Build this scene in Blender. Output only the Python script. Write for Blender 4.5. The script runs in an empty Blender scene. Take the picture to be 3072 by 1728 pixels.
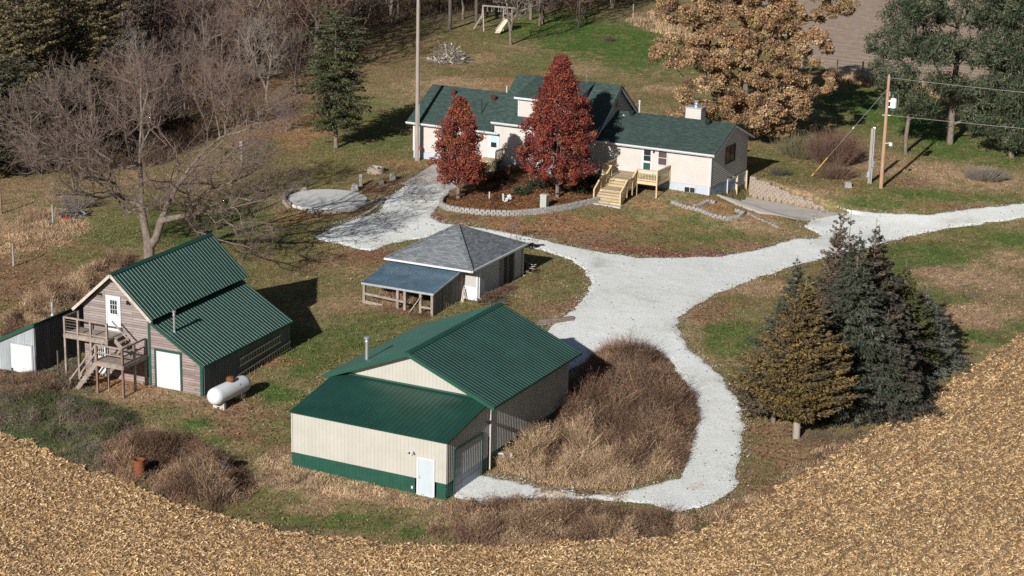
import bpy, math, random
import numpy as np
from math import sin, cos, radians, pi, sqrt
random.seed(7)
RNG = np.random.default_rng(7)
SC = bpy.context.scene
COL = SC.collection

# ---------------------------------------------------------------- camera, sky, sun, exposure
CAM_F, CAM_P, CAM_R, CAM_H = 5973.0, radians(16.0), radians(1.26), 39.5
cd = bpy.data.cameras.new('camera'); cam = bpy.data.objects.new('camera', cd); COL.objects.link(cam)
cam.location = (0, 0, CAM_H)
cam.rotation_mode = 'XYZ'
from mathutils import Matrix, Vector
cam.matrix_world = Matrix.Translation((0, 0, CAM_H)) @ Matrix.Rotation(radians(90) - CAM_P, 4, 'X') @ Matrix.Rotation(CAM_R, 4, 'Z')
cd.sensor_width = 36.0; cd.lens = 36.0 * CAM_F / 3072.0; cd.clip_start = 1.0; cd.clip_end = 6000.0
SC.camera = cam
SUN_EL = 25.0; SHADOW_AZ = 66.0
w = bpy.data.worlds.new('World'); SC.world = w; w.use_nodes = True
nt = w.node_tree; nt.nodes.clear()
sky = nt.nodes.new('ShaderNodeTexSky'); sky.sky_type = 'NISHITA'; sky.sun_disc = False
sky.sun_elevation = radians(SUN_EL); sky.sun_rotation = radians(90 - (SHADOW_AZ + 180)) % (2 * pi)
sky.air_density = 1.0; sky.dust_density = 1.0; sky.ozone_density = 1.0
bg = nt.nodes.new('ShaderNodeBackground'); bg.inputs['Strength'].default_value = 0.033
wo = nt.nodes.new('ShaderNodeOutputWorld')
nt.links.new(sky.outputs[0], bg.inputs[0]); nt.links.new(bg.outputs[0], wo.inputs[0])
sl = bpy.data.lights.new('sun', 'SUN'); sl.energy = 5.0; sl.angle = radians(0.5); sl.color = (1.0, 0.95, 0.88)
so = bpy.data.objects.new('sun', sl); COL.objects.link(so); so.location = (-60, -60, 120)
_d = Vector((cos(radians(SHADOW_AZ)) * cos(radians(SUN_EL)), sin(radians(SHADOW_AZ)) * cos(radians(SUN_EL)), -sin(radians(SUN_EL))))
so.rotation_euler = _d.to_track_quat('-Z', 'Y').to_euler()
SC.view_settings.view_transform = 'Standard'; SC.view_settings.look = 'None'
SC.view_settings.exposure = 0.42; SC.view_settings.gamma = 1.0
SC.render.engine = 'CYCLES'
SC.cycles.max_bounces = 4; SC.cycles.diffuse_bounces = 2; SC.cycles.glossy_bounces = 2
SC.cycles.transmission_bounces = 2; SC.cycles.transparent_max_bounces = 4
SC.cycles.use_denoising = False
SC.cycles.use_adaptive_sampling = False
SC.render.use_persistent_data = False

# ---------------------------------------------------------------- noise and terrain
def _hash(ix, iy, s):
    h = (ix.astype(np.int64) * 374761393 + iy.astype(np.int64) * 668265263 + s * 974634777) & 0xffffffff
    h = ((h ^ (h >> 13)) * 1274126177) & 0xffffffff
    return ((h ^ (h >> 16)) & 0xffff) / 65535.0
def vnoise(x, y, s=0):
    x = np.asarray(x, float); y = np.asarray(y, float)
    ix = np.floor(x); iy = np.floor(y); fx = x - ix; fy = y - iy
    fx = fx * fx * (3 - 2 * fx); fy = fy * fy * (3 - 2 * fy)
    a = _hash(ix, iy, s); b = _hash(ix + 1, iy, s); c = _hash(ix, iy + 1, s); d = _hash(ix + 1, iy + 1, s)
    return (a * (1 - fx) + b * fx) * (1 - fy) + (c * (1 - fx) + d * fx) * fy
def fbm(x, y, s=0, o=4):
    t = 0; a = 1; n = 0
    for i in range(o):
        t = t + a * vnoise(x * 2 ** i, y * 2 ** i, s + i * 17); n += a; a *= 0.55
    return t / n
CTRL = np.array([(-3, 97, 0), (-12, 100, .05), (-21, 110, .85), (-30, 108, .7), (-18, 99, .1), (-30, 95, 0), (30, 95, 0), (0, 80, 0), (-2, 130, 1.1), (6, 128, .9),
  (16, 157, 2.3), (6, 162, 2.35), (-8, 169, 2.3), (-14, 166, 2.1), (14, 150, 1.3), (3, 148, 1.7), (24, 152, .9), (30, 157, .95), (50, 160, 1.2), (30, 164, 2), (26, 169, 2), (21, 172, 2.3),
  (40, 175, 2.1), (16.5, 108, .1), (12, 120, .5), (26, 125, .6), (35, 130, .7), (-26, 140, 1.3), (-15, 150, 1.7), (-40, 140, 1.5), (-30, 170, 2.0), (-45, 200, 3.0),
  (0, 200, 3), (0, 235, 3.5), (35, 220, 3.4), (70, 270, 4.5), (-60, 250, 5), (0, 280, 4.5), (70, 200, 3.2), (5, 175, 2.6), (-5, 115, .5), (2, 112, .25), (-90, 120, 1), (90, 120, 1), (0, 330, 5), (-100, 330, 6), (110, 330, 6), (0, 40, 0), (-80, 40, 0), (80, 40, 0)], float)
_d2 = lambda A, B: np.sqrt(((A[:, None, :] - B[None, :, :]) ** 2).sum(-1) + 25.0)
_K = _d2(CTRL[:, :2], CTRL[:, :2]); _n = len(CTRL)
_A = np.zeros((_n + 1, _n + 1)); _A[:_n, :_n] = _K + np.eye(_n) * 0.0; _A[:_n, _n] = 1; _A[_n, :_n] = 1
_Wt = np.linalg.solve(_A, np.append(CTRL[:, 2], 0))
HO = np.array([15.93, 157.98]); HY = radians(-26.8)
def h_ab(x, y):
    dx = np.asarray(x) - HO[0]; dy = np.asarray(y) - HO[1]
    return dx * cos(HY) + dy * sin(HY), -dx * sin(HY) + dy * cos(HY)
def sstep(t): t = np.clip(t, 0, 1); return t * t * (3 - 2 * t)
def terr(x, y):
    x = np.atleast_1d(np.asarray(x, float)); y = np.atleast_1d(np.asarray(y, float))
    shp = x.shape; xf = np.clip(x.ravel(), -140, 140); yf = np.clip(y.ravel(), 20, 360)
    out = np.empty(len(xf))
    for i in range(0, len(xf), 40000):
        P = np.stack([xf[i:i + 40000], yf[i:i + 40000]], 1)
        out[i:i + 40000] = _d2(P, CTRL[:, :2]) @ _Wt[:-1] + _Wt[-1]
    # cut in front of the walk-out garage: low apron, bank held by a block wall on the far side
    a, b = h_ab(xf, yf)
    m = sstep((a + 0.1) / 0.5) * sstep((9.0 - .31 * a - b) / 0.35) * sstep((b - 0.6 + 0.15 * a) / 3.2) * sstep((15 - a) / 7.0)
    low = 0.62 + 0.035 * np.clip(a, 0, 12)
    out = np.where(m > 0, out * (1 - m) + np.minimum(out, low) * m, out)
    return out.reshape(shp)
def T1(x, y): return float(terr(x, y)[0])
def ray(px, py):
    x = px - 1536; y = py - 864; c, s = cos(-CAM_R), sin(-CAM_R); x, y = c * x - s * y, s * x + c * y
    return x / CAM_F, cos(CAM_P) - (y / CAM_F) * sin(CAM_P), -sin(CAM_P) - (y / CAM_F) * cos(CAM_P)
def U(px, py, z):                       # place seen at photo pixel (3072 wide) and height z
    r = ray(px, py); t = (z - CAM_H) / r[2]; return (r[0] * t, r[1] * t)
def G(dx, dy):                          # ground point seen at (2576-wide) coordinates
    z = 1.5
    for _ in range(8):
        p = U(dx * 1.1925, dy * 1.1925, z); z = 0.5 * z + 0.5 * T1(*p)
    return (p[0], p[1], T1(*p))
def Gp(L): return np.array([G(*p)[:2] for p in L])

# ---------------------------------------------------------------- materials
def newmat(name):
    m = bpy.data.materials.new(name); m.use_nodes = True; nt = m.node_tree
    return m, nt, nt.nodes['Principled BSDF']
def N(nt, t, **k):
    n = nt.nodes.new(t)
    for a, b in k.items():
        if a.startswith('i_'):
            n.inputs[a[2:].replace('_', ' ')].default_value = b
        else: setattr(n, a, b)
    return n
def ramp(nt, stops):
    r = nt.nodes.new('ShaderNodeValToRGB'); e = r.color_ramp.elements
    while len(e) > 1: e.remove(e[0])
    e[0].position = stops[0][0]; e[0].color = (*stops[0][1], 1)
    for p, c in stops[1:]:
        q = e.new(p); q.color = (*c, 1)
    return r
def sc(c, k): return tuple(min(1, v * k) for v in c)
def mat(name, c, rough=.7, var=.2, vs=2.0, c2=None, bump=0., bs=15, metal=0., spec=.4, stretch=(1, 1, 1), coord='Object', detail=6):
    m, nt, b = newmat(name); L = nt.links.new
    tc = N(nt, 'ShaderNodeTexCoord'); mp = N(nt, 'ShaderNodeMapping'); mp.inputs['Scale'].default_value = stretch
    L(tc.outputs[coord], mp.inputs[0])
    n = N(nt, 'ShaderNodeTexNoise', i_Scale=vs, i_Detail=detail, i_Roughness=.65); L(mp.outputs[0], n.inputs['Vector'])
    r = ramp(nt, [(.3, sc(c, 1 - var)), (.7, c2 if c2 else sc(c, 1 + var))]); L(n.outputs['Fac'], r.inputs[0]); L(r.outputs[0], b.inputs['Base Color'])
    b.inputs['Roughness'].default_value = rough; b.inputs['Metallic'].default_value = metal; b.inputs['Specular IOR Level'].default_value = spec
    if bump:
        n2 = N(nt, 'ShaderNodeTexNoise', i_Scale=bs, i_Detail=4); L(mp.outputs[0], n2.inputs['Vector'])
        bp = N(nt, 'ShaderNodeBump', i_Strength=bump, i_Distance=.05); L(n2.outputs['Fac'], bp.inputs['Height']); L(bp.outputs[0], b.inputs['Normal'])
    return m
def attrmat(name, rough=.85, lo=.75, hi=1.25, ns=6.0, bump=0., bs=10, spec=.2, trans=0., fine=0.):
    m, nt, b = newmat(name); L = nt.links.new
    at = N(nt, 'ShaderNodeAttribute', attribute_name='Col'); tc = N(nt, 'ShaderNodeTexCoord')
    n = N(nt, 'ShaderNodeTexNoise', i_Scale=ns, i_Detail=8, i_Roughness=.75); L(tc.outputs['Object'], n.inputs['Vector'])
    r = ramp(nt, [(.32, (lo,) * 3), (.68, (hi,) * 3)]); L(n.outputs['Fac'], r.inputs[0])
    mx = N(nt, 'ShaderNodeMix', data_type='RGBA', blend_type='MULTIPLY'); mx.inputs[0].default_value = 1
    L(at.outputs['Color'], mx.inputs[6]); L(r.outputs[0], mx.inputs[7]); out = mx.outputs[2]
    if fine:
        n3 = N(nt, 'ShaderNodeTexNoise', i_Scale=ns * 4.5, i_Detail=3, i_Roughness=.8); L(tc.outputs['Object'], n3.inputs['Vector'])
        r3 = ramp(nt, [(.35, (1 - fine,) * 3), (.65, (1 + fine,) * 3)]); L(n3.outputs['Fac'], r3.inputs[0])
        m3 = N(nt, 'ShaderNodeMix', data_type='RGBA', blend_type='MULTIPLY'); m3.inputs[0].default_value = 1
        L(out, m3.inputs[6]); L(r3.outputs[0], m3.inputs[7]); out = m3.outputs[2]
    L(out, b.inputs['Base Color'])
    b.inputs['Roughness'].default_value = rough; b.inputs['Specular IOR Level'].default_value = spec
    if bump:
        n2 = N(nt, 'ShaderNodeTexNoise', i_Scale=bs, i_Detail=5, i_Roughness=.7); L(tc.outputs['Object'], n2.inputs['Vector'])
        bp = N(nt, 'ShaderNodeBump', i_Strength=bump, i_Distance=.12); L(n2.outputs['Fac'], bp.inputs['Height']); L(bp.outputs[0], b.inputs['Normal'])
    if trans:
        tr = N(nt, 'ShaderNodeBsdfTranslucent'); L(out, tr.inputs['Color']); ms = N(nt, 'ShaderNodeMixShader'); ms.inputs[0].default_value = trans
        o = nt.nodes['Material Output']; L(b.outputs[0], ms.inputs[1]); L(tr.outputs[0], ms.inputs[2]); L(ms.outputs[0], o.inputs[0])
    return m
def shinglemat(name, cs, mortar, row=.15, wid=.34, rough=.95):
    m, nt, b = newmat(name); L = nt.links.new
    tc = N(nt, 'ShaderNodeTexCoord'); br = N(nt, 'ShaderNodeTexBrick'); br.offset = .5; br.squash = 1
    for k, v in (('Scale', 1.0), ('Mortar Size', .012), ('Mortar Smooth', .3), ('Bias', 0.), ('Brick Width', wid), ('Row Height', row)): br.inputs[k].default_value = v
    br.inputs['Color1'].default_value = (*cs[0], 1); br.inputs['Color2'].default_value = (*cs[1], 1); br.inputs['Mortar'].default_value = (*mortar, 1)
    L(tc.outputs['UV'], br.inputs['Vector'])
    mp = N(nt, 'ShaderNodeMapping'); mp.inputs['Scale'].default_value = (1.2, 5, 1); L(tc.outputs['UV'], mp.inputs[0])
    n = N(nt, 'ShaderNodeTexNoise', i_Scale=1.6, i_Detail=8, i_Roughness=.8); L(mp.outputs[0], n.inputs['Vector'])
    r = ramp(nt, [(.3, (.55,) * 3), (.7, (1.5,) * 3)]); L(n.outputs['Fac'], r.inputs[0])
    mx = N(nt, 'ShaderNodeMix', data_type='RGBA', blend_type='MULTIPLY'); mx.inputs[0].default_value = 1
    L(br.outputs['Color'], mx.inputs[6]); L(r.outputs[0], mx.inputs[7]); L(mx.outputs[2], b.inputs['Base Color'])
    b.inputs['Roughness'].default_value = rough; b.inputs['Specular IOR Level'].default_value = .15
    bp = N(nt, 'ShaderNodeBump', i_Strength=.5, i_Distance=.02); L(br.outputs['Fac'], bp.inputs['Height']); bp.invert = True; L(bp.outputs[0], b.inputs['Normal'])
    return m
def plankmat(name, c1, c2, row=.15, vertical=False, gap=.35):
    m, nt, b = newmat(name); L = nt.links.new
    tc = N(nt, 'ShaderNodeTexCoord'); mp = N(nt, 'ShaderNodeMapping'); mp.inputs['Scale'].default_value = (8, .6, 1) if vertical else (.6, 8, 1); L(tc.outputs['UV'], mp.inputs[0])
    n = N(nt, 'ShaderNodeTexNoise', i_Scale=1.3, i_Detail=9, i_Roughness=.8); L(mp.outputs[0], n.inputs['Vector'])
    r = ramp(nt, [(.35, sc(c1, .75)), (.5, c1), (.58, c2), (.72, sc(c2, 1.3))]); L(n.outputs['Fac'], r.inputs[0])
    br = N(nt, 'ShaderNodeTexBrick'); br.offset = .37
    for k, v in (('Scale', 1.0), ('Mortar Size', .014), ('Mortar Smooth', .5), ('Brick Width', row if vertical else 3.1), ('Row Height', 3.7 if vertical else row)): br.inputs[k].default_value = v
    br.inputs['Color1'].default_value = (1.15, 1.15, 1.15, 1); br.inputs['Color2'].default_value = (.7, .7, .7, 1); br.inputs['Mortar'].default_value = (gap, gap, gap, 1)
    L(tc.outputs['UV'], br.inputs['Vector'])
    mx = N(nt, 'ShaderNodeMix', data_type='RGBA', blend_type='MULTIPLY'); mx.inputs[0].default_value = 1
    L(r.outputs[0], mx.inputs[6]); L(br.outputs['Color'], mx.inputs[7]); L(mx.outputs[2], b.inputs['Base Color'])
    b.inputs['Roughness'].default_value = .9; b.inputs['Specular IOR Level'].default_value = .15
    bp = N(nt, 'ShaderNodeBump', i_Strength=.6, i_Distance=.02); bp.invert = True; L(br.outputs['Fac'], bp.inputs['Height']); L(bp.outputs[0], b.inputs['Normal'])
    return m
M = {}
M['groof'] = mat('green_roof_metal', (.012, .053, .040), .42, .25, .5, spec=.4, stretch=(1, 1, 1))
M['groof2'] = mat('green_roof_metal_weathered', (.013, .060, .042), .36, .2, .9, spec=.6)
M['groof_painted_sheen'] = mat('green_roof_painted_sky_sheen', (.028, .085, .066), .36, .1, .6, spec=.9)  # lighter green: sky reflection on this slope painted into the base colour
M['gtrim'] = mat('green_trim', (.014, .065, .046), .45, .15)
M['cream'] = mat('cream_metal_siding', (.39, .38, .345), .5, .07, .8)
M['white'] = mat('white_paint', (.50, .52, .54), .5, .05, 1.5)
M['whitedoor'] = mat('white_door_paint', (.40, .455, .50), .45, .05, 1.2)
M['whitetank'] = mat('white_tank_paint', (.60, .64, .67), .35, .05, 1.2)
M['siding'] = mat('house_vinyl_siding', (.43, .41, .39), .6, .07, .7)
M['found'] = mat('painted_foundation', (.37, .42, .48), .8, .08, 2)
M['shingle'] = shinglemat('green_shingles', ((.030, .052, .048), (.055, .082, .075)), (.022, .038, .034))
M['shinglegrey'] = shinglemat('grey_shingles', ((.11, .125, .14), (.2, .215, .235)), (.07, .08, .09), .17, .4)
M['plankred'] = plankmat('weathered_red_planks', (.27, .235, .225), (.22, .12, .115))
M['plankgrey'] = plankmat('weathered_grey_planks', (.29, .26, .25), (.24, .175, .165))
M['deckgrey'] = mat('weathered_deck_wood', (.24, .2, .175), .85, .35, 3, stretch=(1, 1, 1), bump=.2)
M['postwood'] = mat('brown_post_wood', (.17, .11, .08), .85, .35, 4, bump=.2)
M['newwood'] = mat('new_pine_lumber', (.52, .41, .25), .7, .12, 5)
M['newtread'] = plankmat('new_pine_decking', (.48, .38, .25), (.55, .44, .29), .14, gap=.45)
M['glass'] = mat('dark_glass', (.02, .025, .03), .08, .2, spec=.8)
M['screen'] = mat('brown_window_shade', (.07, .045, .04), .5, .2)
M['galv'] = mat('galvanised_metal', (.38, .42, .46), .4, .25, 1.2, metal=.35, stretch=(1, 1, .2))
M['galv_painted_shade'] = mat('tin_with_painted_shade', (.15, .175, .175), .6, .3, 1.2, metal=.1, stretch=(1, 1, .2))  # galvanised tin darkened so the side wall's shade sits in its colour
M['galvroof'] = mat('blue_grey_tin', (.11, .18, .24), .35, .3, 1.2, metal=.3, spec=.6)
M['galvdark'] = mat('dark_tin_and_painted_shade', (.14, .14, .15), .5, .55, 1.5, metal=.2, stretch=(1, 1, .15))  # shed wall: shade and grazing sun streaks painted in; scrap: plain dark tin
M['steel'] = mat('bright_steel', (.55, .57, .6), .3, .1, metal=.7)
M['darkwood'] = mat('dark_wood_and_doorway_shade', (.05, .045, .045), .9, .4, 3)  # bracket wood; also paints the darkness of the shed doorway
M['greywood'] = plankmat('grey_board', (.26, .24, .22), (.34, .31, .28), .2, vertical=True)
M['stucco'] = mat('rough_grey_plaster', (.38, .36, .35), .95, .35, 14, bump=.4)
M['concrete'] = mat('poured_concrete', (.40, .375, .35), .9, .14, .8, bump=.1)
M['padconc'] = mat('pale_concrete_pad', (.5, .51, .5), .9, .1, 1.2)
M['block'] = mat('retaining_block', (.25, .245, .235), .95, .3, 4, bump=.5)
M['blocktan'] = mat('tan_retaining_block', (.28, .23, .19), .95, .25, 4, bump=.5)
M['polewood'] = mat('utility_pole_wood', (.33, .19, .12), .85, .25, 2.5, c2=(.42, .27, .18), stretch=(3, 3, .4))
M['polegrey'] = mat('grey_pole_wood', (.27, .235, .21), .85, .25, 2.5, stretch=(3, 3, .3))
M['bark'] = mat('grey_bark', (.15, .122, .10), .95, .5, 6, bump=1.0, bs=9, stretch=(1, 1, .4))
M['barkdark'] = mat('dark_bark', (.085, .07, .06), .95, .35, 5, bump=.6, stretch=(1, 1, .4))
M['twig'] = mat('purple_grey_twigs', (.155, .115, .098), .9, .3, .5)
M['twigbrown'] = mat('brown_twigs', (.145, .088, .064), .9, .35, .4)
M['twiggrey'] = mat('grey_twigs', (.21, .18, .155), .9, .3, .4)
M['rust'] = mat('rusty_steel', (.27, .085, .03), .85, .4, 6, c2=(.16, .05, .025), bump=.2)
M['black'] = mat('black_plastic', (.012, .012, .014), .45, .2)
M['vent'] = mat('maroon_vent_metal', (.07, .025, .025), .4, .3)
M['blackvent'] = mat('black_vent_metal', (.012, .014, .014), .5, .3)
M['bluegrey'] = mat('blue_grey_door_paint', (.21, .245, .29), .45, .08, 1)
M['darkblue'] = mat('dusty_blue_door_paint', (.16, .24, .36), .5, .1, 1)
M['wire'] = mat('pale_cable', (.3, .3, .28), .5, .05)
M['yellow'] = mat('yellow_guard', (.75, .5, .08), .5, .05)
M['slide'] = mat('pale_slide_plastic', (.62, .55, .45), .5, .08)
M['red'] = mat('red_paint', (.3, .02, .02), .5, .2)
M['soil'] = mat('soil', (.1, .075, .055), 1, .4, 2)
M['boxgreen'] = mat('sage_utility_box', (.33, .36, .31), .6, .08)
M['transf'] = mat('transformer_paint', (.6, .64, .66), .4, .05)
M['lichen'] = mat('pale_dead_wood', (.42, .37, .33), .9, .25, 5)
M['ground'] = attrmat('lawn_and_litter', 1.0, .5, 1.5, 2.6, bump=.7, bs=7, spec=.05, fine=.45)
M['tuft'] = attrmat('grass_blades', .8, .85, 1.15, 1.0, spec=.1, trans=.2)
M['leafy'] = attrmat('leaves', .75, .9, 1.1, 2.0, spec=.15, trans=.25)
M['needle'] = attrmat('needles', .8, .85, 1.15, 1.0, spec=.15, trans=.08)
M['straw'] = attrmat('straw_residue', .8, .9, 1.1, 3.0, spec=.15, trans=.1)
M['twigattr'] = attrmat('dry_weed_stems', .85, .9, 1.1, 1.0, spec=.1, trans=.15)

# ---------------------------------------------------------------- builders
def tag(o, label=None, cat=None, group=None, kind=None):
    if label: o['label'] = label
    if cat: o['category'] = cat
    if group: o['group'] = group
    if kind: o['kind'] = kind
    return o
def thing(name, label, cat, loc=(0, 0, 0), rz=0., group=None):
    o = bpy.data.objects.new(name, None); COL.objects.link(o); o.location = loc; o.rotation_euler = (0, 0, rz); o.empty_display_size = .3
    return tag(o, label, cat, group)
def link(name, me, m, parent=None, loc=None):
    if m is not None: me.materials.append(m)
    o = bpy.data.objects.new(name, me); COL.objects.link(o)
    if parent: o.parent = parent
    if loc is not None: o.location = loc
    return o
def np_mesh(name, V, F, C=None, smooth=False):
    """V (n,3); F list of (m,k) index arrays; C per-vertex colours"""
    me = bpy.data.meshes.new(name); V = np.ascontiguousarray(V, dtype=np.float32)
    me.vertices.add(len(V)); me.vertices.foreach_set('co', V.ravel())
    idx = np.concatenate([f.ravel() for f in F]).astype(np.int32)
    tot = np.concatenate([np.full(len(f), f.shape[1]) for f in F]).astype(np.int32)
    st = np.concatenate([[0], np.cumsum(tot)[:-1]]).astype(np.int32)
    me.loops.add(len(idx)); me.loops.foreach_set('vertex_index', idx)
    me.polygons.add(len(tot)); me.polygons.foreach_set('loop_start', st); me.polygons.foreach_set('loop_total', tot)
    if smooth: me.polygons.foreach_set('use_smooth', np.ones(len(tot), bool))
    me.update(calc_edges=True)
    if C is not None:
        ca = me.color_attributes.new('Col', 'FLOAT_COLOR', 'POINT')
        c4 = np.ones((len(V), 4), np.float32); c4[:, :3] = C; ca.data.foreach_set('color', c4.ravel())
    return me
class MB:
    def __init__(s): s.v = []; s.f = []
    def poly(s, pts):
        n = len(s.v); s.v += [tuple(p) for p in pts]; s.f.append(tuple(range(n, n + len(pts)))); return s
    def hexa(s, p):          # 8 points: bottom ring 0-3, top ring 4-7
        n = len(s.v); s.v += [tuple(q) for q in p]
        for f in ((3, 2, 1, 0), (4, 5, 6, 7), (0, 1, 5, 4), (1, 2, 6, 5), (2, 3, 7, 6), (3, 0, 4, 7)): s.f.append(tuple(n + i for i in f))
        return s
    def box(s, x0, x1, y0, y1, z0, z1):
        return s.hexa([(x0, y0, z0), (x1, y0, z0), (x1, y1, z0), (x0, y1, z0), (x0, y0, z1), (x1, y0, z1), (x1, y1, z1), (x0, y1, z1)])
    def beam(s, p, q, w, h=None, up=(0, 0, 1)):
        p = Vector(p); q = Vector(q); h = h or w; d = (q - p).normalized(); u = Vector(up)
        if abs(d.dot(u)) > .95: u = Vector((0, 1, 0))
        a = d.cross(u).normalized(); b = a.cross(d).normalized(); a = a * w / 2; b = b * h / 2
        return s.hexa([p - a - b, p + a - b, p + a + b, p - a + b, q - a - b, q + a - b, q + a + b, q - a + b])
    def tube(s, p, q, r, n=10, r2=None, caps=True):
        p = Vector(p); q = Vector(q); r2 = r if r2 is None else r2; d = (q - p).normalized(); u = Vector((0, 0, 1)) if abs(d.z) < .9 else Vector((1, 0, 0))
        a = d.cross(u).normalized(); b = a.cross(d).normalized(); k = len(s.v)
        for c, rr in ((p, r), (q, r2)):
            for i in range(n):
                t = 2 * pi * i / n; s.v.append(tuple(c + a * cos(t) * rr + b * sin(t) * rr))
        for i in range(n): j = (i + 1) % n; s.f.append((k + i, k + j, k + n + j, k + n + i))
        if caps: s.f.append(tuple(k + i for i in reversed(range(n)))); s.f.append(tuple(k + n + i for i in range(n)))
        return s
    def lathe(s, prof, n=20, o=(0, 0, 0), ax='z'):
        k = len(s.v)
        for r, z in prof:
            for i in range(n):
                t = 2 * pi * i / n
                p = (r * cos(t), r * sin(t), z) if ax == 'z' else (z, r * cos(t), r * sin(t))
                s.v.append((p[0] + o[0], p[1] + o[1], p[2] + o[2]))
        for j in range(len(prof) - 1):
            for i in range(n):
                i2 = (i + 1) % n; s.f.append((k + j * n + i, k + j * n + i2, k + (j + 1) * n + i2, k + (j + 1) * n + i))
        return s
    def slab(s, c, t):       # four corners, thickened downwards by t
        q = [Vector(p) for p in c]; nn = (q[1] - q[0]).cross(q[3] - q[0]).normalized()
        if nn.z < 0: nn = -nn
        return s.hexa([p - nn * t for p in q] + q)
    def ribs(s, c, sp, wd=.06, h=.025, off=.5):   # ribs up the slope of a panel: c = eaveL, eaveR, topR, topL
        q = [Vector(p) for p in c]; L = (q[1] - q[0]).length; n = max(1, int(L / sp)); nn = (q[1] - q[0]).cross(q[3] - q[0]).normalized()
        if nn.z < 0: nn = -nn
        e = (q[1] - q[0]).normalized()
        for i in range(n):
            t = (i + off) / n; a = q[0].lerp(q[1], t); b = q[3].lerp(q[2], t)
            s.hexa([a - e * wd / 2 - nn * .002, a + e * wd / 2 - nn * .002, b + e * wd / 2 - nn * .002, b - e * wd / 2 - nn * .002,
                    a - e * wd / 4 + nn * h, a + e * wd / 4 + nn * h, b + e * wd / 4 + nn * h, b - e * wd / 4 + nn * h])
        return s
    def wall(s, poly, o, e, n, ribs=None, wd=.06, h=.022, thick=0):
        """vertical wall: polygon of (u, z) in the plane through o along e, outward normal n"""
        o = Vector(o); e = Vector(e); n = Vector(n); P = lambda u, z, d=0: o + e * u + Vector((0, 0, z)) + n * d
        s.poly([P(u, z) for u, z in poly])
        if ribs:
            us = [u for u, z in poly]; u = min(us) + ribs * .5
            while u < max(us) - wd:
                zs = []
                for i in range(len(poly)):
                    (u0, z0), (u1, z1) = poly[i], poly[(i + 1) % len(poly)]
                    if (u0 - u) * (u1 - u) < 0: zs.append(z0 + (z1 - z0) * (u - u0) / (u1 - u0))
                if len(zs) >= 2:
                    a, b = min(zs), max(zs)
                    s.hexa([P(u - wd / 2, a, -.002), P(u + wd / 2, a, -.002), P(u + wd / 2, b, -.002), P(u - wd / 2, b, -.002),
                            P(u - wd / 4, a, h), P(u + wd / 4, a, h), P(u + wd / 4, b, h), P(u - wd / 4, b, h)])
                u += ribs
        return s
    def clap(s, poly, o, e, n, hh=.17, lap=.022):
        o = Vector(o); e = Vector(e); n = Vector(n); P = lambda u, z, d=0: o + e * u + Vector((0, 0, z)) + n * d
        def clip(pl, zc, keep):
            out = []
            for i in range(len(pl)):
                a, b = pl[i], pl[(i + 1) % len(pl)]; ia = keep * (a[1] - zc) >= 0; ib = keep * (b[1] - zc) >= 0
                if ia: out.append(a)
                if ia != ib: t = (zc - a[1]) / (b[1] - a[1]); out.append((a[0] + t * (b[0] - a[0]), zc))
            return out
        z0 = min(z for u, z in poly); z1 = max(z for u, z in poly); z = z0
        while z < z1 - 1e-4:
            pl = clip(clip(poly, z, 1), min(z + hh, z1), -1)
            if len(pl) >= 3:
                s.poly([P(u, zz, lap * (1 - (zz - z) / hh)) for u, zz in pl])
                lo = [u for u, zz in pl if abs(zz - z) < 1e-5]
                if len(lo) >= 2: s.poly([P(min(lo), z, 0), P(max(lo), z, 0), P(max(lo), z, lap), P(min(lo), z, lap)])
            z += hh
        return s
    def build(s, name, m, parent=None, smooth=False, loc=None):
        me = bpy.data.meshes.new(name); me.from_pydata(s.v, [], s.f); me.update()
        uv = me.uv_layers.new(name='UVMap'); co = np.array(s.v, float); uvs = np.empty((len(me.loops), 2)); k = 0
        for f in s.f:
            P = co[list(f)]; nn = np.cross(P[1] - P[0], P[2] - P[0]); l = np.linalg.norm(nn)
            nn = nn / l if l > 1e-12 else np.array([0, 0, 1.])
            a = np.array([-nn[1], nn[0], 0]); la = np.linalg.norm(a); a = a / la if la > .05 else np.array([1., 0, 0]); b = np.cross(nn, a)
            if b[2] < 0: b = -b
            uvs[k:k + len(f), 0] = P @ a; uvs[k:k + len(f), 1] = P @ b; k += len(f)
        uv.data.foreach_set('uv', uvs.astype(np.float32).ravel())
        if smooth: me.polygons.foreach_set('use_smooth', np.ones(len(me.polygons), bool))
        return link(name, me, m, parent, loc)
SPLIT = {'fascia', 'corner_trim', 'platform', 'handle', 'door_post', 'rail', 'soffit', 'gutter', 'lean_to_eave', 'roof_bracket', 'gap_board', 'slide', 'downspout_pair', 'handrail', 'roof_edge_trim', 'flashing', 'eave_trim', 'footing', 'rim_joist'}
def part(parent, name, m, fn, label=None, **k):
    b = MB(); fn(b)
    if name in SPLIT and len(b.f) > 6:      # every loose board of a trim becomes a part of its own
        lab = {}; nxt = 0; root_ = list(range(len(b.v)))
        def find(i):
            while root_[i] != i: root_[i] = root_[root_[i]]; i = root_[i]
            return i
        for f in b.f:
            r0 = find(f[0])
            for i in f[1:]: root_[find(i)] = r0
        isl = {}
        for f in b.f: isl.setdefault(find(f[0]), []).append(f)
        if len(isl) > 1:
            o = None
            for fs in isl.values():
                q = MB(); ids = sorted({i for f in fs for i in f}); mp_ = {i: j for j, i in enumerate(ids)}
                q.v = [b.v[i] for i in ids]; q.f = [tuple(mp_[i] for i in f) for f in fs]; o = q.build(name, m, parent, **k)
                if label: o['label'] = label
            return o
    o = b.build(name, m, parent, **k)
    if label: o['label'] = label
    return o
def bx(parent, name, m, *a, label=None): return part(parent, name, m, lambda b: b.box(*a), label)
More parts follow.
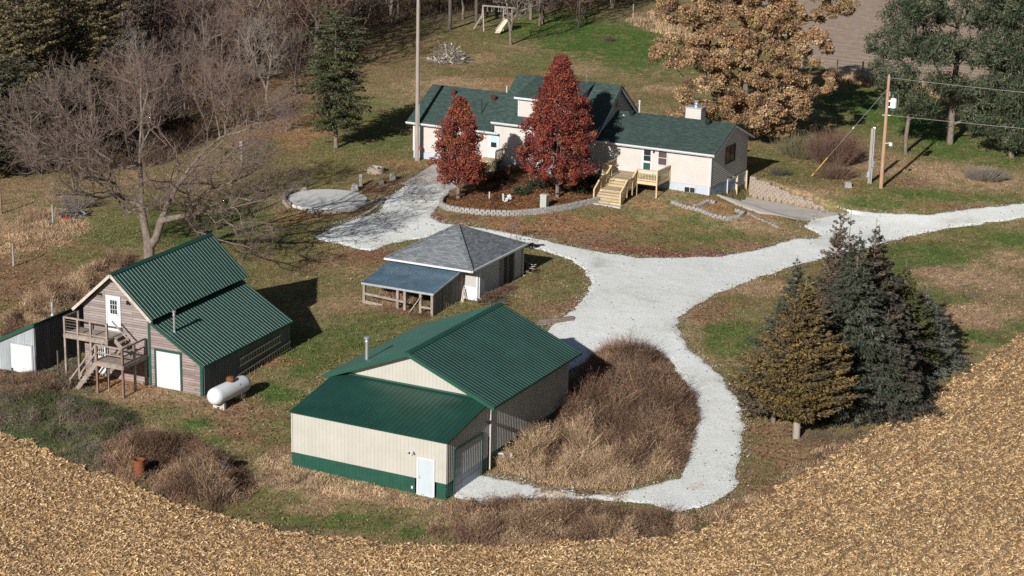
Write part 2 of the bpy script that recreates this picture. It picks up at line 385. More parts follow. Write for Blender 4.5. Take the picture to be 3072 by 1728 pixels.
def copy_tree(o, parent=None):
    c = o.copy(); COL.objects.link(c)
    if parent: c.parent = parent
    for ch in list(o.children): copy_tree(ch, c)
    return c
# ---------------------------------------------------------------- ground regions (world polygons)
def sdist(x, y, poly):
    poly = np.asarray(poly, float); shp = np.shape(x); x = np.ravel(x); y = np.ravel(y); out = np.empty(len(x))
    for i0 in range(0, len(x), 60000):
        X = x[i0:i0 + 60000]; Y = y[i0:i0 + 60000]; d = np.full(len(X), 1e9); ins = np.zeros(len(X), bool)
        for k in range(len(poly)):
            ax, ay = poly[k]; bx_, by_ = poly[(k + 1) % len(poly)]; ex, ey = bx_ - ax, by_ - ay
            t = np.clip(((X - ax) * ex + (Y - ay) * ey) / (ex * ex + ey * ey + 1e-12), 0, 1)
            d = np.minimum(d, np.hypot(X - ax - t * ex, Y - ay - t * ey))
            if ey != 0:
                c = ((ay > Y) != (by_ > Y)) & (X < (ex) * (Y - ay) / ey + ax); ins ^= c
        out[i0:i0 + 60000] = np.where(ins, d, -d)
    return out.reshape(shp)
DRIVE = Gp([(796, 597), (830, 575), (870, 556), (925, 542), (957, 534), (975, 500), (1018, 468), (1060, 440), (1110, 455), (1128, 478), (1112, 500), (1092, 525), (1080, 545), (1110, 560), (1150, 568), (1200, 572), (1290, 588), (1400, 612), (1500, 633), (1600, 648), (1700, 649),
  (1800, 646), (1900, 632), (1960, 614), (2000, 602), (2062, 600), (2072, 592), (2030, 572), (2050, 548), (2085, 534), (2130, 530), (2250, 537), (2340, 541), (2450, 526), (2576, 512), (2760, 470), (2780, 510), (2576, 546), (2480, 559), (2380, 573), (2280, 592),
  (2200, 615), (2100, 640), (2000, 665), (1900, 697), (1800, 737), (1740, 770), (1705, 798), (1698, 825), (1730, 880), (1790, 925), (1832, 975), (1862, 1030), (1866, 1090), (1856, 1150), (1840, 1190), (1850, 1215), (1820, 1245), (1770, 1272), (1700, 1282), (1640, 1264),
  (1590, 1262), (1520, 1256), (1430, 1243), (1400, 1225), (1470, 1246), (1560, 1241), (1650, 1218), (1715, 1203), (1735, 1140), (1753, 1050), (1750, 1000), (1720, 950), (1690, 905), (1650, 885), (1560, 880), (1500, 893), (1430, 930), (1400, 960), (1330, 900), (1380, 830), (1410, 808),
  (1440, 782), (1480, 742), (1492, 712), (1480, 682), (1440, 652), (1380, 632), (1300, 612), (1200, 600), (1090, 590), (1020, 603), (965, 615), (930, 628), (895, 622), (860, 612), (820, 606)])
APRON = Gp([(1212, 1198), (1300, 1212), (1340, 1225), (1400, 1236), (1480, 1250), (1440, 1256), (1330, 1250), (1220, 1262), (1150, 1247), (1140, 1225)])
CONC = np.array([(0.35, 0.55), (0.35, 8.15), (3.2, 7.3), (7.5, 6.0), (10.2, 5.6), (8.6, 3.2), (7.0, 0.4), (4.6, -.9), (2.6, -.6)]); CONC = np.stack([HO[0] + CONC[:, 0] * cos(HY) - CONC[:, 1] * sin(HY), HO[1] + CONC[:, 0] * sin(HY) + CONC[:, 1] * cos(HY)], 1)
PATIO = Gp([(1010, 462), (1050, 438), (1095, 410), (1128, 398), (1180, 402), (1230, 425), (1225, 438), (1195, 452), (1145, 472), (1118, 482), (1100, 462), (1050, 470)])
_pc = Gp([(820, 503)])[0]
_t = np.linspace(0, 2 * pi, 28, endpoint=False)
PAD = np.stack([_pc[0] + 3.0 * np.cos(_t), _pc[1] + 3.5 * np.sin(_t)], 1)
BED = Gp([(1108, 520), (1125, 498), (1170, 480), (1230, 450), (1260, 425), (1330, 425), (1500, 445), (1510, 470), (1500, 505), (1480, 513), (1420, 525), (1370, 533), (1290, 540), (1220, 538), (1160, 532)])
CORN_EDGE = [(-40, 1085), (60, 1112), (130, 1150), (200, 1182), (280, 1197), (340, 1225), (400, 1252), (500, 1290), (620, 1318), (700, 1342), (800, 1352), (950, 1372), (1100, 1376), (1250, 1385), (1400, 1372), (1560, 1357), (1700, 1352), (1800, 1332),
  (1870, 1290), (1950, 1240), (2050, 1180), (2150, 1120), (2250, 1060), (2350, 1000), (2450, 930), (2576, 845), (2700, 770)]
_ce = Gp(CORN_EDGE)
CORN = np.concatenate([[(-140, 112)], _ce, [(140, 220), (140, 20), (-140, 20)]])
_fe = Gp([(1830, -60), (1900, 40), (2010, 110), (2080, 175), (2160, 192), (2240, 205), (2330, 215), (2430, 235), (2620, 270)])
FIELD = np.concatenate([_fe, [(160, 235), (400, 300), (900, 900), (60, 900), (20, 420)]])

# ground colours ---------------------------------------------------------------
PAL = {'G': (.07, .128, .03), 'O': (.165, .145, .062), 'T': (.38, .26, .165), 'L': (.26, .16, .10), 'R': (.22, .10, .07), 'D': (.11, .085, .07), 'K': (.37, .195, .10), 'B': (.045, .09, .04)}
PATCH = [(400, 120, 620, 170, 'L', .9), (430, 190, 180, 60, 'K', .6), (250, 380, 200, 60, 'O', .8), (700, 330, 130, 45, 'K', .55), (560, 240, 90, 50, 'K', .5), (900, 30, 300, 40, 'D', .8), (1250, 20, 160, 25, 'D', .6),
 (1480, 85, 210, 60, 'G', .95), (1600, 130, 170, 60, 'G', .95), (1350, 150, 110, 30, 'G', .5), (1200, 175, 180, 28, 'O', .6), (1150, 212, 150, 18, 'T', .9), (1300, 212, 90, 14, 'K', .5), (1000, 240, 100, 30, 'T', .5), (1180, 150, 80, 20, 'T', .5), (1460, 175, 80, 15, 'T', .6), (1670, 225, 90, 12, 'T', .95), (1640, 245, 90, 22, 'O', .6),
 (2280, 300, 130, 70, 'G', .95), (2120, 260, 110, 60, 'G', .8), (2430, 380, 160, 40, 'G', .8), (2240, 410, 200, 25, 'T', .5), (2400, 445, 200, 28, 'T', .9), (2350, 490, 120, 14, 'G', .8), (2180, 510, 110, 18, 'G', .7), (2060, 500, 80, 20, 'T', .5), (2500, 500, 120, 16, 'G', .5), (2290, 455, 60, 18, 'L', .8), (1960, 400, 100, 40, 'O', .9), (2450, 522, 140, 8, 'R', .5),
 (1400, 590, 260, 34, 'L', .95), (1500, 560, 260, 20, 'K', .6), (1760, 575, 110, 45, 'G', .55), (1650, 600, 120, 40, 'O', .6), (1560, 620, 220, 18, 'L', .6), (1740, 640, 260, 11, 'R', .95), (1300, 570, 120, 12, 'K', .7), (1140, 545, 60, 12, 'R', .8), (1900, 620, 80, 12, 'L', .8), (1880, 560, 120, 25, 'T', .7), (1760, 520, 130, 18, 'K', .6), (1350, 480, 200, 50, 'L', .95), (1420, 500, 60, 18, 'K', .9), (1230, 505, 90, 22, 'R', .6),
 (1400, 690, 90, 30, 'O', .7), (1420, 770, 70, 26, 'L', .8), (1390, 740, 50, 20, 'G', .4), (850, 660, 140, 24, 'L', .8), (960, 640, 120, 14, 'R', .8), (820, 720, 170, 60, 'O', .7), (900, 830, 130, 55, 'G', .55), (850, 760, 90, 25, 'T', .4), (700, 880, 150, 60, 'G', .6), (700, 990, 80, 32, 'G', .85), (640, 905, 110, 22, 'K', .75), (760, 930, 60, 40, 'G', .6),
 (520, 1010, 130, 26, 'L', .6), (420, 990, 170, 28, 'T', .7), (330, 960, 120, 20, 'K', .6), (640, 1060, 120, 30, 'L', .8), (600, 1100, 70, 26, 'R', .5), (480, 1070, 70, 26, 'G', .8), (545, 1110, 50, 18, 'G', .7), (420, 1030, 60, 18, 'G', .6), (720, 1190, 130, 52, 'T', .95), (860, 1235, 220, 26, 'T', .9), (890, 1308, 140, 26, 'G', .95), (1040, 1335, 60, 20, 'G', .8), (780, 1280, 80, 14, 'T', .6), (1000, 1290, 90, 20, 'O', .7), (700, 1330, 90, 14, 'D', .5),
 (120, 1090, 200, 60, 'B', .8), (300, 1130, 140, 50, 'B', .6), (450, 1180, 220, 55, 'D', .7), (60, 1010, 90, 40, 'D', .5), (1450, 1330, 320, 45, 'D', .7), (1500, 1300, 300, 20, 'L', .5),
 (100, 570, 150, 60, 'T', .95), (20, 690, 180, 70, 'L', .95), (150, 640, 120, 26, 'O', .7), (330, 560, 150, 70, 'G', .5), (160, 480, 160, 40, 'T', .5), (60, 620, 140, 30, 'K', .4), (280, 480, 180, 50, 'O', .5), (560, 560, 130, 90, 'G', .65), (330, 450, 90, 20, 'T', .5), (680, 620, 110, 60, 'O', .8), (900, 400, 150, 50, 'O', .7), (960, 360, 120, 25, 'G', .5), (1020, 410, 50, 14, 'K', .5), (760, 540, 60, 18, 'K', .5), (870, 520, 110, 18, 'R', .6), (950, 470, 90, 20, 'R', .55), (960, 270, 130, 50, 'G', .4),
 (1840, 850, 120, 62, 'G', .75), (1870, 720, 150, 22, 'T', .85), (1770, 780, 70, 26, 'L', .7), (1900, 950, 70, 50, 'G', .6), (1740, 830, 30, 40, 'T', .6), (2350, 650, 170, 55, 'G', .8), (2560, 600, 110, 34, 'G', .8), (2370, 745, 90, 30, 'G', .6), (2450, 700, 130, 42, 'T', .9), (2540, 650, 80, 22, 'T', .8), (2470, 790, 120, 34, 'T', .85), (2440, 730, 40, 18, 'B', .5), (2480, 848, 62, 17, 'G', .95), (2560, 822, 44, 12, 'G', .7), (2200, 600, 150, 9, 'L', .7),
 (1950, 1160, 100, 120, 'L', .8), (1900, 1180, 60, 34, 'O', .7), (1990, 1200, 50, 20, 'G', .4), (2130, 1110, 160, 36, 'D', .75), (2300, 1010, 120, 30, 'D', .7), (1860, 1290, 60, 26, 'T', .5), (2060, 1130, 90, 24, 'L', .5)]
_P = []
for cx, cy, rx, ry, t, s in PATCH:
    c = G(cx, cy); e = G(cx + rx, cy); f = G(cx, cy - ry) if cy - ry > -200 else G(cx, cy); g_ = G(cx, cy + ry)
    _P.append((c[0], c[1], math.hypot(e[0] - c[0], e[1] - c[1]), abs(f[1] - g_[1]) / 2, t, s))
def ground_col(x, y):
    x = np.asarray(x, float); y = np.asarray(y, float)
    n1 = fbm(x / 6, y / 6, 3); n2 = fbm(x / 1.6, y / 1.6, 9, 4); n3 = fbm(x / .45, y / .45, 21, 3)
    k = sstep((n1 * .6 + n2 * .4 - .38) / .25)[..., None]
    c = np.array(PAL['O']) * (1 - k) + (np.array(PAL['T']) * .45 + np.array(PAL['O']) * .5) * k
    lit = np.zeros(x.shape)
    for cx, cy, rx, ry, t, s in _P:
        dx = (x - cx) / rx; dy = (y - cy) / ry
        near = (abs(dx) < 1.6) & (abs(dy) < 1.6)
        if not near.any(): continue
        d = np.sqrt(dx[near] ** 2 + dy[near] ** 2) + (n2[near] - .5) * 1.7 + (n3[near] - .5) * 1.0 + (n1[near] - .5) * .6
        wt = sstep((1.22 - d) / .75) * s
        c[near] = c[near] * (1 - wt[:, None]) + np.array(PAL[t]) * wt[:, None]
        lit[near] = lit[near] * (1 - wt) + (wt if t in 'LRK' else 0)
    # bald and green blotches
    g = sstep((n2 - .56) / .12)[..., None] * .35; c = c * (1 - g) + np.array(PAL['G']) * g
    g = sstep((.42 - n2) / .1)[..., None] * .35; c = c * (1 - g) + np.array(PAL['L']) * g
    c = c * (.72 + .56 * n3)[..., None]
    return c, lit

# ground sheet: fine in view, coarse to the horizon
def axis(lo, hi, st, far):
    a = list(np.arange(lo, hi + st / 2, st)); d = st; x = hi; r = []
    while x < far: d *= 1.35; x += d; r.append(x)
    d = st; x = lo; l = []
    while x > -far: d *= 1.35; x -= d; l.append(x)
    return np.array(l[::-1] + a + r)
gx = axis(-60, 66, .45, 3000); gy = axis(84, 270, .45, 3000)
XX, YY = np.meshgrid(gx, gy); ZZ = terr(XX, YY)
ZZ = ZZ + (fbm(XX / .9, YY / .9, 5, 3) - .5) * .05
cc, _ = ground_col(XX.ravel(), YY.ravel())
nx, ny = len(gx), len(gy); ii = (np.arange(ny - 1)[:, None] * nx + np.arange(nx - 1)[None, :]).ravel()
me = np_mesh('ground', np.stack([XX.ravel(), YY.ravel(), ZZ.ravel() - .03], 1), [np.stack([ii, ii + 1, ii + nx + 1, ii + nx], 1)], cc, smooth=True)
tag(link('ground', me, M['ground']), kind='structure')

def sheet(name, poly, m, st, zin, edge=.25, amp=.5, ns=1.2, extra=None, kind='structure', colfn=None, rise=.3, drop=.10, holes=()):
    poly = np.asarray(poly); x0, y0 = poly.min(0) - 1; x1, y1 = poly.max(0) + 1
    gx = np.arange(x0, x1 + st, st); gy = np.arange(y0, y1 + st, st); X, Y = np.meshgrid(gx, gy)
    d = sdist(X, Y, poly)
    if extra is not None: d = np.maximum(d, sdist(X, Y, extra))
    for h in holes: d = np.minimum(d, -sdist(X, Y, h))
    d = d + (fbm(X / ns, Y / ns, 33, 4) - .5) * amp
    Z = terr(X, Y) + np.clip(d * rise, -drop, zin)
    if zin > .02: Z = Z + (fbm(X / .7, Y / .7, 41, 3) - .5) * .03 * (d > .2)
    ny, nx = X.shape; keep = (d > -edge - st)
    q = keep[:-1, :-1] & keep[1:, :-1] & keep[:-1, 1:] & keep[1:, 1:]
    I = (np.arange(ny - 1)[:, None] * nx + np.arange(nx - 1)[None, :])[q]
    F = np.stack([I, I + 1, I + nx + 1, I + nx], 1); u, inv = np.unique(F, return_inverse=True)
    V = np.stack([X.ravel(), Y.ravel(), Z.ravel()], 1)[u]; C = colfn(V[:, 0], V[:, 1]) if colfn else None
    me = np_mesh(name, V, [inv.reshape(F.shape)], C, smooth=True); o = link(name, me, m); tag(o, kind=kind); return o

# gravel, with bare and leafy spots where few stones are left
def speckmat(name, stops, ns, rough=.95, bump=.6, big=None, bigs=.35):
    m, nt, b = newmat(name); L = nt.links.new; tc = N(nt, 'ShaderNodeTexCoord')
    n = N(nt, 'ShaderNodeTexNoise', i_Scale=ns, i_Detail=5, i_Roughness=.85); L(tc.outputs['Object'], n.inputs['Vector'])
    r = ramp(nt, stops); L(n.outputs['Fac'], r.inputs[0]); out = r.outputs[0]
    if big:
        n2 = N(nt, 'ShaderNodeTexNoise', i_Scale=bigs, i_Detail=5, i_Roughness=.6); L(tc.outputs['Object'], n2.inputs['Vector'])
        r2 = ramp(nt, big); L(n2.outputs['Fac'], r2.inputs[0])
        mx = N(nt, 'ShaderNodeMix', data_type='RGBA', blend_type='MULTIPLY'); mx.inputs[0].default_value = 1
        L(out, mx.inputs[6]); L(r2.outputs[0], mx.inputs[7]); out = mx.outputs[2]
    L(out, b.inputs['Base Color']); b.inputs['Roughness'].default_value = rough; b.inputs['Specular IOR Level'].default_value = .1
    bp = N(nt, 'ShaderNodeBump', i_Strength=bump, i_Distance=.04); L(n.outputs['Fac'], bp.inputs['Height']); L(bp.outputs[0], b.inputs['Normal'])
    return m
M['gravel'] = speckmat('white_gravel', [(.30, (.22, .23, .23)), (.39, (.54, .56, .56)), (.52, (.74, .765, .76)), (.70, (.86, .885, .88))], 9, big=[(.30, (.70, .68, .64)), (.42, (.92, .92, .9)), (.6, (1, 1, 1))], bigs=.22)
M['bed'] = attrmat('mulch_and_leaves', 1.0, .45, 1.6, 3.5, bump=.8, bs=8, spec=.05, fine=.5)
M['cornsoil'] = speckmat('corn_residue_ground', [(.36, (.055, .038, .024)), (.46, (.18, .125, .073)), (.56, (.36, .265, .16)), (.68, (.60, .46, .30))], 9, big=[(.3, (.75, .72, .7)), (.6, (1.15, 1.1, 1.05))])
def merged(polys):   # union through a signed-distance function
    return lambda X, Y: np.max([sdist(X, Y, p) for p in polys], 0)
BARNPAD = None
sheet('gravel_driveway', DRIVE, M['gravel'], .17, .035, amp=.55, ns=.8, holes=[PATIO, PAD])
sheet('gravel_apron', APRON, M['gravel'], .12, .03, amp=.6, ns=.6)
sheet('concrete_apron', CONC, M['concrete'], .2, .045, amp=.05, rise=.8)
sheet('concrete_patio', PATIO, M['concrete'], .2, .05, amp=.05, rise=.8)
def bedcol(x, y):
    n = fbm(x / 1.2, y / 1.2, 77)[:, None]; n2 = fbm(x / .3, y / .3, 78)[:, None]; k = sstep((n - .4) / .2)
    c = np.array((.09, .042, .028)) * (1 - k) + np.array((.21, .11, .055)) * k
    return c * (.6 + .8 * n2)
sheet('planting_bed', BED, M['bed'], .2, .10, amp=.05, rise=1.5, colfn=bedcol)
sheet('cornfield', CORN, M['cornsoil'], .35, .04, amp=1.0, ns=.7)
# ploughed field beyond the fence
m, nt, b = newmat('bean_stubble_rows'); L = nt.links.new; tc = N(nt, 'ShaderNodeTexCoord'); mp = N(nt, 'ShaderNodeMapping'); mp.inputs['Rotation'].default_value = (0, 0, radians(-17))
L(tc.outputs['Object'], mp.inputs[0])
wv = N(nt, 'ShaderNodeTexWave', bands_direction='Y', i_Scale=.42, i_Distortion=5.0, i_Detail=4); wv.inputs['Detail Scale'].default_value = .5; L(mp.outputs[0], wv.inputs['Vector'])
r = ramp(nt, [(.0, (.23, .17, .13)), (.4, (.33, .25, .19)), (1, (.40, .31, .24))]); L(wv.outputs['Fac'], r.inputs[0])
n = N(nt, 'ShaderNodeTexNoise', i_Scale=1.5, i_Detail=9, i_Roughness=.8); L(tc.outputs['Object'], n.inputs['Vector']); r2 = ramp(nt, [(.35, (.7,) * 3), (.65, (1.2,) * 3)]); L(n.outputs['Fac'], r2.inputs[0])
mx = N(nt, 'ShaderNodeMix', data_type='RGBA', blend_type='MULTIPLY'); mx.inputs[0].default_value = 1; L(r.outputs[0], mx.inputs[6]); L(r2.outputs[0], mx.inputs[7]); L(mx.outputs[2], b.inputs['Base Color'])
b.inputs['Roughness'].default_value = 1; bp = N(nt, 'ShaderNodeBump', i_Strength=.6, i_Distance=.2); L(wv.outputs['Fac'], bp.inputs['Height']); L(bp.outputs[0], b.inputs['Normal'])
M['fieldrows'] = m
sheet('stubble_field', np.array([p for p in np.clip(FIELD, (-1000, 0), (240, 520))]), M['fieldrows'], 1.1, .06, amp=1.5, ns=2.0)

# ---------------------------------------------------------------- scatter
def inside(x, y, polys, margin=0.): return np.any([sdist(x, y, p) > margin for p in polys], 0)
def blades(name, P, H, W, lean, C, m, seg=1, up=None, az=None, label=None, kind='stuff', parent=None, taper=.25, z0=-.02, C2=None):
    """thin leaf-like blades from points P (n,3)"""
    n = len(P); az = RNG.uniform(0, 2 * pi, n) if az is None else az; la = RNG.uniform(0, 2 * pi, n)
    w = np.stack([np.cos(az), np.sin(az), np.zeros(n)], 1) * (W[:, None] / 2); l = np.stack([np.cos(la), np.sin(la), np.zeros(n)], 1) * (lean * H)[:, None]
    V = []; tops = np.linspace(0, 1, seg + 1)
    for t in tops:
        c = P + np.array([0, 0, 1]) * (H * (t - .25 * t * t * np.minimum(lean, 2)))[:, None] + l * (t ** 1.6) + np.array([0, 0, z0])
        k = 1 - (1 - taper) * t; V += [c - w * k, c + w * k]
    V = np.stack(V, 1).reshape(-1, 3); k = 2 * (seg + 1); b = np.arange(n)[:, None] * k
    F = [np.concatenate([b + 2 * i, b + 2 * i + 1, b + 2 * i + 3, b + 2 * i + 2], 1) for i in range(seg)]
    CC = np.repeat(C, k, 0)
    if C2 is not None:
        tt = np.tile(np.repeat(tops, 2), n)[:, None]; CC = np.repeat(C, k, 0) * (1 - tt) + np.repeat(C2, k, 0) * tt
    me = np_mesh(name, V, F, CC); o = link(name, me, m, parent); tag(o, kind=kind) if kind else None
    if label: o['label'] = label
    return o
def rand_in(poly, n, margin=0):
    poly = np.asarray(poly); lo, hi = poly.min(0), poly.max(0); out = []
    while sum(map(len, out)) < n:
        p = RNG.uniform(lo, hi, (n * 2, 2)); out.append(p[sdist(p[:, 0], p[:, 1], poly) > margin])
    return np.concatenate(out)[:n]
def inview(x, y, z, pad=60):
    Z = z - CAM_H; d = y * cos(CAM_P) - Z * sin(CAM_P); u = y * sin(CAM_P) + Z * cos(CAM_P); X = CAM_F * x / d; Y = -CAM_F * u / d
    c, s = cos(CAM_R), sin(CAM_R); px = 1536 + c * X - s * Y; py = 864 + s * X + c * Y
    return (px > -pad) & (px < 3072 + pad) & (py > -pad) & (py < 1728 + pad)
HARD = [DRIVE, APRON, CONC, PATIO, PAD]
NG = 215000
p = np.stack([RNG.uniform(-62, 66, NG * 3), RNG.uniform(86, 250, NG * 3) ** 1.0], 1)
p = p[RNG.uniform(0, 1, len(p)) < (1.1 - (p[:, 1] - 86) / 230)]
z = terr(p[:, 0], p[:, 1]); k = inview(p[:, 0], p[:, 1], z); p = p[k]; z = z[k]
k = ~inside(p[:, 0], p[:, 1], HARD + [BED], -.1) & (sdist(p[:, 0], p[:, 1], CORN) < .4) & (sdist(p[:, 0], p[:, 1], FIELD) < 1); p = p[k][:NG]; z = z[k][:NG]
c, lit = ground_col(p[:, 0], p[:, 1]); n = len(p)
green = (c[:, 1] > c[:, 0] * 1.15)
rn = RNG.uniform(.6, 1.5, (n, 1)); isl = (RNG.uniform(0, 1, n) < lit * .75 + .1)
CG = c * rn
lc = np.array([(.26, .13, .07), (.19, .07, .045), (.33, .2, .11), (.13, .08, .06), (.3, .24, .17)])[RNG.integers(0, 5, n)] * RNG.uniform(.5, 1.1, (n, 1))
blades('grass', np.c_[p, z][~isl], RNG.uniform(.05, .13, n)[~isl], RNG.uniform(.04, .11, n)[~isl], RNG.uniform(.1, .9, n)[~isl], CG[~isl], M['tuft'])
def flakes(name, P, S, C, m, aspect=(.35, .7), tilt=.6, kind='stuff', label=None, parent=None, bend=False):
    n = len(P); az = RNG.uniform(0, 2 * pi, n); t1 = RNG.normal(0, tilt, n) * .6; t2 = RNG.normal(0, tilt, n)
    u = np.stack([np.cos(az), np.sin(az), t1], 1); u /= np.linalg.norm(u, axis=1)[:, None]
    v = np.cross(np.stack([np.zeros(n), np.sin(t2), np.cos(t2)], 1), u); v /= np.linalg.norm(v, axis=1)[:, None]
    u *= (S / 2)[:, None]; v *= (S / 2 * RNG.uniform(*aspect, n))[:, None]
    lift = np.abs(u[:, 2]) + np.abs(v[:, 2]) + .012; c = P.copy(); c[:, 2] += lift
    V = np.stack([c - u, c - v, c + u, c + v], 1) if not bend else np.stack([c - u - v * .3, c - v, c + u * .9, c + v], 1)
    b = np.arange(n)[:, None] * 4; me = np_mesh(name, V.reshape(-1, 3), [np.concatenate([b, b + 1, b + 2, b + 3], 1)], np.repeat(C, 4, 0))
    o = link(name, me, m, parent); tag(o, kind=kind); return o
q = np.c_[p, z][isl]; flakes('leaf_litter', q, RNG.uniform(.08, .17, len(q)), lc[isl], M['leafy'], aspect=(.6, 1))
q = np.stack([RNG.uniform(-22, 52, 500000), RNG.uniform(94, 172, 500000)], 1); dd = np.maximum(sdist(q[:, 0], q[:, 1], DRIVE), sdist(q[:, 0], q[:, 1], APRON)); k = (dd > -1.0) & (dd < .25) & (RNG.uniform(0, 1, len(q)) < np.exp(-np.abs(dd) / .38) * .8) & (sdist(q[:, 0], q[:, 1], BED) < -.3); q = q[k]
flakes('gravel_stones', np.c_[q, terr(q[:, 0], q[:, 1]) + .035], RNG.uniform(.04, .10, len(q)), np.array((.7, .71, .7)) * RNG.uniform(.5, 1.2, (len(q), 1)), M['straw'], aspect=(.6, 1), tilt=.3)
# leaves on gravel, patio and bed
q = rand_in(BED, 7000, .1); k = RNG.uniform(0, 1, len(q)) < 1; lb = np.array([(.28, .13, .05), (.2, .07, .04), (.3, .18, .1), (.09, .05, .035), (.34, .16, .04)])[RNG.integers(0, 5, len(q))] * RNG.uniform(.4, 1.1, (len(q), 1))
flakes('bed_leaves', np.c_[q, terr(q[:, 0], q[:, 1]) + .1], RNG.uniform(.07, .16, len(q)), lb, M['leafy'], aspect=(.6, 1))
q = rand_in(DRIVE, 26000, -.3); dd = sdist(q[:, 0], q[:, 1], DRIVE); nn = fbm(q[:, 0] / 1.1, q[:, 1] / 1.1, 61); court = q[:, 0] < 2
k = (RNG.uniform(0, 1, len(q)) < np.where(court & (q[:, 1] > 135), sstep((nn - .55) / .12) * .6 + .04, .015) + .5 * np.exp(-np.clip(dd + .3, 0, 9) / .25)); q = q[k]
flakes('gravel_leaves', np.c_[q, terr(q[:, 0], q[:, 1]) + .05], RNG.uniform(.06, .13, len(q)), np.array([(.22, .09, .06), (.14, .06, .045), (.28, .17, .1)])[RNG.integers(0, 3, len(q))] * RNG.uniform(.5, 1.1, (len(q), 1)), M['leafy'], aspect=(.6, 1))
# corn residue: husks, leaves and stalk pieces lying over the field, in faint rows along its edge
def corn_scatter(N0):
    x = RNG.uniform(-32, 44, N0); y = 84 + (RNG.uniform(0, 1, N0) ** 1.6) * 62; z = terr(x, y); k = inview(x, y, z, 40)
    x, y, z = x[k], y[k], z[k]; d = sdist(x, y, CORN) + (fbm(x / .6, y / .6, 5) - .5) * 1.2; k = d > -.15; x, y, z, d = x[k], y[k], z[k], d[k]
    return x, y, z, d
x, y, z, d = corn_scatter(3000000); n = len(x)
row = .5 + .5 * np.cos(2 * pi * np.clip(d, 0, 99) / .78); k = RNG.uniform(0, 1, n) < np.where(d < 22, .10 + .90 * row, .62) * (.35 + 1.0 * fbm(x / 1.3, y / 1.3, 14)); x, y, z, d = x[k][:640000], y[k][:640000], z[k][:640000], d[k][:640000]; n = len(x)
cb = np.array([(.74, .57, .38), (.64, .47, .29), (.50, .34, .19), (.30, .19, .11), (.82, .70, .52), (.58, .42, .20), (.13, .085, .055)])[RNG.choice(7, n, p=[.22, .22, .17, .14, .08, .07, .10])] * RNG.uniform(.65, 1.1, (n, 1)) * (.8 + .4 * fbm(x / 2.5, y / 2.5, 8))[:, None]
flakes('corn_residue', np.c_[x, y, z + .05], RNG.uniform(.07, .29, n), cb * np.array([.98, .90, .79]), M['straw'], aspect=(.12, .30), tilt=.5, bend=True)
# ================================================================ buildings
def roofpart(root, name, m, c, t=.08, rib=None, label=None, **k):
    b = MB(); b.slab(c, t)
    if rib: b.ribs(c, rib, **k)
    o = b.build(name, m, root)
    if label: o['label'] = label
    return o
def door(root, o, e, n, wd, hh, m, frame, name='door', panes=None, handle=True, fw=.09, label=None, hside=1):
    """door in plane through o (bottom-left), along e, normal n; frame and panes as sub-parts"""
    o = Vector(o); e = Vector(e); n = Vector(n); z = Vector((0, 0, 1)); P = lambda u, v, d: o + e * u + z * v + n * d
    def bb(b, u0, u1, v0, v1, d0, d1): b.hexa([P(u0, v0, d0), P(u1, v0, d0), P(u1, v0, d1), P(u0, v0, d1), P(u0, v1, d0), P(u1, v1, d0), P(u1, v1, d1), P(u0, v1, d1)])
    d = MB(); bb(d, 0, wd, 0, hh, .0, .045)
    D = d.build(name, m, root)
    if label: D['label'] = label
    f = MB(); bb(f, -fw, 0, 0, hh + fw, 0, .07); bb(f, wd, wd + fw, 0, hh + fw, 0, .07); bb(f, 0, wd, hh, hh + fw, 0, .07); bb(f, -fw, wd + fw, -.05, 0, 0, .09); f.build('frame', frame, D)
    if panes:
        u0, u1, v0, v1, nu, nv = panes; g = MB(); gu = (u1 - u0) / nu; gv = (v1 - v0) / nv
        for i in range(nu):
            for j in range(nv): bb(g, u0 + i * gu + .015, u0 + (i + 1) * gu - .015, v0 + j * gv + .015, v0 + (j + 1) * gv - .015, .045, .052)
        g.build('window', M['glass'], D)
    if handle:
        h = MB(); hu = wd - .1 if hside > 0 else .1; bb(h, hu - .04, hu + .04, hh * .47, hh * .47 + .05, .045, .11); h.build('handle', M['steel'], D); h = MB(); bb(h, hu - .03, hu + .03, hh * .52, hh * .52 + .05, .045, .08); h.build('lock', M['steel'], D)
    return D
def rollup(root, o, e, n, wd, hh, m, frame, rows=5, slats=False, label=None, fw=.1):
    o = Vector(o); e = Vector(e); n = Vector(n); z = Vector((0, 0, 1)); P = lambda u, v, d: o + e * u + z * v + n * d
    def bb(b, u0, u1, v0, v1, d0, d1): b.hexa([P(u0, v0, d0), P(u1, v0, d0), P(u1, v0, d1), P(u0, v0, d1), P(u0, v1, d0), P(u1, v1, d0), P(u1, v1, d1), P(u0, v1, d1)])
    d = MB(); bb(d, 0, wd, 0, hh, .0, .02); r = hh / rows
    for i in range(rows):
        bb(d, .0, wd, i * r + .012, (i + 1) * r - .012, .02, .034)
        if not slats:
            for j in range(4): bb(d, .05 + j * (wd - .1) / 4 + .03, .05 + (j + 1) * (wd - .1) / 4 - .03, i * r + .08, (i + 1) * r - .08, .034, .04)
    D = d.build('garage_door', m, root)
    if label: D['label'] = label
    f = MB(); bb(f, -fw, 0, 0, hh + fw, 0, .08); bb(f, wd, wd + fw, 0, hh + fw, 0, .08); bb(f, 0, wd, hh, hh + fw, 0, .08); f.build('frame', frame, D)
    return D
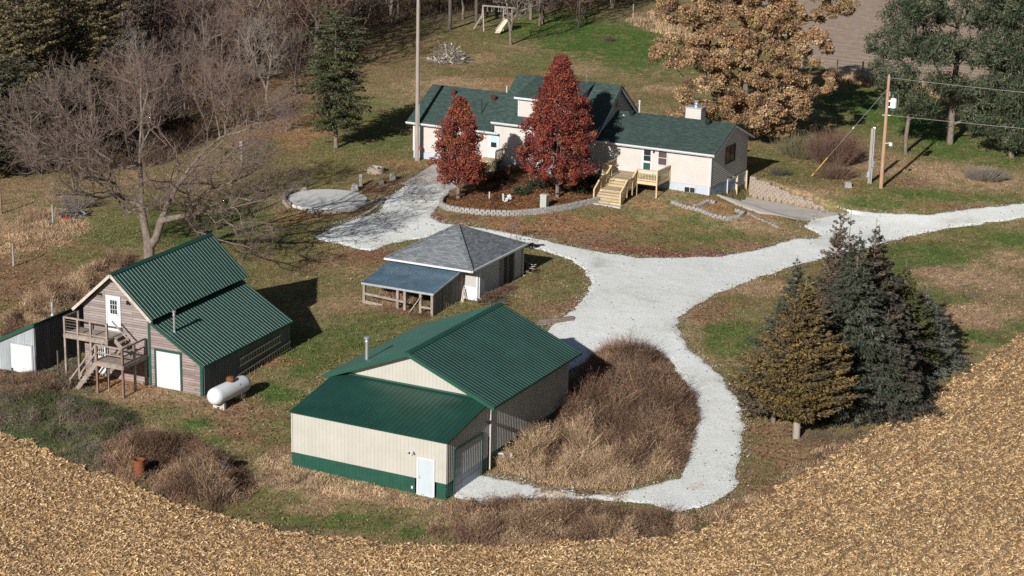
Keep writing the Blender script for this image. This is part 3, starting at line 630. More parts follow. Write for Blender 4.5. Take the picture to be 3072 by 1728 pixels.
def window(root, o, e, n, wd, hh, frame, panes=(2, 1), fw=.06, glass=None, label=None, mid=False):
    o = Vector(o); e = Vector(e); n = Vector(n); z = Vector((0, 0, 1)); P = lambda u, v, d: o + e * u + z * v + n * d
    def bb(b, u0, u1, v0, v1, d0, d1): b.hexa([P(u0, v0, d0), P(u1, v0, d0), P(u1, v0, d1), P(u0, v0, d1), P(u0, v1, d0), P(u1, v1, d0), P(u1, v1, d1), P(u0, v1, d1)])
    f = MB(); bb(f, -fw, 0, -fw, hh + fw, 0, .08); bb(f, wd, wd + fw, -fw, hh + fw, 0, .08); bb(f, 0, wd, hh, hh + fw, 0, .08); bb(f, 0, wd, -fw, 0, 0, .1)
    nu, nv = panes
    for i in range(1, nu): bb(f, i * wd / nu - .02, i * wd / nu + .02, 0, hh, 0, .06)
    for j in range(1, nv): bb(f, 0, wd, j * hh / nv - .02, j * hh / nv + .02, 0, .06)
    Wn = f.build('window', frame, root)
    if label: Wn['label'] = label
    g = MB(); bb(g, 0, wd, 0, hh, 0.005, .03); g.build('pane', glass or M['glass'], Wn); return Wn
def pipe(root, name, m, x, y, z0, z1, r=.07, cap=True):
    b = MB(); b.tube((x, y, z0), (x, y, z1), r, 12)
    b.lathe([(r + .08, z0 + .02), (r + .05, z0 + .06), (r, z0 + .14)], 12, (x, y, 0))
    if cap: b.tube((x, y, z1 + .05), (x, y, z1 + .16), r * 1.7, 12); b.tube((x, y, z1 - .02), (x, y, z1 + .06), r * .7, 8); b.tube((x, y, z1 - .16), (x, y, z1 - .08), r * 1.35, 12)
    return b.build(name, m, root)
X = (1, 0, 0); Y = (0, 1, 0); NX = (-1, 0, 0); NY = (0, -1, 0)

# ---------------------------------------------------------------- cream and green metal barn
BN = thing('metal_barn', 'cream metal barn with green metal roof and a lower attached garage bay', 'barn', (-3.23, 97.25, 0), radians(-26.6))
W_, D1, D2, He, Hr = 9.53, 4.76, 9.95, 4.22, 6.16
part(BN, 'wall', M['cream'], lambda b: (b.wall([(0, .86), (W_, .86), (W_, 3.2), (0, 3.2)], (-W_, 0, 0), X, NY, .23, .05, .014),
    b.wall([(0, .86), (D1, .86), (D1, 3.2 + .7), (0, 3.12)], (0, 0, 0), Y, X, .2, .09, .045),
    b.wall([(0, -.6), (D1, -.6), (D1, 4.03), (0, 3.2)], (-W_, 0, 0), Y, NX, .23)), label='cream ribbed walls of the lower garage bay')
part(BN, 'wall', M['cream'], lambda b: (b.wall([(0, .98), (D2, .98), (D2, He - .14), (0, He - .14)], (.06, D1, 0), Y, X, .2, .09, .045),
    b.wall([(0, 2.0), (W_ + .12, 2.0), (W_ + .12, He - .14), (W_ / 2 + .06, Hr - .14), (0, He - .14)], (-W_ - .06, D1, 0), X, NY, .23, .05, .014),
    b.wall([(0, -.6), (D2, -.6), (D2, He - .14), (0, He - .14)], (-W_ - .06, D1, 0), Y, NX, .23),
    b.wall([(0, -.6), (W_ + .12, -.6), (W_ + .12, He - .14), (W_ / 2 + .06, Hr - .14), (0, He - .14)], (-W_ - .06, D1 + D2, 0), X, Y, .23)), label='cream ribbed walls of the taller main section')
part(BN, 'wainscot', M['gtrim'], lambda b: (b.wall([(0, -.6), (W_ - 1.85, -.6), (W_ - 1.85, .86), (0, .86)], (-W_, -.006, 0), X, NY, .23, .05, .014), b.wall([(0, -.6), (.55, -.6), (.55, .86), (0, .86)], (-.56, -.006, 0), X, NY, .23, .05, .014),
    b.wall([(0, -.6), (.8, -.6), (.8, .86), (0, .86)], (.006, 0, 0), Y, X, .2, .06, .02), b.wall([(0, -.6), (.75, -.6), (.75, .86), (0, .86)], (.006, 4.03, 0), Y, X, .2, .06, .02),
    b.wall([(0, -.6), (D2, -.6), (D2, .98), (0, .98)], (.064, D1, 0), Y, X, .2, .06, .02)))
part(BN, 'corner_trim', M['cream'], lambda b: (b.box(-.03, .035, -.035, .03, .86, 3.2), b.box(-W_ - .03, -W_ + .05, -.035, .03, .86, 3.2)))
zr = lambda a: Hr - abs(a + W_ / 2) * (Hr - He) / (W_ / 2)
o_, bf, bb_ = .62, D1 - .62, D1 + D2 + .55; ze = zr(o_)
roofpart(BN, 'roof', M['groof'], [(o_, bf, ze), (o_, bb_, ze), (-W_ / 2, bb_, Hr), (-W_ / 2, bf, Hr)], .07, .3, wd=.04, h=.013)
roofpart(BN, 'roof', M['groof_painted_sheen'], [(-W_ - o_, bf, ze), (-W_ - o_, bb_, ze), (-W_ / 2 - .005, bb_, Hr), (-W_ / 2 - .005, bf, Hr)], .07, .3, wd=.05, h=.015)
part(BN, 'ridge_cap', M['gtrim'], lambda b: (b.slab([(-W_ / 2, bf - .03, Hr + .045), (-W_ / 2, bb_ + .03, Hr + .045), (-W_ / 2 + .22, bb_ + .03, Hr - .045), (-W_ / 2 + .22, bf - .03, Hr - .045)], .02), b.slab([(-W_ / 2, bf - .03, Hr + .047), (-W_ / 2, bb_ + .03, Hr + .047), (-W_ / 2 - .22, bb_ + .03, Hr - .045), (-W_ / 2 - .22, bf - .03, Hr - .045)], .02)))
part(BN, 'fascia', M['gtrim'], lambda b: [b.beam((s, y, ze - .12), (-W_ / 2, y, Hr - .12), .04, .2) for s in (o_, -W_ - o_) for y in (bf, bb_)])
part(BN, 'eave_trim', M['groof'], lambda b: [b.beam((s, bf, ze - .07), (s, bb_, ze - .07), .05, .13) for s in (o_, -W_ - o_)])
part(BN, 'soffit', M['cream'], lambda b: [b.slab([(s0, bf + .03, zr(s0) - .16), (-W_ / 2, bf + .03, Hr - .16), (-W_ / 2, D1, Hr - .16), (s0, D1, zr(s0) - .16)], .02) for s0 in (o_ - .03, -W_ - o_ + .03)])
roofpart(BN, 'lean_to_roof', M['groof'], [(-W_ - .1, -.14, 3.2), (.1, -.14, 3.2), (.1, D1 - .06, 4.07), (-W_ - .1, D1 - .06, 4.07)], .06, .3, wd=.05, h=.02)
part(BN, 'flashing', M['gtrim'], lambda b: (b.beam((-W_ + .35, D1 - .1, 4.13), (.12, D1 - .1, 4.13), .2, .04), b.beam((.11, -.14, 3.17), (.11, D1, 4.03), .04, .12)))
door(BN, (-1.64, 0, -.02), X, NY, .9, 2.03, M['whitedoor'], M['white'], label='white steel side door', hside=-1)
rollup(BN, (0, .86, 0.02), Y, X, 3.02, 2.42, M['bluegrey'], M['gtrim'], rows=5, label='pale blue grey sectional door')
for nm, (x0, y0, z0) in (('security_light', (-2.05, -.02, 2.28)), ('security_light', (.03, 4.52, 2.9))):
    b = MB(); n = Vector((0, -1, 0)) if y0 < 1 else Vector((1, 0, 0)); p = Vector((x0, y0, z0)); t = Vector((1, 0, 0)) if y0 < 1 else Vector((0, 1, 0))
    b.tube(p, p + n * .06, .07, 10)
    for s in (-1, 1): b.tube(p + n * .05 + Vector((0, 0, .02)), p + n * .16 + t * .12 * s + Vector((0, 0, .08)), .03, 8); b.tube(p + n * .14 + t * .11 * s + Vector((0, 0, .06)), p + n * .24 + t * .16 * s - Vector((0, 0, .01)), .045, 10, .07)
    if y0 < 1: b.tube(p + n * .06 - Vector((0, 0, .04)), p + n * .1 - Vector((0, 0, .16)), .04, 8)
    b.build(nm, M['white'] if y0 < 1 else M['black'], BN)
bx(BN, 'outlet_box', M['white'], -2.05, -1.95, -.07, .0, .24, .38)
pipe(BN, 'vent_pipe', M['steel'], -8.2, 5.65, 4.5, 5.95, .1)
part(BN, 'downspout', M['cream'], lambda b: (b.beam((.1, D1 + .05, 4.1), (.1, D1 + .05, .1), .07, .07)))

# ---------------------------------------------------------------- old plank barn with lean-to garage
LB = thing('old_barn', 'old weathered red plank barn with tall gable, green metal roofs and an outside stair', 'barn', (-21.31, 111.95, 0), radians(-23.9))
W, Dp, he, hr, W2, hl, hb = 4.66, 10.05, 5.3, 7.58, 3.64, 2.72, 4.94
G0 = -.3
part(LB, 'wall', M['plankgrey'], lambda b: (b.wall([(0, 3.6), (W, 3.6), (W, he - .05), (W / 2, hr - .1), (0, he - .05)], (-W, 0, 0), X, NY), b.wall([(0, G0), (Dp, G0), (Dp, he), (0, he)], (-W, 0, 0), Y, NX),
    b.wall([(0, 4.2), (Dp, 4.2), (Dp, he), (0, he)], (0, 0, 0), Y, X), b.wall([(0, G0), (W, G0), (W, he), (W / 2, hr - .1), (0, he)], (-W, Dp, 0), X, Y)), label='weathered grey upper gable planks')
part(LB, 'wall', M['plankred'], lambda b: b.wall([(0, G0), (W, G0), (W, 3.6), (0, 3.6)], (-W, 0, 0), X, NY), label='faded red lower planks behind the stair')
part(LB, 'wall', M['plankred'], lambda b: b.wall([(0, G0), (W2, G0), (W2, hl), (0, hb - .05)], (0, -.0, 0), X, NY), label='faded red planks round the roll up door')
part(LB, 'wall', M['plankred'], lambda b: b.wall([(0, G0), (W2, G0), (W2, hl), (0, hb - .05)], (0, Dp, 0), X, Y))
part(LB, 'side_wall', M['galv_painted_shade'], lambda b: b.wall([(0, G0), (Dp, G0), (Dp, hl), (0, hl)], (W2, 0, 0), Y, X, .23, .09, .045), label='corrugated tin side wall')
o = .45
roofpart(LB, 'roof', M['groof2'], [(.45, -o, he - .2), (.45, Dp + o, he - .2), (-W / 2, Dp + o, hr), (-W / 2, -o, hr)], .06, .31, wd=.045, h=.015)
roofpart(LB, 'roof', M['groof2'], [(-W - .45, -o, he - .2), (-W - .45, Dp + o, he - .2), (-W / 2 - .005, Dp + o, hr), (-W / 2 - .005, -o, hr)], .06, .31)
roofpart(LB, 'lean_to_roof', M['groof2'], [(W2 + .15, -.12, hl - .02), (W2 + .15, Dp + .15, hl - .02), (.02, Dp + .15, hb + .02), (.02, -.12, hb + .02)], .06, .31, wd=.045, h=.015)
part(LB, 'ridge_cap', M['gtrim'], lambda b: (b.slab([(-W / 2, -o - .02, hr + .05), (-W / 2, Dp + o, hr + .05), (-W / 2 + .18, Dp + o, hr - .1), (-W / 2 + .18, -o - .02, hr - .1)], .02), b.slab([(-W / 2, -o - .02, hr + .052), (-W / 2, Dp + o, hr + .052), (-W / 2 - .18, Dp + o, hr - .1), (-W / 2 - .18, -o - .02, hr - .1)], .02)))
part(LB, 'fascia', M['lichen'], lambda b: (b.beam((.45, -o - .03, he - .3), (-W / 2, -o - .03, hr - .11), .05, .17), b.beam((-W - .45, -o - .03, he - .3), (-W / 2, -o - .03, hr - .11), .05, .17)), label='bare grey rake boards')
part(LB, 'corner_trim', M['gtrim'], lambda b: (b.box(-.08, .08, -.05, .02, G0, 4.85), b.box(W2 - .16, W2 + .03, -.05, .02, G0, hl - .05), b.beam((W2 + .16, -.14, hl - .08), (.04, -.14, hb - .05), .05, .17), b.beam((W2 + .17, -.14, hl - .08), (W2 + .17, Dp + .15, hl - .08), .04, .12)))
door(LB, (-2.9, 0, 4.0), X, NY, .86, 2.02, M['white'], M['white'], panes=(.2, .7, .98, 1.84, 3, 3), label='white upper door with nine panes')
door(LB, (-3.95, 0, 1.15), X, NY, .86, 2.02, M['white'], M['newwood'], panes=(.16, .72, 1.05, 1.85, 4, 3), label='white lower door under the deck')
rollup(LB, (.46, 0, .9), X, NY, 1.66, 2.25, M['white'], M['gtrim'], rows=20, slats=True, label='white ribbed roll up door', fw=.12)
pipe(LB, 'vent_pipe', M['steel'], 1.25, .75, 4.1, 5.35, .07)
part(LB, 'roof_bracket', M['darkwood'], lambda b: [b.beam((x, -.02, z), (x, -.4, z + .05), .08, .08) for x, z in ((-2.35, 7.0), (-3.3, 6.1), (-1.25, 6.2))])
part(LB, 'floodlight', M['black'], lambda b: (b.tube((-1.45, -.01, 5.9), (-1.45, -.12, 5.9), .06, 8), b.tube((-1.45, -.1, 5.9), (-1.3, -.25, 5.82), .05, 8, .08)))
# outside stair and decks : one weathered structure
DK = thing('outside_stair', 'weathered grey wood stair with upper deck and lower landing against the old plank barn', 'staircase', (-21.31, 111.95, 0), radians(-23.9))
zf, zl = 3.85, 2.85
part(DK, 'deck', M['deckgrey'], lambda b: (b.box(-5.0, -1.85, -1.55, -.08, zf - .06, zf), b.beam((-5.0, -1.57, zf - .16), (-1.85, -1.57, zf - .16), .05, .22), b.beam((-5.02, -1.55, zf - .16), (-5.02, -.08, zf - .16), .05, .22)), label='upper deck')
part(DK, 'deck', M['deckgrey'], lambda b: (b.box(-2.05, -.14, -2.55, -.95, zl - .06, zl), b.box(-1.2, -.14, -.95, -.1, zl - .061, zl - .001), b.beam((-2.05, -2.57, zl - .17), (-.14, -2.57, zl - .17), .05, .22), b.beam((-.12, -2.55, zl - .17), (-.12, -.1, zl - .17), .05, .22)), label='lower landing')
for x, y, z0, z1 in [(-4.95, -1.5, .0, zf + 1.0), (-4.0, -1.5, .0, zf + .95), (-3.1, -1.5, .0, zf + .95), (-1.95, -1.5, 0, zf + 1.0), (-4.95, -.15, 1, zf + 1.0), (-2.0, -2.5, -.4, zl + 1.0), (-.2, -2.5, -.4, zl + 1.0), (-.2, -1.3, 0, zl + .95), (-.2, -.2, 0, zl + .95), (-3.75, -1.65, .2, 1.5)]:
    part(DK, 'post', M['postwood'] if z0 < .1 and y < -2 else M['deckgrey'], lambda b: b.box(x - .06, x + .06, y - .06, y + .06, z0, z1))
part(DK, 'railing', M['deckgrey'], lambda b: (b.beam((-5, -1.52, zf + .98), (-2.0, -1.52, zf + .98), .05, .1), b.beam((-4.98, -1.5, zf + .98), (-4.98, -.1, zf + .98), .05, .1), b.beam((-5, -1.5, zf + .12), (-2.0, -1.5, zf + .12), .04, .08),
    [b.beam((-4.96 + .0, -1.5 + i * .2, zf + .1), (-4.96, -1.5 + i * .2, zf + .95), .015, .015) for i in range(7)], [b.beam((-4.96, -1.5, zf + .2 + i * .15), (-4.96, -.1, zf + .2 + i * .15), .015, .015) for i in range(5)],
    [b.beam((-4.9, -1.5, zf + .25 + i * .18), (-4.1, -1.5, zf + .25 + i * .18), .012, .012) for i in range(4)]))
part(DK, 'railing', M['deckgrey'], lambda b: (b.beam((-2.05, -2.52, zl + .98), (-.15, -2.52, zl + .98), .05, .1), b.beam((-.18, -2.5, zl + .98), (-.18, -.15, zl + .98), .05, .1), b.beam((-.18, -2.5, zl + .5), (-.18, -.15, zl + .5), .04, .08), b.beam((-2.05, -2.5, zl + .5), (-.15, -2.5, zl + .5), .04, .08)))
def flight(root, p, q, wd, n, m, tn='step', tm=None, horiz=Vector((0, 1, 0)), riser=True):
    """stairs from bottom p to top q (centre line), wd wide along horiz"""
    p = Vector(p); q = Vector(q); run = Vector((q.x - p.x, q.y - p.y, 0)); dz = q.z - p.z; fwd = run.normalized(); h = Vector(horiz) * wd / 2
    for i in range(n):
        t0 = i / n; a = p + run * t0; b_ = p + run * ((i + 1) / n); z = p.z + dz * (i + 1) / n; b = MB()
        b.hexa([(*(a - h).xy, z - .045), (*(a + h).xy, z - .045), (*(b_ + h + fwd * .02).xy, z - .045), (*(b_ - h + fwd * .02).xy, z - .045), (*(a - h).xy, z), (*(a + h).xy, z), (*(b_ + h + fwd * .02).xy, z), (*(b_ - h + fwd * .02).xy, z)])
        if riser: b.hexa([(*(a - h + fwd * .03).xy, z - dz / n), (*(a + h + fwd * .03).xy, z - dz / n), (*(a + h + fwd * .05).xy, z - dz / n), (*(a - h + fwd * .05).xy, z - dz / n), (*(a - h + fwd * .03).xy, z - .045), (*(a + h + fwd * .03).xy, z - .045), (*(a + h + fwd * .05).xy, z - .045), (*(a - h + fwd * .05).xy, z - .045)])
        b.build(tn, tm or m, root)
    s = MB()
    for sg in (-1, 1): s.beam(p + h * sg * 1.03 - Vector((0, 0, .08)), q + h * sg * 1.03 - Vector((0, 0, .14)), .05, .26)
    s.build('stringer', m, root)
flight(DK, (-3.95, -2.05, .35), (-2.05, -2.05, zl), .85, 11, M['deckgrey'], horiz=(0, 1, 0), riser=False)
flight(DK, (-.85, -.5, zl), (-1.85, -.5, zf), .8, 4, M['deckgrey'], horiz=(0, 1, 0), riser=False)
part(DK, 'handrail', M['deckgrey'], lambda b: (b.beam((-3.95, -2.5, 1.4), (-2.05, -2.5, zl + .98), .05, .09), b.beam((-3.95, -1.6, 1.4), (-2.05, -1.6, zl + .98), .05, .09), b.beam((-3.95, -2.5, .2), (-3.95, -2.5, 1.5), .08, .08), b.beam((-1.95, -.95, zf + 1.0), (-.8, -.95, zl + 1.0), .05, .09)))
# two ladders hung on the tin side wall
for j, (ya, yb, za, zb, lb) in enumerate(((3.6, 9.9, .62, 1.02, 'aluminium ladder lying along the foot of the tin barn side'), (3.85, 8.7, 1.55, 1.75, 'aluminium ladder hung higher on the tin barn side under the eave'))):
    R = thing('ladder', lb, 'ladder', (-21.31, 111.95, 0), radians(-23.9), 'ladders on the barn side')
    part(R, 'rail', M['steel'], lambda b: b.beam((W2 + .12, ya, za), (W2 + .12, yb, zb), .04, .08)); part(R, 'rail', M['steel'], lambda b: b.beam((W2 + .12, ya, za + .42), (W2 + .12, yb, zb + .42), .04, .08))
    n = int((yb - ya) / .3)
    for i in range(n):
        t = (i + .5) / n; yy = ya + (yb - ya) * t; zz = za + (zb - za) * t; part(R, 'rung', M['steel'], lambda b: b.tube((W2 + .12, yy, zz + .02), (W2 + .12, yy, zz + .42), .018, 6))

# ---------------------------------------------------------------- tin shed at the left edge
TS = thing('tin_shed', 'grey tin shed with one-slope green-edged roof and white roll up door', 'shed', (-21.31, 111.95, 0), radians(-23.9))
part(TS, 'wall', M['galv'], lambda b: (b.wall([(0, -.3), (6.2, -.3), (6.2, 4.1), (0, .95)], (-13.2, -1.8, 0), X, NY, .2, .05, .02), b.wall([(0, -.3), (7.5, -.3), (7.5, .95), (0, .95)], (-13.2, -1.8, 0), Y, NX, .2)), label='pale front wall')
part(TS, 'wall', M['galvdark'], lambda b: (b.wall([(0, -.3), (7.5, -.3), (7.5, 4.1), (0, 4.1)], (-7.0, -1.8, 0), Y, X, .2, .06, .03), b.wall([(0, -.3), (6.2, -.3), (6.2, 4.1), (0, .95)], (-13.2, 5.7, 0), X, Y, .2)), label='side wall with shade and sun streaks painted in')
roofpart(TS, 'roof', M['groof2'], [(-13.4, -1.95, .92), (-13.4, 5.9, .92), (-6.9, 5.9, 4.2), (-6.9, -1.95, 4.2)], .07, .31)
part(TS, 'roof_edge_trim', M['gtrim'], lambda b: (b.beam((-13.4, -1.97, .88), (-6.88, -1.97, 4.17), .05, .2), b.beam((-6.87, -1.95, 4.15), (-6.87, 5.9, 4.15), .06, .14)))
rollup(TS, (-8.75, -1.8, .5), X, NY, 1.55, 2.25, M['white'], M['galv'], rows=20, slats=True)
pipe(TS, 'vent_pipe', M['steel'], -7.4, .6, 4.0, 4.75, .07)

# ---------------------------------------------------------------- grey hip-roofed shed with open lean-to
SH = thing('hip_roof_shed', 'old shed with grey shingled pyramid roof and an open tin-roofed lean-to', 'shed', (-2.36, 130.55, 0), radians(-26))
Ws, Ds, hs = 6.22, 7.0, 3.5; AP = (-3.0, 2.6, 5.5); g0 = .4
part(SH, 'wall', M['stucco'], lambda b: (b.wall([(0, 2.0), (Ws, 2.0), (Ws, hs), (0, hs)], (-Ws, 0, 0), X, NY), b.wall([(0, g0), (Ds, g0), (Ds, hs), (0, hs)], (-Ws, 0, 0), Y, NX), b.wall([(0, g0), (Ws, g0), (Ws, hs), (0, hs)], (-Ws, Ds, 0), X, Y)), label='rough grey plaster wall')
part(SH, 'wall', M['siding'], lambda b: b.clap([(0, g0), (Ds, g0), (Ds, hs), (0, hs)], (0, 0, 0), Y, X, .13, .02), label='clapboard side wall')
part(SH, 'wall', M['white'], lambda b: (b.clap([(0, g0), (Ws, g0), (Ws, 1.95), (0, 1.95)], (-Ws, -.01, 0), X, NY, .3, .02), b.box(-1.35, .02, -.06, 0, 1.95, 2.06)), label='chalky white lower boards')
e0, e1, f0, f1, zg = -Ws - .3, .18, -1.25, Ds + .2, 3.55
for k, (p, q) in enumerate((((e0, f0), (e1, f0)), ((e1, f0), (e1, f1)), ((e1, f1), (e0, f1)), ((e0, f1), (e0, f0)))):
    b = MB(); a_, c_ = Vector((*p, zg)), Vector((*q, zg)); t = Vector(AP); b.poly([a_, c_, t]); b.poly([a_ - Vector((0, 0, .08)), a_, t - Vector((0, 0, .02))]); b.poly([a_ - Vector((0, 0, .08)), c_ - Vector((0, 0, .08)), c_, a_]); b.build('roof', M['shinglegrey'], SH)
part(SH, 'hip_cap', M['shinglegrey'], lambda b: [b.beam((*c, zg + .03), (AP[0], AP[1], AP[2] + .03), .26, .04) for c in ((e0, f0), (e1, f0), (e1, f1), (e0, f1))])
part(SH, 'soffit', M['white'], lambda b: b.box(e0, e1, f0, f1, zg - .12, zg - .085))
part(SH, 'gutter', M['white'], lambda b: (b.beam((e0 - .05, f0 - .06, zg - .06), (e1 + .05, f0 - .06, zg - .06), .12, .13), b.beam((e1 + .06, f0 - .05, zg - .06), (e1 + .06, f1, zg - .06), .12, .13)))
for y in (.12, Ds - .1): part(SH, 'downspout', M['white'], lambda b: (b.beam((.2, y, zg - .1), (.1, y, zg - .35), .08, .08), b.beam((.09, y, zg - .3), (.09, y, 1.25), .08, .08), b.beam((.09, y, 1.28), (.35, y, 1.15), .08, .08)))
part(SH, 'corner_trim', M['white'], lambda b: b.box(-.08, .03, -.03, .02, g0, hs))
part(SH, 'door', M['darkwood'], lambda b: b.box(.0, .05, 3.9, 5.4, 1.0, 3.3), label='flat dark panel painted as the shade of an open doorway')  # thin dark slab on the closed wall paints the shade of an opening
part(SH, 'door_post', M['greywood'], lambda b: (b.box(0, .09, 3.35, 3.6, .9, 3.35), b.box(0, .08, 3.62, 3.85, .9, 3.3), b.box(0, .09, 4.45, 4.55, .9, 3.3), b.box(0, .08, 5.4, 5.6, .9, 3.3)))
lw = -6.3; lx = -1.05; ly = -4.45
roofpart(SH, 'lean_to_roof', M['galvroof'], [(lw - .15, ly - .15, 2.62), (lx + .1, ly - .15, 2.62), (lx + .1, -.05, 3.36), (lw - .15, -.05, 3.36)], .05, .28, wd=.06, h=.025)
part(SH, 'lean_to_side', M['greywood'], lambda b: b.wall([(0, g0), (ly * -1, g0), (ly * -1, 3.25), (0, 2.55)], (lx, ly, 0), Y, X, .35, .05, .02), label='tall grey boards closing the lean-to end')
part(SH, 'lean_to_eave', M['galv'], lambda b: (b.beam((lw - .15, ly - .16, 2.55), (lx + .12, ly - .16, 2.55), .05, .14), b.beam((lx + .12, ly - .15, 2.56), (lx + .12, -.05, 3.3), .05, .12)))
for x in (lw, -3.7, -3.15, -1.95, lx - .02): part(SH, 'post', M['deckgrey'], lambda b: b.box(x - .09, x + .09, ly - .09, ly + .09, .6, 2.55))
part(SH, 'rail', M['deckgrey'], lambda b: (b.beam((lw, ly - .1, 1.85), (-3.15, ly - .1, 1.7), .05, .16), b.beam((-1.95, ly - .1, 1.55), (lx, ly - .1, 1.55), .05, .14), b.beam((lw, ly, 1.2), (-4.9, ly, 1.1), .04, .3)))
LG = thing('leaning_plank', 'broken grey plank leaning in the opening of the tin-roofed lean-to', 'plank', (-2.36, 130.55, 0), radians(-26))
part(LG, 'board', M['lichen'], lambda b: b.beam((-2.75, ly - .35, .95), (-1.95, ly - .12, 2.2), .2, .04))
LG = thing('leaning_plank', 'two pale laths leaning against the white boards beside the lean-to', 'plank', (-2.36, 130.55, 0), radians(-26))
part(LG, 'board', M['lichen'], lambda b: (b.beam((-.85, -.7, 1.1), (-1.0, -.1, 2.1), .07, .03))); part(LG, 'board', M['lichen'], lambda b: b.beam((-.65, -.9, 1.1), (-.9, -.15, 1.9), .07, .03))

# ---------------------------------------------------------------- farmhouse
HS = thing('farmhouse', 'cream sided farmhouse with green shingle roofs and a walk-out garage', 'house', (HO[0], HO[1], 0), HY)
fz = 3.12                                            # top of painted foundation
DH = 8.3
sf = lambda b: None
part(HS, 'wall', M['siding'], lambda b: (b.clap([(0, fz), (10.1, fz), (10.1, 6.02), (0, 6.02)], (-10.1, 0, 0), X, NY),
    b.clap([(0, fz), (3.75, 2.95), (DH, 2.95), (DH, 6.02), (DH / 2, 7.58), (0, 6.02)], (0, 0, 0), Y, X), b.clap([(0, 2), (10.1, 2), (10.1, 6.02), (0, 6.02)], (-10.1, DH, 0), X, Y), b.wall([(0, 6.0), (DH, 6.0), (DH / 2, 7.5)], (-10.05, 0, 0), Y, NX)), label='cream siding of the garage wing')
part(HS, 'wall', M['siding'], lambda b: (b.clap([(0, fz), (9.7, fz), (9.7, 6.45), (0, 6.45)], (-19.8, 0, 0), X, NY), b.clap([(0, 5.6), (DH, 5.6), (DH, 6.5), (DH / 2, 9.7), (0, 6.5)], (-10.25, 0, 0), Y, X),
    b.clap([(0, fz), (DH, fz), (DH, 6.5), (DH / 2, 9.7), (0, 6.5)], (-19.75, 0, 0), Y, NX), b.clap([(0, 2), (9.7, 2), (9.7, 6.5), (0, 6.5)], (-19.8, DH, 0), X, Y)), label='cream siding of the tall middle section')
part(HS, 'wall', M['siding'], lambda b: (b.clap([(0, fz - .2), (8.0, fz - .2), (8.0, 5.65), (0, 5.65)], (-27.8, 0, 0), X, NY), b.clap([(0, fz - .2), (DH, fz - .2), (DH, 5.7), (DH / 2, 7.95), (0, 5.7)], (-27.8, 0, 0), Y, NX), b.clap([(0, 2), (8, 2), (8, 5.7), (0, 5.7)], (-27.8, DH, 0), X, Y)), label='cream siding of the low far section')
part(HS, 'foundation', M['found'], lambda b: (b.wall([(0, .2), (10.1, .2), (10.1, fz), (0, fz)], (-10.1, .02, 0), X, NY), b.wall([(0, .2), (9.7, .2), (9.7, fz), (0, fz)], (-19.8, .02, 0), X, NY), b.wall([(0, .2), (8, .2), (8, fz - .2), (0, fz - .2)], (-27.8, .02, 0), X, NY), b.wall([(0, .2), (DH, .2), (DH, 2.95), (3.75, 2.95), (0, fz)], (-.02, 0, 0), Y, X), b.wall([(0, .2), (DH, .2), (DH, 3), (0, 3)], (-27.79, 0, 0), Y, NX)))
def gable(c0, c1, ze_, zr_, ov=.48, bk=.48, ro=(0, 0), t=.1):
    m_ = DH / 2; a0, a1 = c0 - ro[0], c1 + ro[1]
    for sgn in (0, 1):
        y = -ov if sgn == 0 else DH + bk; roofpart(HS, 'roof', M['shingle'], [(a0, y, ze_), (a1, y, ze_), (a1, m_, zr_ - .004 * sgn), (a0, m_, zr_ - .004 * sgn)], t)
gable(-10.24, 0, 5.9, 7.69, ro=(0, .45)); gable(-19.85, -10.2, 6.42, 9.84, ro=(.02, .25), ov=.5); gable(-28.0, -19.86, 5.52, 8.1, ro=(.25, 0))
part(HS, 'fascia', M['white'], lambda b: (b.beam((-10.2, -.5, 5.8), (.45, -.5, 5.8), .04, .17), b.beam((.43, -.48, 5.73), (.43, DH / 2, 7.49), .03, .12), b.beam((.43, DH + .48, 5.73), (.43, DH / 2, 7.49), .03, .12),
    b.beam((-19.9, -.52, 6.32), (-10.0, -.52, 6.32), .04, .17), b.beam((-9.99, -.5, 6.2), (-9.99, DH / 2, 9.57), .03, .2), b.beam((-9.99, DH + .48, 6.2), (-9.99, DH / 2, 9.57), .03, .2),
    b.beam((-28.25, -.5, 5.42), (-19.3, -.5, 5.42), .04, .17), b.beam((-28.22, -.5, 5.34), (-28.22, DH / 2, 7.88), .03, .12)))
part(HS, 'gutter', M['white'], lambda b: (b.beam((-10.2, -.58, 5.86), (.45, -.58, 5.86), .12, .11), b.beam((-19.9, -.6, 6.38), (-10.15, -.6, 6.38), .12, .11), b.beam((-28.25, -.58, 5.48), (-19.4, -.58, 5.48), .12, .11)))
part(HS, 'soffit', M['white'], lambda b: (b.box(-10.2, .44, -.46, 0, 5.72, 5.74), b.box(-19.8, -10.0, -.48, 0, 6.23, 6.25), b.box(-28.2, -19.4, -.46, 0, 5.34, 5.36), b.slab([(.0, -.44, 5.79), (.44, -.44, 5.79), (.44, DH / 2, 7.56), (0, DH / 2, 7.56)], .02), b.slab([(.0, DH + .44, 5.79), (.44, DH + .44, 5.79), (.44, DH / 2, 7.56), (0, DH / 2, 7.56)], .02)))
part(HS, 'downspout', M['white'], lambda b: (b.beam((-.3, -.55, 5.8), (-.1, -.1, 5.5), .08, .08), b.beam((-.07, -.06, 5.55), (-.07, -.06, 2.3), .09, .07)))
part(HS, 'drain_hose', M['black'], lambda b: (b.tube((-.02, -.15, 2.4), (.6, -1.0, 2.1), .05, 8), b.tube((.6, -1.0, 2.1), (1.7, -1.6, 1.75), .05, 8)))
part(HS, 'corner_trim', M['white'], lambda b: (b.box(-.1, .035, -.035, .06, fz, 6.0), b.box(-27.83, -27.72, -.035, .06, fz - .2, 5.6), b.box(-19.83, -19.72, -.035, .03, 5.6, 6.4)))
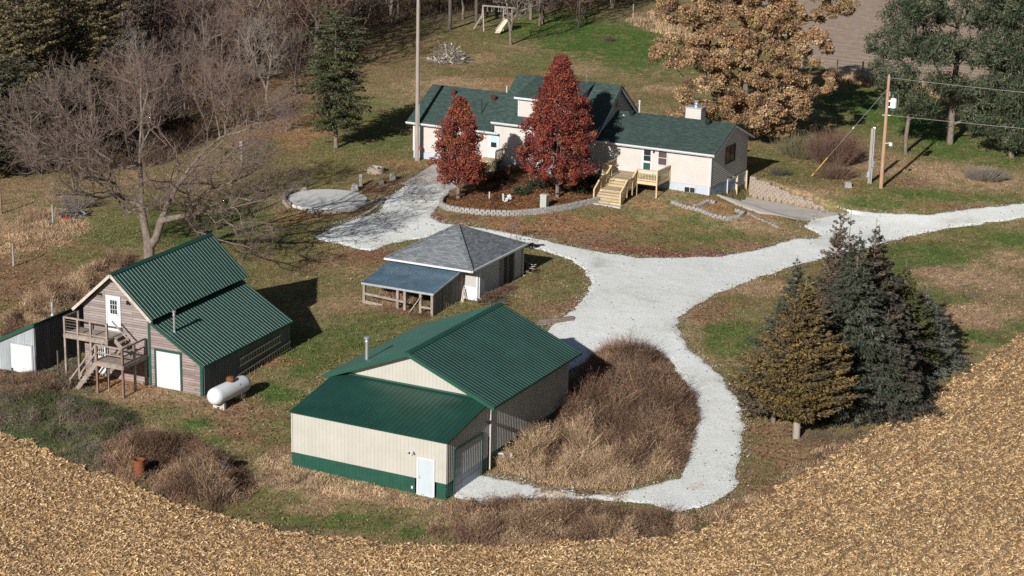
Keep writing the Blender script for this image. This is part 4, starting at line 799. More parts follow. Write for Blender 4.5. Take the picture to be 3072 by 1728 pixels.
part(HS, 'fascia', M['bluegrey'], lambda b: (b.beam((-10.2, 1.1, 7.0), (-10.2, DH / 2 - .2, 9.25), .03, .14)), label='inner gable board with its shade painted in blue-grey')  # trim on the shaded gable, the shade painted in as blue-grey
# dormer
d0, d1, zb_, zd = -17.75, -12.6, 6.6, 8.62
part(HS, 'dormer', M['siding'], lambda b: (b.clap([(0, zb_), (d1 - d0, zb_), (d1 - d0, zd), (0, zd)], (d0, .3, 0), X, NY), b.clap([(0, 7.0), (3.2, 9.35), (0, zd)], (d0, .3, 0), Y, NX), b.clap([(0, 7.0), (3.2, 9.35), (0, zd)], (d1, .3, 0), Y, X)))
roofpart(HS, 'dormer_roof', M['shingle'], [(d0 - .25, .0, 8.66), (d1 + .2, .0, 8.66), (d1 + .2, DH / 2, 9.87), (d0 - .25, DH / 2, 9.87)], .1)
part(HS, 'dormer_fascia', M['white'], lambda b: (b.beam((d0 - .27, -.04, 8.6), (d1 + .22, -.04, 8.6), .1, .16), b.box(d0 - .04, d0 + .06, .25, .33, 7.0, 8.5)))
window(HS, (-15.2, .3, 7.35), X, NY, 1.0, .9, M['white'])
# doors and windows of the front
D_ = door(HS, (-6.05, 0, 3.6), X, NY, .84, 2.08, M['white'], M['white'], panes=(.1, .74, 1.0, 1.95, 1, 2), label='white storm door over the new deck')
bx(D_, 'lower_panel', M['gtrim'], -5.95, -5.33, -.055, -.045, 3.72, 4.45, label='green glass lower panel')
window(HS, (-4.62, 0, 4.45), X, NY, .72, 1.15, M['white'], (1, 2), glass=M['screen'], label='brown shaded front window')
bx(HS, 'porch_light', M['vent'], -5.12, -4.98, -.14, 0, 5.38, 5.6)
window(HS, (-2.2, -.0, 2.45), X, NY, .9, .42, M['white'], (2, 1), label='small basement window')
D_ = door(HS, (-20.3, 0, 3.25), X, NY, .84, 2.05, M['white'], M['white'], panes=(.14, .7, .85, 1.9, 1, 2), label='white side entry door with pale blue shade')
bx(D_, 'shade', mat('pale_blue_shade', (.35, .6, .62), .6, .05), -20.14, -19.6, -.06, -.052, 4.55, 5.12)
window(HS, (-16.9, 0, 4.3), X, NY, 1.2, 1.2, M['white'], (2, 1)); window(HS, (-13.2, 0, 4.3), X, NY, 1.4, 1.2, M['white'], (2, 1)); window(HS, (-25.0, 0, 4.0), X, NY, .9, 1.1, M['white'], (1, 2))
# end wall windows, gable window
window(HS, (0.0, 3.15, 4.45), Y, X, 2.05, 1.32, M['screen'], (2, 1), label='dark two-part end window')
window(HS, (-10.25, 3.35, 8.0), Y, X, 1.1, .75, M['white'], (2, 1), label='small gable window')
# walk-out garage below
part(HS, 'garage_wall', M['bluegrey'], lambda b: b.wall([(0, .2), (DH - 3.75, .2), (DH - 3.75, 2.9), (0, 2.9)], (.0, 3.75, 0), Y, X))
rollup(HS, (.01, 3.9, .62), Y, X, 1.85, 2.15, M['darkblue'], M['white'], rows=4, label='dusty blue door nearest the corner')
rollup(HS, (.01, 6.1, .62), Y, X, 1.75, 2.2, M['bluegrey'], M['white'], rows=4, label='pale grey door')
part(HS, 'garage_wall', M['darkblue'], lambda b: b.wall([(0, .6), (3.4, .6), (3.4, 2.85), (0, 2.2)], (.005, .35, 0), Y, X), label='blue painted block wall under the corner')
part(HS, 'post', M['newwood'], lambda b: b.box(.02, .2, 5.78, 5.95, .55, 2.95)); part(HS, 'post', M['newwood'], lambda b: b.box(.02, .2, 8.02, 8.2, .5, 2.95), label='tan corner post')
part(HS, 'lintel', M['white'], lambda b: b.beam((.05, 3.8, 2.94), (.05, DH, 2.94), .08, .12))
part(HS, 'garage_light', M['black'], lambda b: (b.tube((.02, 4.05, 3.15), (.2, 4.05, 3.2), .03, 8), b.lathe([(.03, .12), (.12, .0), (.1, -.05)], 12, (.25, 4.05, 3.12))))
# chimney and roof fittings
ch = part(HS, 'chimney', M['siding'], lambda b: (b.clap([(0, 6.6), (1.38, 6.6), (1.38, 8.5), (0, 8.5)], (-4.25, 4.5, 0), X, NY), b.clap([(0, 6.6), (.95, 6.6), (.95, 8.5), (0, 8.5)], (-2.87, 4.5, 0), Y, X), b.clap([(0, 6.6), (.95, 6.6), (.95, 8.5), (0, 8.5)], (-4.25, 4.5, 0), Y, NX), b.clap([(0, 6.6), (1.38, 6.6), (1.38, 8.5), (0, 8.5)], (-4.25, 5.45, 0), X, Y)))
part(ch, 'cap', M['galv'], lambda b: b.box(-4.32, -2.8, 4.43, 5.52, 8.5, 8.58)); part(ch, 'flue', M['steel'], lambda b: (b.tube((-3.5, 4.95, 8.58), (-3.5, 4.95, 9.0), .16, 14), b.tube((-3.5, 4.95, 9.04), (-3.5, 4.95, 9.12), .24, 14), b.tube((-3.5, 4.95, 8.8), (-3.5, 4.95, 8.86), .22, 14)))
def turtle(x, y, m, r=.24):
    b = MB(); z = lambda yy, k: k; b.lathe([(r * .72, -.18), (r * .8, .16), (r, .2), (r * 1.05, .34), (r * .8, .42), (.01, .44)], 14, (x, y, 0)); return b
def zroof(x, y):
    if x > -10.2: return 7.69 - abs(y - DH / 2) * (7.69 - 5.9) / (DH / 2 + .48)
    if x > -19.86: return 9.84 - abs(y - DH / 2) * (9.84 - 6.42) / (DH / 2 + .5)
    return 8.1 - abs(y - DH / 2) * (8.1 - 5.52) / (DH / 2 + .48)
for x, y, m in ((-8.75, 3.65, 'blackvent'), (-1.85, 3.6, 'blackvent'), (-21.55, 3.1, 'vent'), (-25.6, 3.2, 'vent')):
    b = turtle(x, y, m); b.v = [(vx, vy, vz + zroof(x, y)) for vx, vy, vz in b.v]; b.build('roof_vent', M[m], HS)
pipe(HS, 'plumbing_vent', M['white'], -21.1, 4.6, 7.9, 8.6, .05, cap=False); pipe(HS, 'plumbing_vent', M['white'], -9.3, 6.5, 6.8, 8.1, .06); pipe(HS, 'plumbing_vent', M['blackvent'], -21.9, 1.5, 6.6, 7.85, .035, cap=False)
pipe(HS, 'plumbing_vent', M['lichen'], -9.35, 3.3, 7.4, 7.55, .05, cap=False)
part(HS, 'antenna', M['steel'], lambda b: (b.tube((-13.0, 3.4, 9.2), (-13.4, 4.4, 10.4), .02, 6), b.tube((-13.3, 3.2, 9.1), (-13.0, 4.0, 10.0), .015, 6)))
# new pine deck with wide stairs
PD = thing('pine_deck', 'new yellow pine deck with railings and wide stairs below the storm door', 'deck', (HO[0], HO[1], 0), HY)
dz = 3.55; dx0, dx1, dy = -8.4, -3.55, -2.75
part(PD, 'deck_floor', M['newtread'], lambda b: b.box(dx0, dx1, dy, -.05, dz - .05, dz)); part(PD, 'rim_joist', M['newwood'], lambda b: (b.box(dx0 - .02, dx1 + .02, dy - .04, dy, dz - .25, dz - .01), b.box(dx1, dx1 + .04, dy, -.05, dz - .25, dz - .01), b.box(dx0 - .04, dx0, dy, -.05, dz - .25, dz - .01)))
def rail(p, q, h=.95, posts=(1, 1), sp=.13):
    p = Vector(p); q = Vector(q); b = MB(); up = Vector((0, 0, 1)); L_ = Vector((q.x - p.x, q.y - p.y, 0)).length
    b.beam(p + up * h, q + up * h, .13, .04); b.beam(p + up * (h - .07), q + up * (h - .07), .04, .09); b.beam(p + up * .1, q + up * .1, .04, .09)
    n = max(2, int(L_ / sp))
    for i in range(n): t = (i + .5) / n; r = p.lerp(q, t); b.beam(r + up * .06, r + up * (h - .05), .035, .035, up=(0, 1, 0))
    b.build('railing', M['newwood'], PD)
    for t, k in ((0, posts[0]), (1, posts[1])):
        if k: r = p.lerp(q, t); part(PD, 'post', M['newwood'], lambda b: b.box(r.x - .05, r.x + .05, r.y - .05, r.y + .05, r.z - (.5 if k == 1 else 1.6), r.z + h + .04))
sx0, sx1 = -7.55, -5.35
rail((dx1, dy, dz), (dx1, -.1, dz), posts=(2, 1)); rail((sx1 + .05, dy, dz), (dx1, dy, dz), posts=(2, 0)); rail((dx0, dy, dz), (dx0, -.1, dz), posts=(2, 1)); rail((dx0, dy, dz), (sx0 - .05, dy, dz), posts=(0, 2))
flight(PD, ((sx0 + sx1) / 2, -3.65, 3.0), ((sx0 + sx1) / 2, dy, dz), sx1 - sx0, 3, M['newwood'], tm=M['newtread'], horiz=(1, 0, 0))
part(PD, 'landing', M['newtread'], lambda b: b.box(sx0, sx1, -4.75, -3.65, 2.95, 3.0))
flight(PD, ((sx0 + sx1) / 2, -6.0, 2.1), ((sx0 + sx1) / 2, -4.75, 3.0), sx1 - sx0, 5, M['newwood'], tm=M['newtread'], horiz=(1, 0, 0))
for x in (sx0 - .06, sx1 + .06): rail((x, -3.7, 3.0), (x, dy, dz), posts=(1, 0)); rail((x, -4.75, 3.0), (x, -3.7, 3.0), posts=(1, 0)); rail((x, -6.0, 2.2), (x, -4.75, 3.0), posts=(1, 0))
part(PD, 'footing', M['concrete'], lambda b: b.box(sx0 - .3, sx1 + .3, -6.5, -5.95, 1.6, 2.13))
part(PD, 'handrail', M['blackvent'], lambda b: b.tube((sx0 - .22, -6.0, 2.95), (sx0 - .22, -4.6, 3.85), .025, 6))
# small stoop at the side entry
SP = thing('side_stoop', 'small new pine stoop with one railing at the side entry of the farmhouse', 'porch', (HO[0], HO[1], 0), HY)
PD = SP
part(SP, 'deck_floor', M['newtread'], lambda b: b.box(-20.5, -19.0, -1.3, -.05, 3.15, 3.2)); rail((-19.0, -1.3, 3.2), (-19.0, -.1, 3.2), posts=(2, 1), sp=.14)
flight(SP, (-21.4, -.7, 2.35), (-20.5, -.7, 3.2), 1.1, 4, M['newwood'], tm=M['newtread'], horiz=(0, 1, 0)); part(SP, 'skirt', M['newwood'], lambda b: b.box(-20.5, -19.0, -1.32, -1.28, 2.3, 3.15))
# ================================================================ trees
def tubes(P0, P1, R0, R1, n=4):
    d = P1 - P0; L_ = np.linalg.norm(d, axis=1); d = d / np.maximum(L_, 1e-6)[:, None]
    ref = np.where(np.abs(d[:, 2:3]) < .9, np.array([[0, 0, 1.]]), np.array([[1., 0, 0]]))
    a = np.cross(d, ref); a /= np.linalg.norm(a, axis=1)[:, None]; b = np.cross(a, d); V = []
    for P, R in ((P0 - d * (R0 * .3)[:, None], R0), (P1 + d * (R1 * .3)[:, None], R1)):
        for i in range(n):
            t = 2 * pi * i / n; V.append(P + (a * cos(t) + b * sin(t)) * R[:, None])
    V = np.stack(V, 1).reshape(-1, 3); k = np.arange(len(P0))[:, None] * 2 * n
    F = np.concatenate([np.concatenate([k + i, k + (i + 1) % n, k + n + (i + 1) % n, k + n + i], 1) for i in range(n)])
    return V, F
def joinm(parts):
    V = []; F = []; o = 0
    for v, f in parts: V.append(v); F.append(f + o); o += len(v)
    return np.concatenate(V), [np.concatenate(F)]
def grow(seed_pts, seed_par, targets, bf=.35, step=.6):
    """join targets to the limbs by short balanced paths; returns points, parents"""
    pts = [np.array(p, float) for p in seed_pts]; par = list(seed_par); path = []
    for i, p in enumerate(pts): path.append(0 if par[i] < 0 else path[par[i]] + np.linalg.norm(p - pts[par[i]]))
    cap = len(pts) + len(targets) * 14; A = np.zeros((cap, 3)); A[:len(pts)] = pts; PL = np.zeros(cap); PL[:len(pts)] = path; n = len(pts)
    T = np.array(targets); T = T[np.argsort(np.linalg.norm(T - A[0], axis=1))]
    for t in T:
        d = np.linalg.norm(A[:n] - t, axis=1); j = int(np.argmin(d + bf * PL[:n])); dj = d[j]; k = max(1, int(dj / step)); prev = j; base = A[j].copy()
        if n + k >= cap: break
        for i in range(1, k + 1):
            q = base + (t - base) * i / k
            if i < k: q = q + RNG.normal(0, .07 * step, 3) + np.array([0, 0, -.12 * sin(pi * i / k) * dj * .3])
            A[n] = q; PL[n] = PL[prev] + dj / k; par.append(prev); prev = n; n += 1
    return A[:n], np.array(par)
def radii(A, par, tip, pw=.5, rmax=None):
    n = len(A); cnt = np.zeros(n); ch = np.zeros(n, int)
    for i in range(n):
        if par[i] >= 0: ch[par[i]] += 1
    for i in range(n - 1, -1, -1):
        if ch[i] == 0: cnt[i] = 1
        if par[i] >= 0: cnt[par[i]] += cnt[i]
    r = tip * cnt ** pw
    if rmax: r = np.minimum(r * 1.0, rmax) if r.max() < rmax else tip + (r - tip) * (rmax - tip) / (r.max() - tip)
    return r, cnt
def twigs(A, par, k, ln, r, up=.35, sub=2, spread=.9):
    """k fine twigs per node, each with sub side twigs"""
    n = len(A); idx = np.repeat(np.arange(n), k); d0 = A - A[np.maximum(par, 0)]; d0 /= np.maximum(np.linalg.norm(d0, axis=1), 1e-6)[:, None]
    d = d0[idx] * .7 + RNG.normal(0, spread * .6, (len(idx), 3)) + np.array([0, 0, up]); d /= np.linalg.norm(d, axis=1)[:, None]
    L_ = ln * RNG.uniform(.5, 1.3, len(idx)); P0 = A[idx]; P1 = P0 + d * (L_ * .5)[:, None]; d2 = d + RNG.normal(0, .25, d.shape); d2 /= np.linalg.norm(d2, axis=1)[:, None]; P2 = P1 + d2 * (L_ * .5)[:, None]
    S = [(P0, P1, r, r * .7), (P1, P2, r * .7, r * .4)]
    for _ in range(sub):
        t = RNG.uniform(.25, 1, len(idx))[:, None]; b = P0 + (P2 - P0) * t; e = d + RNG.normal(0, .55, d.shape); e /= np.linalg.norm(e, axis=1)[:, None]; S.append((b, b + e * (L_ * RNG.uniform(.25, .6, len(idx)))[:, None], r * .6, r * .35))
    P0 = np.concatenate([s[0] for s in S]); P1 = np.concatenate([s[1] for s in S]); R0 = np.concatenate([np.full(len(s[0]), s[2]) for s in S]); R1 = np.concatenate([np.full(len(s[0]), s[3]) for s in S])
    return P0, P1, R0, R1, P2
def ellipsoid_pts(n, c, r, shell=.0, zmin=None):
    v = RNG.normal(0, 1, (n * 2, 3)); v /= np.linalg.norm(v, axis=1)[:, None]; v *= (shell + (1 - shell) * RNG.uniform(0, 1, (len(v), 1)) ** (1 / 3)); v = v * np.array(r) + np.array(c)
    if zmin is not None: v = v[v[:, 2] > zmin]
    return v[:n]
def make_bare(root, seeds, par, T, trunk_m, twig_m, rmax, tip=.022, bf=.35, k=5, ln=.9, tr=.013, up=.35, sub=2, thr=.07, step=.6, spread=.9, pw=.5):
    A, pr = grow(seeds, par, T, bf, step); r, cnt = radii(A, pr, tip, pw, rmax); e = np.where(pr >= 0)[0]
    big = e[r[e] > thr]; small = e[r[e] <= thr]
    V, F = joinm([tubes(A[pr[big]], A[big], np.minimum(r[pr[big]], r[big] * 1.35), r[big], 7)]); tm = np_mesh('trunk', V, F, smooth=True)
    P0, P1, R0, R1, _ = twigs(A[small], np.arange(len(small)), k, ln, tr, up, sub, spread) if False else twigs(A, pr, 1, ln, tr, up, 0)
    sel = np.where(cnt < 40)[0]; sel = sel[pr[sel] >= 0]; d0 = A[sel]; q = A[pr[sel]]
    AA = np.concatenate([A[sel], q]); PP = np.concatenate([np.arange(len(sel)) + len(sel), np.full(len(sel), -1)])
    P0, P1, R0, R1, P2 = twigs(d0, np.arange(len(sel)), 0, ln, tr, up, sub) if False else _tw(d0, q, k, ln, tr, up, sub, spread)
    parts = [tubes(A[pr[small]], A[small], np.minimum(r[pr[small]], r[small] * 1.3), r[small], 4), tubes(P0, P1, R0, R1, 3)]
    V, F = joinm(parts); cm = np_mesh('crown', V, F)
    link('trunk', tm, trunk_m, root); link('crown', cm, twig_m, root); return A, pr, r
def _tw(D, Q, k, ln, r, up, sub, spread):
    A = np.concatenate([D, Q]); par = np.concatenate([np.arange(len(D)) + len(D), np.zeros(len(Q), int)])
    n = len(D); idx = np.repeat(np.arange(n), k); d0 = D - Q; d0 /= np.maximum(np.linalg.norm(d0, axis=1), 1e-6)[:, None]
    d = d0[idx] * .7 + RNG.normal(0, spread * .6, (len(idx), 3)) + np.array([0, 0, up]); d /= np.linalg.norm(d, axis=1)[:, None]
    L_ = ln * RNG.uniform(.5, 1.3, len(idx)); P0 = D[idx]; P1 = P0 + d * (L_ * .5)[:, None]; d2 = d + RNG.normal(0, .25, d.shape); d2 /= np.linalg.norm(d2, axis=1)[:, None]; P2 = P1 + d2 * (L_ * .5)[:, None]
    S = [(P0, P1, r, r * .7), (P1, P2, r * .7, r * .4)]
    for _ in range(sub):
        t = RNG.uniform(.25, 1, len(idx))[:, None]; b = P0 + (P2 - P0) * t; e = d + RNG.normal(0, .55, d.shape); e /= np.linalg.norm(e, axis=1)[:, None]; S.append((b, b + e * (L_ * RNG.uniform(.25, .6, len(idx)))[:, None], r * .6, r * .35))
    return np.concatenate([s[0] for s in S]), np.concatenate([s[1] for s in S]), np.concatenate([np.full(len(s[0]), s[2]) for s in S]), np.concatenate([np.full(len(s[0]), s[3]) for s in S]), P2
def leafquads(P, S, C, asp=.6, up=.3, jit=1.0, dirs=None):
    n = len(P); nn = RNG.normal(0, 1, (n, 3)) * jit + np.array([0, 0, up]); nn /= np.linalg.norm(nn, axis=1)[:, None]
    u = RNG.normal(0, 1, (n, 3)) if dirs is None else dirs; u = u - nn * (u * nn).sum(1)[:, None]; u /= np.maximum(np.linalg.norm(u, axis=1), 1e-6)[:, None]; v = np.cross(nn, u)
    u = u * (S / 2)[:, None]; v = v * (S / 2 * asp)[:, None]
    V = np.stack([P - u, P + v * .9 - u * .1, P + u, P - v * .9 - u * .1], 1).reshape(-1, 3); b = np.arange(n)[:, None] * 4
    return V, np.concatenate([b, b + 1, b + 2, b + 3], 1), np.repeat(C, 4, 0)
def leafy(root, seeds, par, clumps, cr, nl, size, pal, pw, rmax, m=None, flat=.65, asp=.7, up=.3, bf=.3, trunk_m=None, thr=.05, colvar=.35, zcol=None, name='crown', step=.8, tips=True):
    A, pr = grow(seeds, par, clumps, bf, step); r, cnt = radii(A, pr, .02, .5, rmax); e = np.where(pr >= 0)[0]
    big = e[r[e] > thr]; small = e[r[e] <= thr]; tk = [tubes(A[pr[big]], A[big], np.minimum(r[pr[big]], r[big] * 1.3), r[big], 7)]
    if len(small): tk.append(tubes(A[pr[small]], A[small], r[small], r[small], 4))
    tv, tf, o = [], [], 0
    for v, f in tk: tv.append(v); tf.append(f + o); o += len(v)
    link('trunk', np_mesh('trunk', np.concatenate(tv), [np.concatenate(tf)], smooth=True), trunk_m or M['bark'], root)
    k = len(clumps); idx = np.repeat(np.arange(k), nl); rr = np.asarray(cr)[idx] if np.ndim(cr) else np.full(len(idx), cr)
    v = RNG.normal(0, 1, (len(idx), 3)); v /= np.linalg.norm(v, axis=1)[:, None]; v *= (RNG.uniform(.25, 1, len(idx)) ** .5 * rr)[:, None] * np.array([1, 1, flat]); P = clumps[idx] + v
    pal = np.array(pal); pi_ = RNG.choice(len(pal), k, p=pw); C = pal[pi_][idx]; sw = RNG.uniform(0, 1, len(idx)) < .35; C[sw] = pal[RNG.choice(len(pal), sw.sum(), p=pw)]
    C = C * RNG.uniform(1 - colvar, 1 + colvar, (len(idx), 1)) * RNG.uniform(.8, 1.2, k)[idx][:, None]
    if zcol is not None: C = zcol(P, C)
    V, F, CC = leafquads(P, size * RNG.uniform(.6, 1.4, len(P)), C, asp, up)
    link('crown', np_mesh('crown', V, [F], CC), m or M['leafy'], root); return A

def tree_at(name, label, cat, dx, dy, group=None, z=None, rz=0.):
    x, y, zz = G(dx, dy); return thing(name, label, cat, (x, y, (zz if z is None else z) - .05), rz, group)
# ---- the big bare tree behind the old barn
R = tree_at('bare_tree', 'huge bare grey tree with wide purple-grey twigs behind the old plank barn', 'tree', 376, 660)
S = [(0, 0, -.3), (0, 0, 1.2), (-.25, .1, 2.6), (-.5, .2, 4.2), (-.45, .2, 5.6), (-.5, .2, 7.2), (-.4, 0, 8.8),      # left stem
     (.55, -.1, 1.9), (.95, -.1, 3.2), (1.5, -.1, 4.6), (2.2, 0, 5.8), (3.0, .2, 7.0), (4.0, .3, 8.2), (5.2, .4, 9.2),   # right stem
     (-1.4, .3, 3.6), (-2.6, .4, 5.0), (-4.0, .3, 6.2), (-5.4, .3, 7.4), (-6.6, .2, 8.8),                                  # long left limb
     (-1.5, -.4, 7.0), (-3.2, -.8, 8.2), (-5.2, -1.0, 10), (2.0, .8, 8.0), (1.0, 2, 8.8), (5.6, -.6, 7.2), (8.0, -1.2, 8.0), (-1, 2.5, 7.5), (1.2, -1.8, 6.6), (2.8, -3.0, 7.4), (-1.6, -2.0, 7.6)]
Pp = [-1, 0, 1, 2, 3, 4, 5, 1, 7, 8, 9, 10, 11, 12, 3, 14, 15, 16, 17, 5, 19, 20, 10, 22, 11, 24, 5, 9, 27, 5]
for q in ((2.8, -1.4, 3.9), (4.6, -2.8, 4.6), (6.8, -4.2, 5.3), (9.2, -5.2, 6.2), (6.4, -5.2, 4.4), (8.0, -7.0, 4.2), (9.0, -2.4, 5.8), (10.6, -2.6, 6.6)): S.append(q)
Pp += [8, 30, 31, 32, 32, 34, 32, 36]
S.append((-1.6, -1.6, 4.4)); Pp.append(15); S.append((-3.8, -3.2, 5.2)); Pp.append(len(S) - 2)
_b = len(S)
for ch, p0 in (([(2.0, -2.5, 6.4), (2.8, -4.8, 8.2), (4.0, -6.5, 10.0), (5.2, -7.6, 11.4)], 9), ([(4.2, -2.0, 8.0), (6.2, -3.6, 10.0), (7.8, -5.0, 11.6)], 10), ([(-.6, -2.5, 8.0), (-.4, -5.0, 10.2), (.4, -6.6, 11.8)], 5), ([(-.3, .4, 10.6), (.2, .2, 12.4), (.1, 0, 14.0)], 6)):
    for q in ch: S.append(q); Pp.append(p0); p0 = len(S) - 1
cen = ellipsoid_pts(40, (.4, -1.6, 9.8), (9.6, 8.8, 5.2), .5, 5.6); T = np.concatenate([ellipsoid_pts(30, c, (1.9, 1.9, 1.5), .1) for c in cen])
T2 = np.concatenate([ellipsoid_pts(26, c, (1.6, 1.5, .9), .1) for c in ((6, -4.8, 5.2), (8.4, -6.6, 4.5), (9.4, -4.6, 6.4), (10.4, -2.6, 6.9), (7.4, -3.2, 6.4), (4.6, -4.2, 3.6), (8.6, -5.6, 3.0))])
T3 = np.concatenate([ellipsoid_pts(26, c, (1.6, 1.5, 1.0), .1) for c in ((-7.4, 0, 7.8), (-5.4, -2.2, 6.4), (-9.0, .5, 8.6), (-4.4, -3.4, 5.6))])
make_bare(R, S, Pp, np.concatenate([T, T2, T3]), M['bark'], M['twig'], .42, tip=.020, bf=.5, k=4, ln=.95, tr=.0125, up=.35, sub=2, thr=.045, step=.8, pw=.59)

# ---- bare trees of the wood: five kinds, copied
def bare_kind(h, rx, seedz, nT, tm, wm, rmax, k=3, ln=1.0, tr=.02, lean=0., multi=1, zlo=.3, up=.5, name='bare_tree'):
    R = thing(name, 'x', 'tree', (0, 0, -500)); S = [(0, 0, -.4)]; Pp = [-1]
    for j in range(multi):
        a = RNG.uniform(0, 2 * pi); sp = (0.0 if multi == 1 else .13) + abs(lean); prev = 0
        for i in range(1, 6):
            z = h * .16 * i; S.append((cos(a) * sp * z + RNG.normal(0, .08), sin(a) * sp * z + RNG.normal(0, .08), z)); Pp.append(prev); prev = len(S) - 1
    T = ellipsoid_pts(nT, (lean * h * .5, 0, h * .62), (rx, rx, h * .40), .25, h * zlo)
    make_bare(R, S, Pp, T, tm, wm, rmax, tip=.022, bf=.45, k=k, ln=ln, tr=tr, up=up, sub=2, thr=.07, step=.9); return R
KB = [bare_kind(12, 4.2, 0, 200, M['bark'], M['twig'], .22, tr=.019), bare_kind(10, 3.6, 0, 190, M['barkdark'], M['twigbrown'], .17, multi=3, tr=.019), bare_kind(13.5, 3.6, 0, 210, M['barkdark'], M['twigbrown'], .2, zlo=.4, tr=.019, up=.8),
      bare_kind(8, 3.4, 0, 180, M['bark'], M['twig'], .14, multi=4, zlo=.15, tr=.018), bare_kind(11, 3.2, 0, 170, M['bark'], M['twiggrey'], .19, lean=.12, tr=.019)]
used = set()
def put(kinds, i, x, y, label, group, s=1., cat='tree', rz=None, first_z=None):
    o = kinds[i] if id(kinds[i]) not in used else copy_tree(kinds[i]); used.add(id(kinds[i]))
    o.location = (x, y, T1(x, y) - .1 if first_z is None else first_z); o.rotation_euler = (0, 0, RNG.uniform(0, 6.28) if rz is None else rz); o.scale = (s * RNG.uniform(.92, 1.08), s * RNG.uniform(.92, 1.08), s)
    o['label'] = label; o['category'] = cat
    if group: o['group'] = group
    return o
WL = ['tall bare grey-twigged tree in the leafless wood at the top', 'bare brown tree with several stems in the leafless wood at the top', 'tall narrow bare brown tree in the leafless wood at the top', 'low bushy purple-grey bare tree at the edge of the leafless wood', 'leaning bare pale-grey tree in the leafless wood at the top']
GRP = 'bare trees of the wood behind the farm'
wood = []
for k in range(3500):
    x = RNG.uniform(-70, 26); y = RNG.uniform(183, 272); z = 3.0
    dX = CAM_F * x / (y * cos(CAM_P) + 36 * sin(CAM_P)) / 1.1925 + 1288
    if x > -21 + (y - 190) * .05 and y < 238: continue
    if y > 238 and x > 9: continue
    if x > -48 and y < 196 + max(0, (x + 48)) * .25: continue
    if any((x - a) ** 2 + (y - b) ** 2 < 3.9 ** 2 for a, b in wood): continue
    if not inview(np.array([x]), np.array([y]), np.array([6.]), 250)[0]: continue
    wood.append((x, y))
for j, (x, y) in enumerate(wood[:170]):
    i = [0, 2, 1, 4, 3][j % 5]
    if x > -20 and i == 3: i = 2
    put(KB, i, x, y, WL[i], GRP, RNG.uniform(.8, 1.15))
# individual bare trees nearer the yard
SOLO = [(372, 300, 3, .9, 'small bushy purple-grey bare tree above the huge bare tree'), (560, 250, 0, .75, 'bare grey tree on leaf-strewn ground before the wood'), (640, 210, 1, .95, 'many-stemmed bare tree beside the dark green conifer'), (230, 430, 3, 1.0, 'bushy purple bare tree left of the huge bare tree'),
        (330, 400, 1, .8, 'bare many-stemmed tree close behind the left limb of the huge bare tree'), (500, 170, 2, .8, 'slim bare tree standing in the orange leaves'), (300, 330, 4, .85, 'leaning pale bare tree left of the orange leaf patch'), (470, 300, 3, .8, 'low purple-grey tree behind the crown of the huge bare tree'),
        (700, 160, 3, .95, 'twiggy bare tree just left of the dark green conifer'), (170, 400, 3, .8, 'small bare tree at the left beside the brown cedars')]
SOLO += [(450, 262, 3, .9, 'low bare tree in the tan grass above the crown of the huge bare tree'), (600, 318, 3, .75, 'small bare tree on the orange leaves right of the huge bare tree'), (668, 262, 4, .8, 'thin pale bare tree left of the dark green pine'), (530, 335, 1, .7, 'small many-stemmed tree behind the right side of the huge bare tree'), (400, 352, 3, .85, 'bare thicket tree behind the centre of the huge bare tree'), (275, 372, 1, .8, 'brown thicket tree behind the left side of the huge bare tree'), (745, 235, 3, .8, 'grey twiggy tree touching the left side of the dark green pine'), (105, 432, 3, .75, 'twiggy bare tree in front of the left cedars'), (720, 330, 3, .5, 'very small bare tree below and left of the dark green pine')]
for dx, dy, i, s, lb in SOLO:
    x, y, z = G(dx, dy); put(KB, i, x, y, lb, None, s)
# ---- red pears
def red_tree(label, dx, dy, h, rx, pal, pw, zlo, n, nl):
    R = tree_at('red_pear_tree', label, 'tree', dx, dy)
    S = [(0, 0, -.2), (0, 0, .5), (0, 0, 1.1)]; Pp = [-1, 0, 1]
    for j in range(6):
        a = j * pi / 3 + .3; prev = 2
        for i in range(1, 5): z = 1.1 + i * h * .14; S.append((cos(a) * .14 * (z - .9), sin(a) * .14 * (z - .9), z)); Pp.append(prev); prev = len(S) - 1
    t = RNG.uniform(0, 1, n * 3); z = zlo + (h - zlo) * t; prof = rx * np.sin(np.clip((t * .93 + .10), 0, 1) ** .72 * pi) ** .62 * (1.0 - .28 * t); prof = np.maximum(prof, .25)
    a = RNG.uniform(0, 2 * pi, n * 3); rad = prof * RNG.uniform(.15, 1, n * 3) ** .5 * (1 + .16 * np.sin(a * 3 + z * 1.1) + .12 * np.sin(a * 5 - z * 2.3)); C = np.stack([rad * np.cos(a), rad * np.sin(a), z], 1); C = C[fbm(a * 1.1 + 3, z / 1.1 + rad, int(dx)) > .375][:n]
    C[:, :2] += RNG.normal(0, .12, (len(C), 2)); leafy(R, S, Pp, C, RNG.uniform(.2, .52, len(C)), nl, .145, pal, pw, .17, flat=1.0, bf=.5, asp=.75, up=.2, step=.7, thr=.03)
    return R
RP = [(.25, .055, .042), (.18, .04, .034), (.27, .085, .048), (.11, .032, .028), (.30, .125, .06), (.27, .12, .085)]
red_tree('smaller rusty red cone-shaped tree in front of the farmhouse side entry', 1153, 503, 8.2, 2.0, RP, [.2, .25, .2, .1, .17, .08], 1.7, 430, 74)
red_tree('larger deep red oval tree in front of the farmhouse middle section', 1402, 500, 11.4, 3.15, RP, [.34, .26, .14, .14, .08, .04], 1.9, 760, 80)
